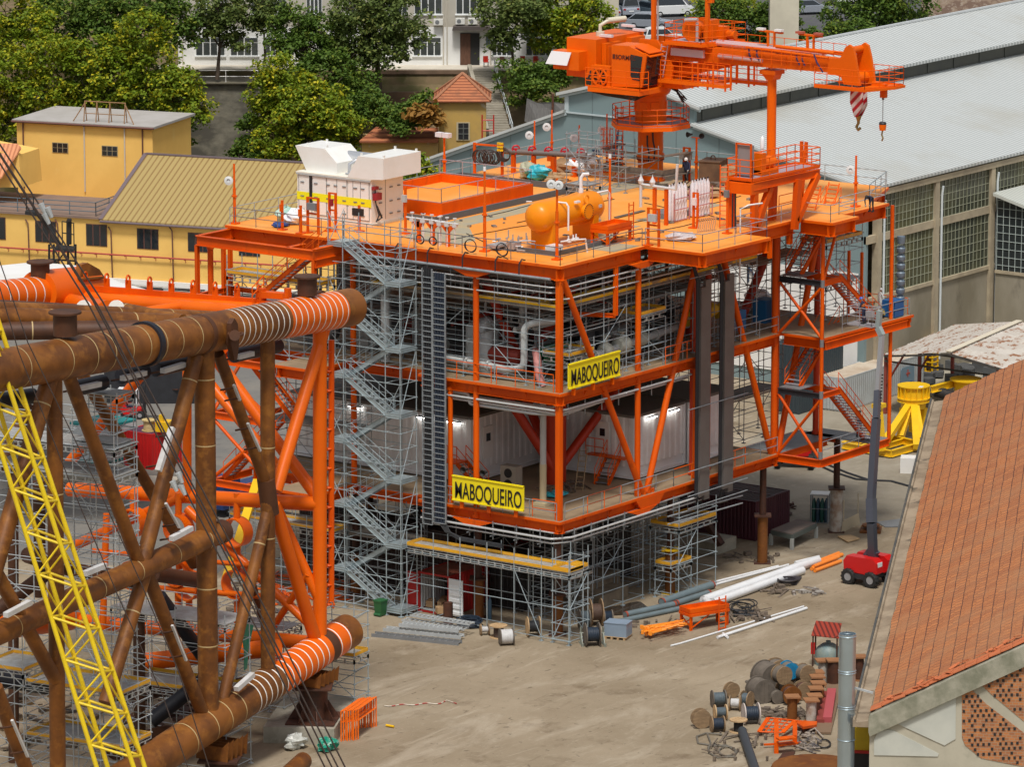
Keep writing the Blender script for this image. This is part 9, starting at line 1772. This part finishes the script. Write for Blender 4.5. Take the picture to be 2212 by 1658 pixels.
container('shipping_container','dark slate container standing behind the right stair tower',(Z(1800,893)+V((1.0,3.0,0)))[:2],(1,0,0),6.06,2.44,5.2,mat('container_slate',(.03,.045,.055),.5))
# rusty sheet roof shed, truck behind
t=thing('rusty_shed','open shed with a pale corrugated roof speckled with rust','shed',Z(2050,860)); RR=mat('rusty_pale_sheet',(.48,.44,.39),.75,0,(.25,.11,.05),.75,.95,.2,(1,3.5,1),.2,.53,.60,5,(.58,.55,.5),.5,.5,.5,.6)
z1,z2=4.6,6.2; PA,PB=Z(1911,766,z1),Z(2049,762,z2); PC=Z(2202,695,z2); PD=Z(2062,703,z1); PE=Z(2187,803,z1); PF=PE+(PC-PB)
def sheet(a,b,c_,d,n=14,amp=.06):
    m=MB(); vs=[]; rg=random.Random(3)
    for i in range(n*2+1):
        s=i/(n*2); w0=ulerp(a,d,s)+UP*(amp if i%2 else 0)+UP*rg.uniform(-.04,.04); w1=ulerp(b,c_,s)+UP*(amp if i%2 else 0); vs+=[w0,w1]
    m.add(vs,[(2*i,2*i+1,2*i+3,2*i+2) for i in range(n*2)]); return m
sheet(PA,PB,PC,PD,26).build('roof',RR,t); sheet(PB,PE,PF,PC,26).build('roof',RR,t); m=MB(); m.beam(PB+UP*.08,PC+UP*.08,.5,.06); m.build('ridge_cap',mat('ridge_cream',(.62,.56,.44),.7),t)
m=MB(); 
for k in (0,.33,.66,1):
    a_=ulerp(PA,PD,k); b_=ulerp(PE,PF,k); r_=ulerp(PB,PC,k); m.beam(a_-UP*.15,r_-UP*.15,.1,.14); m.beam(b_-UP*.15,r_-UP*.15,.1,.14); m.beam(a_-UP*.5,b_-UP*.5,.1,.12)
m.beam(PA-UP*.2,PD-UP*.2,.1,.14); m.beam(PE-UP*.2,PF-UP*.2,.1,.14)
m.build('truss',mat('truss_dark',(.05,.045,.04),.7),t)
for k in (0.02,.5,.98):
    for P_,Q_ in ((PA,PD),(PE,PF)): 
        q=ulerp(P_,Q_,k); m=MB(); m.beam(V((q.x,q.y,0)),q,.22,.22,V((1,0,0))); m.beam(V((q.x,q.y,2.2)),q+(ulerp(PB,PC,k)-q)*.3,.12,.12); m.build('post',mat('post_red_brown',(.26,.05,.035),.6),t)
m=MB(); m.prism([Z(1925,835,.006),Z(2190,870,.006),Z(2230,790,.006),Z(2000,780,.006)],UP*.002); tag(m.build('shed_floor',CONC),kind='structure')
m=MB(); rg=random.Random(17)
for k in range(22): q=Z(1990+rg.uniform(0,180),812+rg.uniform(-20,22)); m.box(q+UP*.35,(rg.uniform(.4,1.4),rg.uniform(.4,1),rg.uniform(.3,1.1)),rg.random()*3)
tag(m.build('machine_parts',MD),'dark machine parts stored under the rusty shed roof','parts'); m=MB(); q=Z(2012,815)
for a in (-.4,.4):
    for b in (-.3,.3): m.beam(q+V((a,b,0)),q+V((a,b,2.9)),.1,.1,V((1,0,0)))
for k in range(8): m.box(q+UP*(.1+k*.38),(.95,.75,.06))
tag(m.build('yellow_rack',YELF),'yellow shelved rack under the rusty shed','rack')
t=thing('covered_truck','blue truck body with a cream tarpaulin behind the shed','truck',Z(2160,760)); q=Z(2165,755,0)+V((1.5,2,0)); m=MB(); m.box(q+UP*3.1,(9,2.6,2.4)); m.build('body',mat('truck_blue',(.012,.05,.28),.5),t); m=MB(); m.blob(q+UP*4.3,(9,2.6,.9),2,14,6,.1); m.build('tarpaulin',mat('cream_tarp',(.72,.62,.42),.6),t); m=MB(); m.box(q+UP*1.1,(8.6,2.2,1.6)); m.build('chassis',BLK,t)
# chimney, yellow container by the gutter
t=thing('steel_chimney','tall shiny galvanised chimney pipe in front of the tiled workshop','chimney',DEP(1831,1500,246)); q=DEP(1831,1370,246); r=.455; q0=V((q.x,q.y,0)); CH=mat('chimney_galvanised',(.46,.56,.62),.28,.75,(.38,.46,.50),.5,.6)
m=MB(); m.lathe([(r,0),(r,q.z),(r*.94,q.z),(r*.94,q.z-2.5),(0,q.z-2.5)],q0,UP,40); m.build('pipe',CH,t); m=MB()
for z in (q.z-.12,q.z-2.0,q.z-2.12,q.z-3.95,q.z-4.07,q.z-5.8): m.ring(q0+UP*z,UP,r,.035,40,6)
m.build('band',CH,t); m=MB(); m.beam(q0+V((.4,0,q.z-3)),q0+EN*1.4+UP*(q.z-3.2),.1,.1); m.build('bracket',LGREY,t)
q=DEP(1862,1563,251); h=2.55; s=q.z-1.25-h/2
m=MB(); m.box((q.x,q.y,q.z-.6),(1.6,2.2,1.25),x=EN); o=m.build('yellow_bin',mat('bin_yellow',(.55,.38,.01),.6,0,(.4,.28,.01),1,.5)); tag(o,'dirty yellow steel bin wedged between chimney and workshop','bin'); m=MB(); m.box((q.x,q.y,(q.z-1.25)/2),(1.7,2.3,q.z-1.25),x=EN); tag(m.build('dark_container',MATS['container_black']),'dark container under the yellow bin beside the chimney','container'); m=MB(); m.box((q.x,q.y,q.z-1.3),(1.9,2.5,.14),x=EN); tag(m.build('red_beam_frame',CRD),'dark red steel frame between the yellow bin and the dark container','frame')
# kiosk with red sheet roof and dome tank
t=thing('small_kiosk','small shelter with a dark red corrugated roof beside the chimney','shelter',Z(1785,1440)); k0=Z(1783,1436); RF=stripes('kiosk_red_sheet','#94331f','#5a1c12','x',.28,.6,.7,.4,None,0,tuple(AX(80)))
m=MB(); x,y=AX(100),UP.cross(AX(100)); K2=lambda a,b,z:k0+x*a+y*b+UP*z; m.prism([K2(-.8,-.7,1.9),K2(.85,-.7,1.8),K2(.85,.9,2.3),K2(-.7,.9,2.4)],UP*.05); m.build('roof',RF,t)
for a in (-.7,.75):
    for b in (-.6,.8): m=MB(); m.beam(K2(a,b,0),K2(a,b,1.95),.07,.07,V((1,0,0))); m.build('post',RUSTD,t)
m=MB(); m.box(K2(-.7,-.55,1.1),(.25,.15,.7),x=x); m.build('red_box',CRD,t); m=MB(); m.lathe([(.8,0),(.8,.7),(.7,1.0),(.4,1.25),(.15,1.32),(.15,1.45),(0,1.45)],K2(.15,.1,0),UP,24); tag(m.build('dome_tank',mat('tank_green_grey',(.24,.28,.24),.5,0,(.08,.17,.22),1.,.7)),'weathered green grey domed tank under the red roofed shelter','tank')
# rusty cans with square plates
CP=mat('can_plate_rust',(.33,.15,.06),.75,0,(.2,.09,.04),1.2,.7)
def can(lb,u,v,h,r=.3,mt=RUSTD,w_=.85):
    t=thing('plated_can',lb,'steel can','' and None or Z(u,v),'rusty cans with square top plates'); p=Z(u,v); m=MB(); m.tube(p,p+UP*h,r,16); m.build('can',mt,t); m=MB(); m.box(p+UP*(h+.04),(w_,w_,.08),.75); m.build('plate',CP,t); m=MB(); m.box(p+UP*.04,(w_,w_,.08),.4); m.build('foot_plate',CP,t)
PEEL=mat('peeling_white',(.50,.47,.42),.7)
for a in [('rusty can with square plate at the front of the pile, left of the peeling one',1711,1556,1.35,.3,RUST),('peeling white can with square plate at the front right',1752,1562,1.3,.3,PEEL),('tallest rusty can left of the chimney, front of two',1800,1485,1.6,.38,RUSTD),('pale rusty can left of the tallest one',1777,1480,1.45,.28,PEEL),('rusty plated can at the top of the stepped row',1763,1500,1.3,.35,RUSTD),('rusty plated can second in the stepped row',1765,1512,1.35,.35,RUSTD),('rusty plated can third in the stepped row',1767,1524,1.3,.36,RUST),('rusty plated can fourth in the stepped row',1762,1536,1.3,.36,RUSTD),('dark plated can lowest in the stepped row',1759,1548,1.2,.32,RUSTD),('rusty can peeping out right of the chimney',1855,1470,1.4,.3,RUSTD)]: can(a[0],a[1],a[2],a[3],a[4],a[5])
m=MB(); m.beam(Z(1787,1558,.3),Z(1797,1495,.5),.5,.4); tag(m.build('pink_girder',mat('girder_pink',(.42,.08,.09),.6)),'faded pink steel girder left of the chimney','girder'); m=MB(); m.beam(Z(1772,1562,.2),Z(1783,1500,.3),.45,.35); tag(m.build('red_girder',mat('girder_red',(.25,.045,.035),.6)),'darker red girder beside the faded pink one','girder'); m=MB(); m.beam(Z(1778,1585,.1),Z(1803,1480,.2),.9,.12); tag(m.build('long_plank',mat('plank_brown',(.20,.13,.08),.8)),'wide brown plank leading past the girders','plank')
# orange frames heap
m=MB(); f=[Z(1640,1582,.3),Z(1690,1584,.3),Z(1718,1558,.6),Z(1660,1552,.6)]
for i in range(4): m.tube(f[i],f[(i+1)%4],.05,6)
for k in (.25,.5,.75): m.tube(ulerp(f[0],f[1],k),ulerp(f[3],f[2],k),.04,6); m.tube(ulerp(f[0],f[3],k),ulerp(f[1],f[2],k),.04,6)
m.beam(f[0],f[3],.25,.06); m.beam(f[1],f[2],.25,.06)
m.prism([Z(1713,1562,.3),Z(1765,1565,.2),Z(1764,1572,.2),Z(1735,1577,.4)],UP*.15)
tag(m.build('guardrail',ORANGE),'flat orange railing frame lying left of the orange cradle','frame')
m=MB()
for u,v0,v1 in ((1677,1572,1624),(1717,1580,1608)): a,b=Z(u,v1,.15),Z(u,v0,.2); m.beam(a,b,.25,1.0)
m.beam(Z(1680,1598,.9),Z(1716,1594,.9),.5,.1); m.beam(Z(1680,1610,.5),Z(1716,1606,.5),.5,.1); m.beam(Z(1650,1610,.2),Z(1730,1606,.2),.1,.1); tag(m.build('orange_cradle',ORANGE),'orange steel cradle on the ground at the lower right','cradle')
m=MB(); pts=[(1505,1592),(1508,1607),(1540,1612),(1570,1612),(1592,1625),(1585,1636),(1550,1638),(1532,1628),(1530,1615),(1545,1608)]; m.path([Z(u,v,.06) for u,v in pts],.06,6); m.path([Z(u,v,.1) for u,v in ((1505,1592),(1525,1585),(1560,1588))],.05,6); m.path([Z(u,v,.1) for u,v in ((1528,1586),(1535,1605),(1530,1622))],.05,6); m.path([Z(1571+18*math.cos(a),1624+10*math.sin(a),.1) for a in [k*.5 for k in range(13)]],.05,6); tag(m.build('loose_hose',mat('hose_grey',(.15,.135,.11),.6)),'grey hose looped loosely on the ground at the lower right','hose')
m=MB(); m.path([Z(1780+14*math.cos(a),1608+9*math.sin(a),.1) for a in [k*.5 for k in range(13)]],.05,6); tag(m.build('hose_ring',BLK),'black hose ring lying left of the chimney foot','hose')
m=MB(); m.prism([Z(1668,1662,.25),Z(1690,1632,.3),Z(1718,1628,.4),Z(1702,1662,.3)],UP*.1); m.prism([Z(1710,1662,.2),Z(1728,1634,.3),Z(1735,1640,.3),Z(1720,1665,.2)],UP*.1); tag(m.build('rusty_plates',RUSTD),'rusty steel plates at the bottom edge','plates'); m=MB(); m.lathe([(0,0),(2.6,0),(2.6,.5),(2.4,.9),(0,.95)],Z(1762,1690),UP,40); tag(m.build('rusty_tank_end',RUST),'large round rusty tank end at the bottom edge','tank end')
# scrap, boards and cables scattered between the pipes
def scrap(lb,u,v,su,sv,n,mt,seed,smax=.5,nm='scrap_heap'):
    rg=random.Random(seed); m=MB()
    for k in range(n):
        q=Z(u+rg.uniform(-su,su),v+rg.uniform(-sv,sv),.05+rg.random()*.15); a=rg.uniform(0,3.1)
        if k%3==0: d=V((math.cos(a),math.sin(a),.05))*rg.uniform(.3,1.1); m.beam(q-d,q+d,rg.uniform(.05,.15),.05)
        else: m.box(q,(rg.uniform(.1,smax),rg.uniform(.1,smax*.8),rg.uniform(.04,.25)),a)
    tag(m.build(nm,mt),lb,'scrap')
scrap('boards and black cables scattered beside the thin white pipes',1615,1328,45,12,34,WOODD,1); scrap('brown scrap wood between the thick white pipe and the lift',1668,1272,26,12,22,WOODD,2); scrap('small plates and white rags left of the boom lift',1742,1277,28,8,16,mat('scrap_pale',(.40,.38,.35),.6,0,(.15,.12,.1),2,.9,0,(1,1,1),.3,.48,.52),3); scrap('rubble and boards in front of the concrete block',1620,1205,60,10,20,WOODD,4); scrap('scrap along the edge under the front of the platform',1420,1345,50,10,14,WOODD,5); scrap('small litter around the orange cradle',1740,1600,30,22,40,mat('litter_mix',(.35,.30,.25),.7,0,(.10,.09,.09),3,1,0,(1,1,1),.3,.46,.54),6,.35); scrap('scrap wood and metal round the large reel pile',1690,1540,45,9,40,WOODD,7,.6); scrap('dark scrap steel at the foot of the maroon container',1700,1100,14,10,22,RUSTD,8,.6); scrap('litter near the lower right hoses',1600,1610,60,30,34,WOODD,9,.22)
m=MB(); rg=random.Random(12)
for k in range(5): cx,cy=1590+k*6,1310+rg.uniform(-6,6); m.path([Z(cx+22*math.cos(a+k),cy+9*math.sin(a+k),.08+.25*abs(math.sin(a*.5+k))) for a in [i*.45 for i in range(13)]],.04,6)
for k in range(6): m.path([Z(1610+rg.uniform(-30,30),1325+rg.uniform(-7,7),.1) for _ in range(5)],.06,6)
tag(m.build('tangled_cable',CABL),'tangle of dark cables between the orange stand and the pipes','cable')
m=MB()
for k in range(5): m.ring(Z(1700,1252,.1+.07*k),UP,.8-.05*k,.06,22,5)
m.box(Z(1700,1254,.08),(1.9,1.6,.12),.4); tag(m.build('coil_on_pallet',mat('coil_dark',(.04,.035,.04),.6)),'coil of dark cable on a brown pallet below the thick white pipes','coil')
m=MB(); m.path([Z(831+i*8,1526-i*.4+1.5*math.sin(i),.05) for i in range(16)]+[Z(965,1514,.05),Z(986,1521,.05)],.035,5); tag(m.build('barrier_tape',stripes('tape_red_white','#b0413c','#cfc6b8','x',.5,.5,.6,0)),'thin red and white barrier tape lying across the open yard','tape')
m=MB(); m.tube(Z(834,1568,.1),Z(851,1571,.1),.07,8); tag(m.build('yellow_rod',YELF),'small yellow rod on the ground right of the orange barriers','rod')
# loose bits at the lower left: stacked orange barriers, bags, cut pipe
t=thing('barrier_stack','stack of bright orange steel barrier frames beside the concrete block','barriers',Z(768,1600)); e=AX(75); f=AX(8)
for k in range(9):
    o0=Z(735+k*3.2,1600+ .6*k)*1; o0=Z(737,1603)+e*.12*k+f*.3*(k%3)*.3; m=MB(); a,b=o0,o0+f*2.6+e*.6; m.path([a,a+UP*1.75,b+UP*1.75,b],.045,6); m.tube(a+UP*1.1,b+UP*1.1,.035,6); m.build('barrier_frame',mat('barrier_orange',(.90,.17,.006),.4),t)
m=MB(); m.blob(Z(638,1618),(1.5,1.1,.8),5,12,8,.3); tag(m.build('plastic_bag',mat('clear_plastic',(.58,.60,.56),.25,0,(.36,.36,.32),3,.7,.6)),'crumpled clear plastic bundle in front of the concrete block','bag'); m=MB(); m.blob(Z(706,1623),(1.4,1.0,.75),6,12,8,.35); tag(m.build('net_bundle',mat('net_bundle_green',(.01,.26,.17),.6,0,(.40,.55,.48),5,.8,.5,(1,1,1),.3,.55,.6)),'bundle of green netting in front of the concrete block','net')
m=MB(); a,b=Z(655,1645,.5),Z(600,1695,.5); m.tube(a,b,.5,24); tag(m.build('pipe_offcut',RB),'short rusty pipe offcut at the bottom edge','pipe')
# left background behind the jacket: forklift, containers, reel, truck
c=Z(326,1014); container('shipping_container','bright red container with a purple roof behind the brown struts',(c+V((1.4,1.0,0)))[:2],(1,0,0),3.2,2.6,2.6,mat('bright_red_box',(.62,.008,.008),.4,0,(.48,.01,.01),1,.5),mat('roof_purple',(.12,.04,.09),.6),0,False)
c=Z(262,1002); t=container('site_cabin','white site cabin with teal trim left of the bright red container',(c+V((.6,2.2,0)))[:2],(1,0,0),3.6,3.0,2.7,mat('cabin_white',(.66,.70,.71),.5),mat('cabin_roof_brown',(.22,.18,.12),.8),0,False,pitch=1.2,cat='cabin'); x0,y0=c.x+.6,c.y+2.2; m=MB()
for z in (.12,2.72): m.bx(x0-1.85,y0-1.55,z-.1,x0+1.85,y0+1.55,z+.06)
m.build('teal_trim',mat('teal',(.01,.28,.28),.5),t)
reel('cream cable reel standing on the bright red container',322,930,.52,.75,None,mat('reel_cream',(.62,.48,.22),.6),mat('reel_cream_drum',(.55,.42,.2),.6),.75,2.62,True)
m=MB(); q=Z(355,932,2.65); m.box(q+UP*.4,(1.2,1.0,.7),.4); m.box(q+V((-.3,0,.9)),(.3,.3,.7),.4); tag(m.build('yellow_machine',YELF),'small yellow machine on the bright red container','machine')
t=thing('forklift','orange and grey forklift with a driver behind the rusty tubes','forklift',Z(282,903)); q=Z(282,903); x=AX(95); y=UP.cross(x); K3=lambda a,b,z:q+x*a+y*b+UP*z
for a in (-.8,.8):
    for b in (-.55,.55): wheel(t,K3(a,b,.32),.32,.25,y)
m=MB(); m.prism([K3(-1.2,-.55,.35),K3(.9,-.55,.35),K3(.9,-.55,.8),K3(-.2,-.55,.8),K3(-.5,-.55,1.1),K3(-1.2,-.55,1.0)],y*1.1); m.build('body',LR,t); m=MB(); m.prism([K3(-.9,-.55,2.15),K3(.6,-.55,2.15),K3(.6,.55,2.15),K3(-.9,.55,2.15)],UP*.08)
for a in (-.85,.55):
    for b in (-.5,.5): m.beam(K3(a,b,.9),K3(a,b,2.15),.06,.06)
m.build('overhead_guard',WHTS,t); m=MB()
for b in (-.35,.35): m.beam(K3(1.05,b,.1),K3(1.05,b,2.6),.1,.12,V((1,0,0))); m.beam(K3(1.1,b,.1),K3(2.1,b,.1),.1,.05)
m.build('mast',DKST,t); person('driver sitting on the forklift',K3(-.2,0,.45),PH-R(90)+1.4,stand(.1,pelvis=(0,.1,.45),hipL=(.1,.08,.43),hipR=(-.1,.08,.43),kneeL=(.14,-.35,.48),kneeR=(-.14,-.35,.48),ankL=(.14,-.4,.1),ankR=(-.14,-.4,.1),chest=(0,.08,.85),neck=(0,.05,1.0),head=(0,.02,1.14),shoL=(.19,.06,.92),shoR=(-.19,.06,.92),elbL=(.25,-.1,.7),elbR=(-.25,-.1,.7),wriL=(.15,-.35,.75),wriR=(-.15,-.35,.75)),mat('shirt_red_brown',(.25,.07,.06),.8),NAVY,SKIN,1.7)
m=MB(); a,b=Z(150,1046),Z(310,1046); m.prism([a,b,b+V((1,3,0)),a+V((1,3,0))],UP*.9); tag(m.build('concrete_slab',CONC),'stained concrete slab below the white cabin','concrete block'); m=MB(); m.prism([Z(170,1064,.05),Z(370,1056,.05),Z(390,1040,.05),Z(200,1030,.05)],UP*.3); tag(m.build('pale_board',mat('board_cream',(.58,.52,.42),.7)),'large pale board lying behind the orange guide rings','board')
t=thing('blue_truck','blue truck bonnet and bed seen between the orange pipes','truck',Z(515,1105)); q=Z(515,1100); m=MB(); m.box(q+V((0,0,1.1)),(6,2.3,1.0)); m.box(q+V((-2.0,.0,2.0)),(1.8,2.2,1.2)); m.build('body',mat('truck_deep_blue',(.01,.035,.14),.4),t)
for a in (-2,0,1.8):
    for b in (-1,1): wheel(t,q+V((a,b,.5)),.5,.3,(0,1,0))
m=MB(); m.beam(DEP(488,1255,272),DEP(556,1040,284),.5,.3); tag(m.build('yellow_beam',YELF),'slanting yellow steel beam behind the orange guide ring','beam')
m=MB(); rg=random.Random(41)
for k in range(16): q=Z(300+rg.uniform(0,110),858+rg.uniform(-10,14)); m.beam(q,q+UP*rg.uniform(.8,2.0),.08,.08); m.box(q+UP*rg.uniform(.8,1.8),(.9,.5,.08),k); m.beam(q,q+V((.6,.2,1.4)),.06,.06)
tag(m.build('trestles',RUSTD),'row of rusty trestles in the dark bay behind the forklift','trestles')
m=MB(); a,b=DEP(225,830,356),DEP(420,850,356); a.z=b.z=0; m.prism([a,b,b+UP*4.5,a+UP*4.5],o2n(0,4)-o2n(0,0)); tag(m.build('storage_bay',DKST),'dark open storage bay behind the trestles','shed')  # solid block; the shade inside the bay is put into its colour
rg=random.Random(44); m=MB()
for k in range(60): q=Z(rg.uniform(560,740),rg.uniform(1240,1315),.08); a=rg.uniform(0,3.1); d=V((math.cos(a),math.sin(a),0))*rg.uniform(.4,1.4); m.beam(q-d,q+d,.1,.08)
tag(m.build('orange_bar_pile',ORANGE),'pile of orange bars on the ground behind the orange column','bars')
scrap('steel scrap and timber on the ground inside the jacket, lower left',360,1540,110,60,70,RUSTD,15,.9); scrap('dark machinery scrap under the scaffold decks, far left',110,1560,100,60,60,mat('scrap_dark',(.05,.05,.055),.6,0,(.2,.12,.04),1.5,.8),16,1.2); scrap('timber and steel pieces behind the lower rusty chord',560,1290,70,40,40,WOODD,18,.7)
# ---------------------------------------------------------------- parked cars on the hill
ca=o2n(0,448); m=MB(); m.prism([DEP(1290,110,441)*1,DEP(2100,110,441),DEP(2100,110,520),DEP(1290,110,520)],UP*0) if False else None
m=MB(); q=lambda x_,d_: base+wx*x_-wn_*d_+UP*(zb+.02)
m.quad(q(xw(1290),-9),q(60,-9),q(60,70),q(xw(1290),70)); tag(m.build('road',mat('asphalt_dark',(.075,.075,.08),.85,0,(.11,.11,.11),.4,.6)),kind='structure')
m=MB(); m.prism([q(xw(1290),-9),q(60,-9),q(60,-9)-UP*4,q(xw(1290),-9)-UP*4],wn_*.3); tag(m.build('car_park_wall',MATS['brown_stone']),'low brown wall below the parked cars','wall')
def car(lb,u,v,az,paint,kind='hatch'):
    L,W,H={'hatch':(3.9,1.7,1.5),'suv':(4.5,1.8,1.55),'van':(4.6,1.85,1.95)}[kind]; p=Z(u,v,zb+.03); x=AX(az); y=UP.cross(x); t=thing('parked_car',lb,'car',p,'cars parked on the hill'); K=lambda a,b,z:p+x*a*L/2+y*b*W/2+UP*z*H
    lowp=[(-1,.17),(-.99,.42),(-.93,.56),(.35,.58),(.93,.47),(1,.36),(.99,.17)]; m=MB(); m.prism([K(a,-1,z) for a,z in lowp],y*W)
    cab={'hatch':[(-.93,.56),(-.84,.93),(-.6,1),(.1,1),(.48,.57)],'suv':[(-.93,.56),(-.62,.93),(-.35,1),(.05,1),(.5,.57)],'van':[(-.96,.56),(-.94,.97),(-.85,1),(.35,1),(.66,.57)]}[kind]
    vs=[K(a,-.96 if z<.6 else -.78,z) for a,z in cab]+[K(a,.96 if z<.6 else .78,z) for a,z in cab]; n=len(cab); m.add(vs,[tuple(range(n-1,-1,-1)),tuple(range(n,2*n))]+[(i,(i+1)%n,n+(i+1)%n,n+i) for i in range(n)]); m.build('body',paint,t)
    for s in (-1,1):
        m=MB(); a0=cab[0][0]*.93; a1=cab[-1][0]*.85; lo,hi=.61,.93; sg=lambda a,z: K(a,s*(.97-(z-.56)*.42),z)
        m.add([sg(a0,lo),sg(a1,lo),sg(cab[-2][0]+.02,hi),sg(cab[1][0]+.06,hi)],[(0,1,2,3)]); m.build('side_window',GLASS,t)
    for (a,b) in ((cab[0],cab[1]),(cab[-1],cab[-2])):
        sgn=-1 if a[0]<0 else 1; m=MB(); w=lambda c_,z,b_: K(c_+sgn*.012,b_*(.92-(z-.56)*.42),z); f=lambda t_:(a[0]+(b[0]-a[0])*t_,a[1]+(b[1]-a[1])*t_); (c1,z1_),(c2,z2_)=f(.12),f(.88); m.add([w(c1,z1_,-.95),w(c1,z1_,.95),w(c2,z2_,.9),w(c2,z2_,-.9)],[(0,1,2,3)]); m.build('windscreen',GLASS,t)
        for s in (-1,1): m=MB(); m.box(K(sgn*.985,s*.78,.43),(.08,.25,.16),x=x); m.build('tail_light' if sgn<0 else 'headlight',mat('tail_red',(.35,.01,.01),.3) if sgn<0 else WHTS,t)
    m=MB(); m.box(K(-1.005,0,.33),(.03,.5,.11),x=x); m.build('number_plate',WHTS,t)
    for a in (-.62,.62):
        for b in (-1,1): wheel(t,K(a,b*.9,0)+UP*.31,.31,.2,y)
    return t
SV=mat('car_silver',(.42,.46,.52),.25,.5); SW=mat('car_white',(.72,.74,.74),.25); SG=mat('car_grey_blue',(.13,.18,.22),.25,.4)
car('pale blue silver car at the left end, cut by the cream wall',1312,35,-15,SV); car('silver blue people carrier seen from behind',1346,32,-20,SV,'van'); car('grey blue car with silver rear beside the white van',1398,32,-35,SG); car('white van parked at the right end of the row',1450,34,75,SW,'van'); car('silver fastback car parked across in front of the row',1402,60,100,SV,'suv'); car('white hatchback behind the crane winch',1432,92,80,SW); car('silver car parked among the trees above the hall ridge',1748,29,75,SV,'suv')
car('white car peeping over the hedge beside the silver one',1845,6,80,SW); car('blue car under the bright tree right of the beige pillar',1570,28,60,mat('car_blue',(.01,.05,.22),.3))
m=MB()
for k in range(9): a=q(xw(1300)+k*2.3,-8.7); m.beam(a,a+UP*1.6,.07,.07)
for z in (.6,1.5): m.beam(q(xw(1300),-8.7)+UP*z,q(xw(1300)+18.4,-8.7)+UP*z,.04,.04)
tag(m.build('wire_fence',RUSTD),'thin rusty wire fence in front of the parked cars','fence')
bpy.context.view_layer.update()
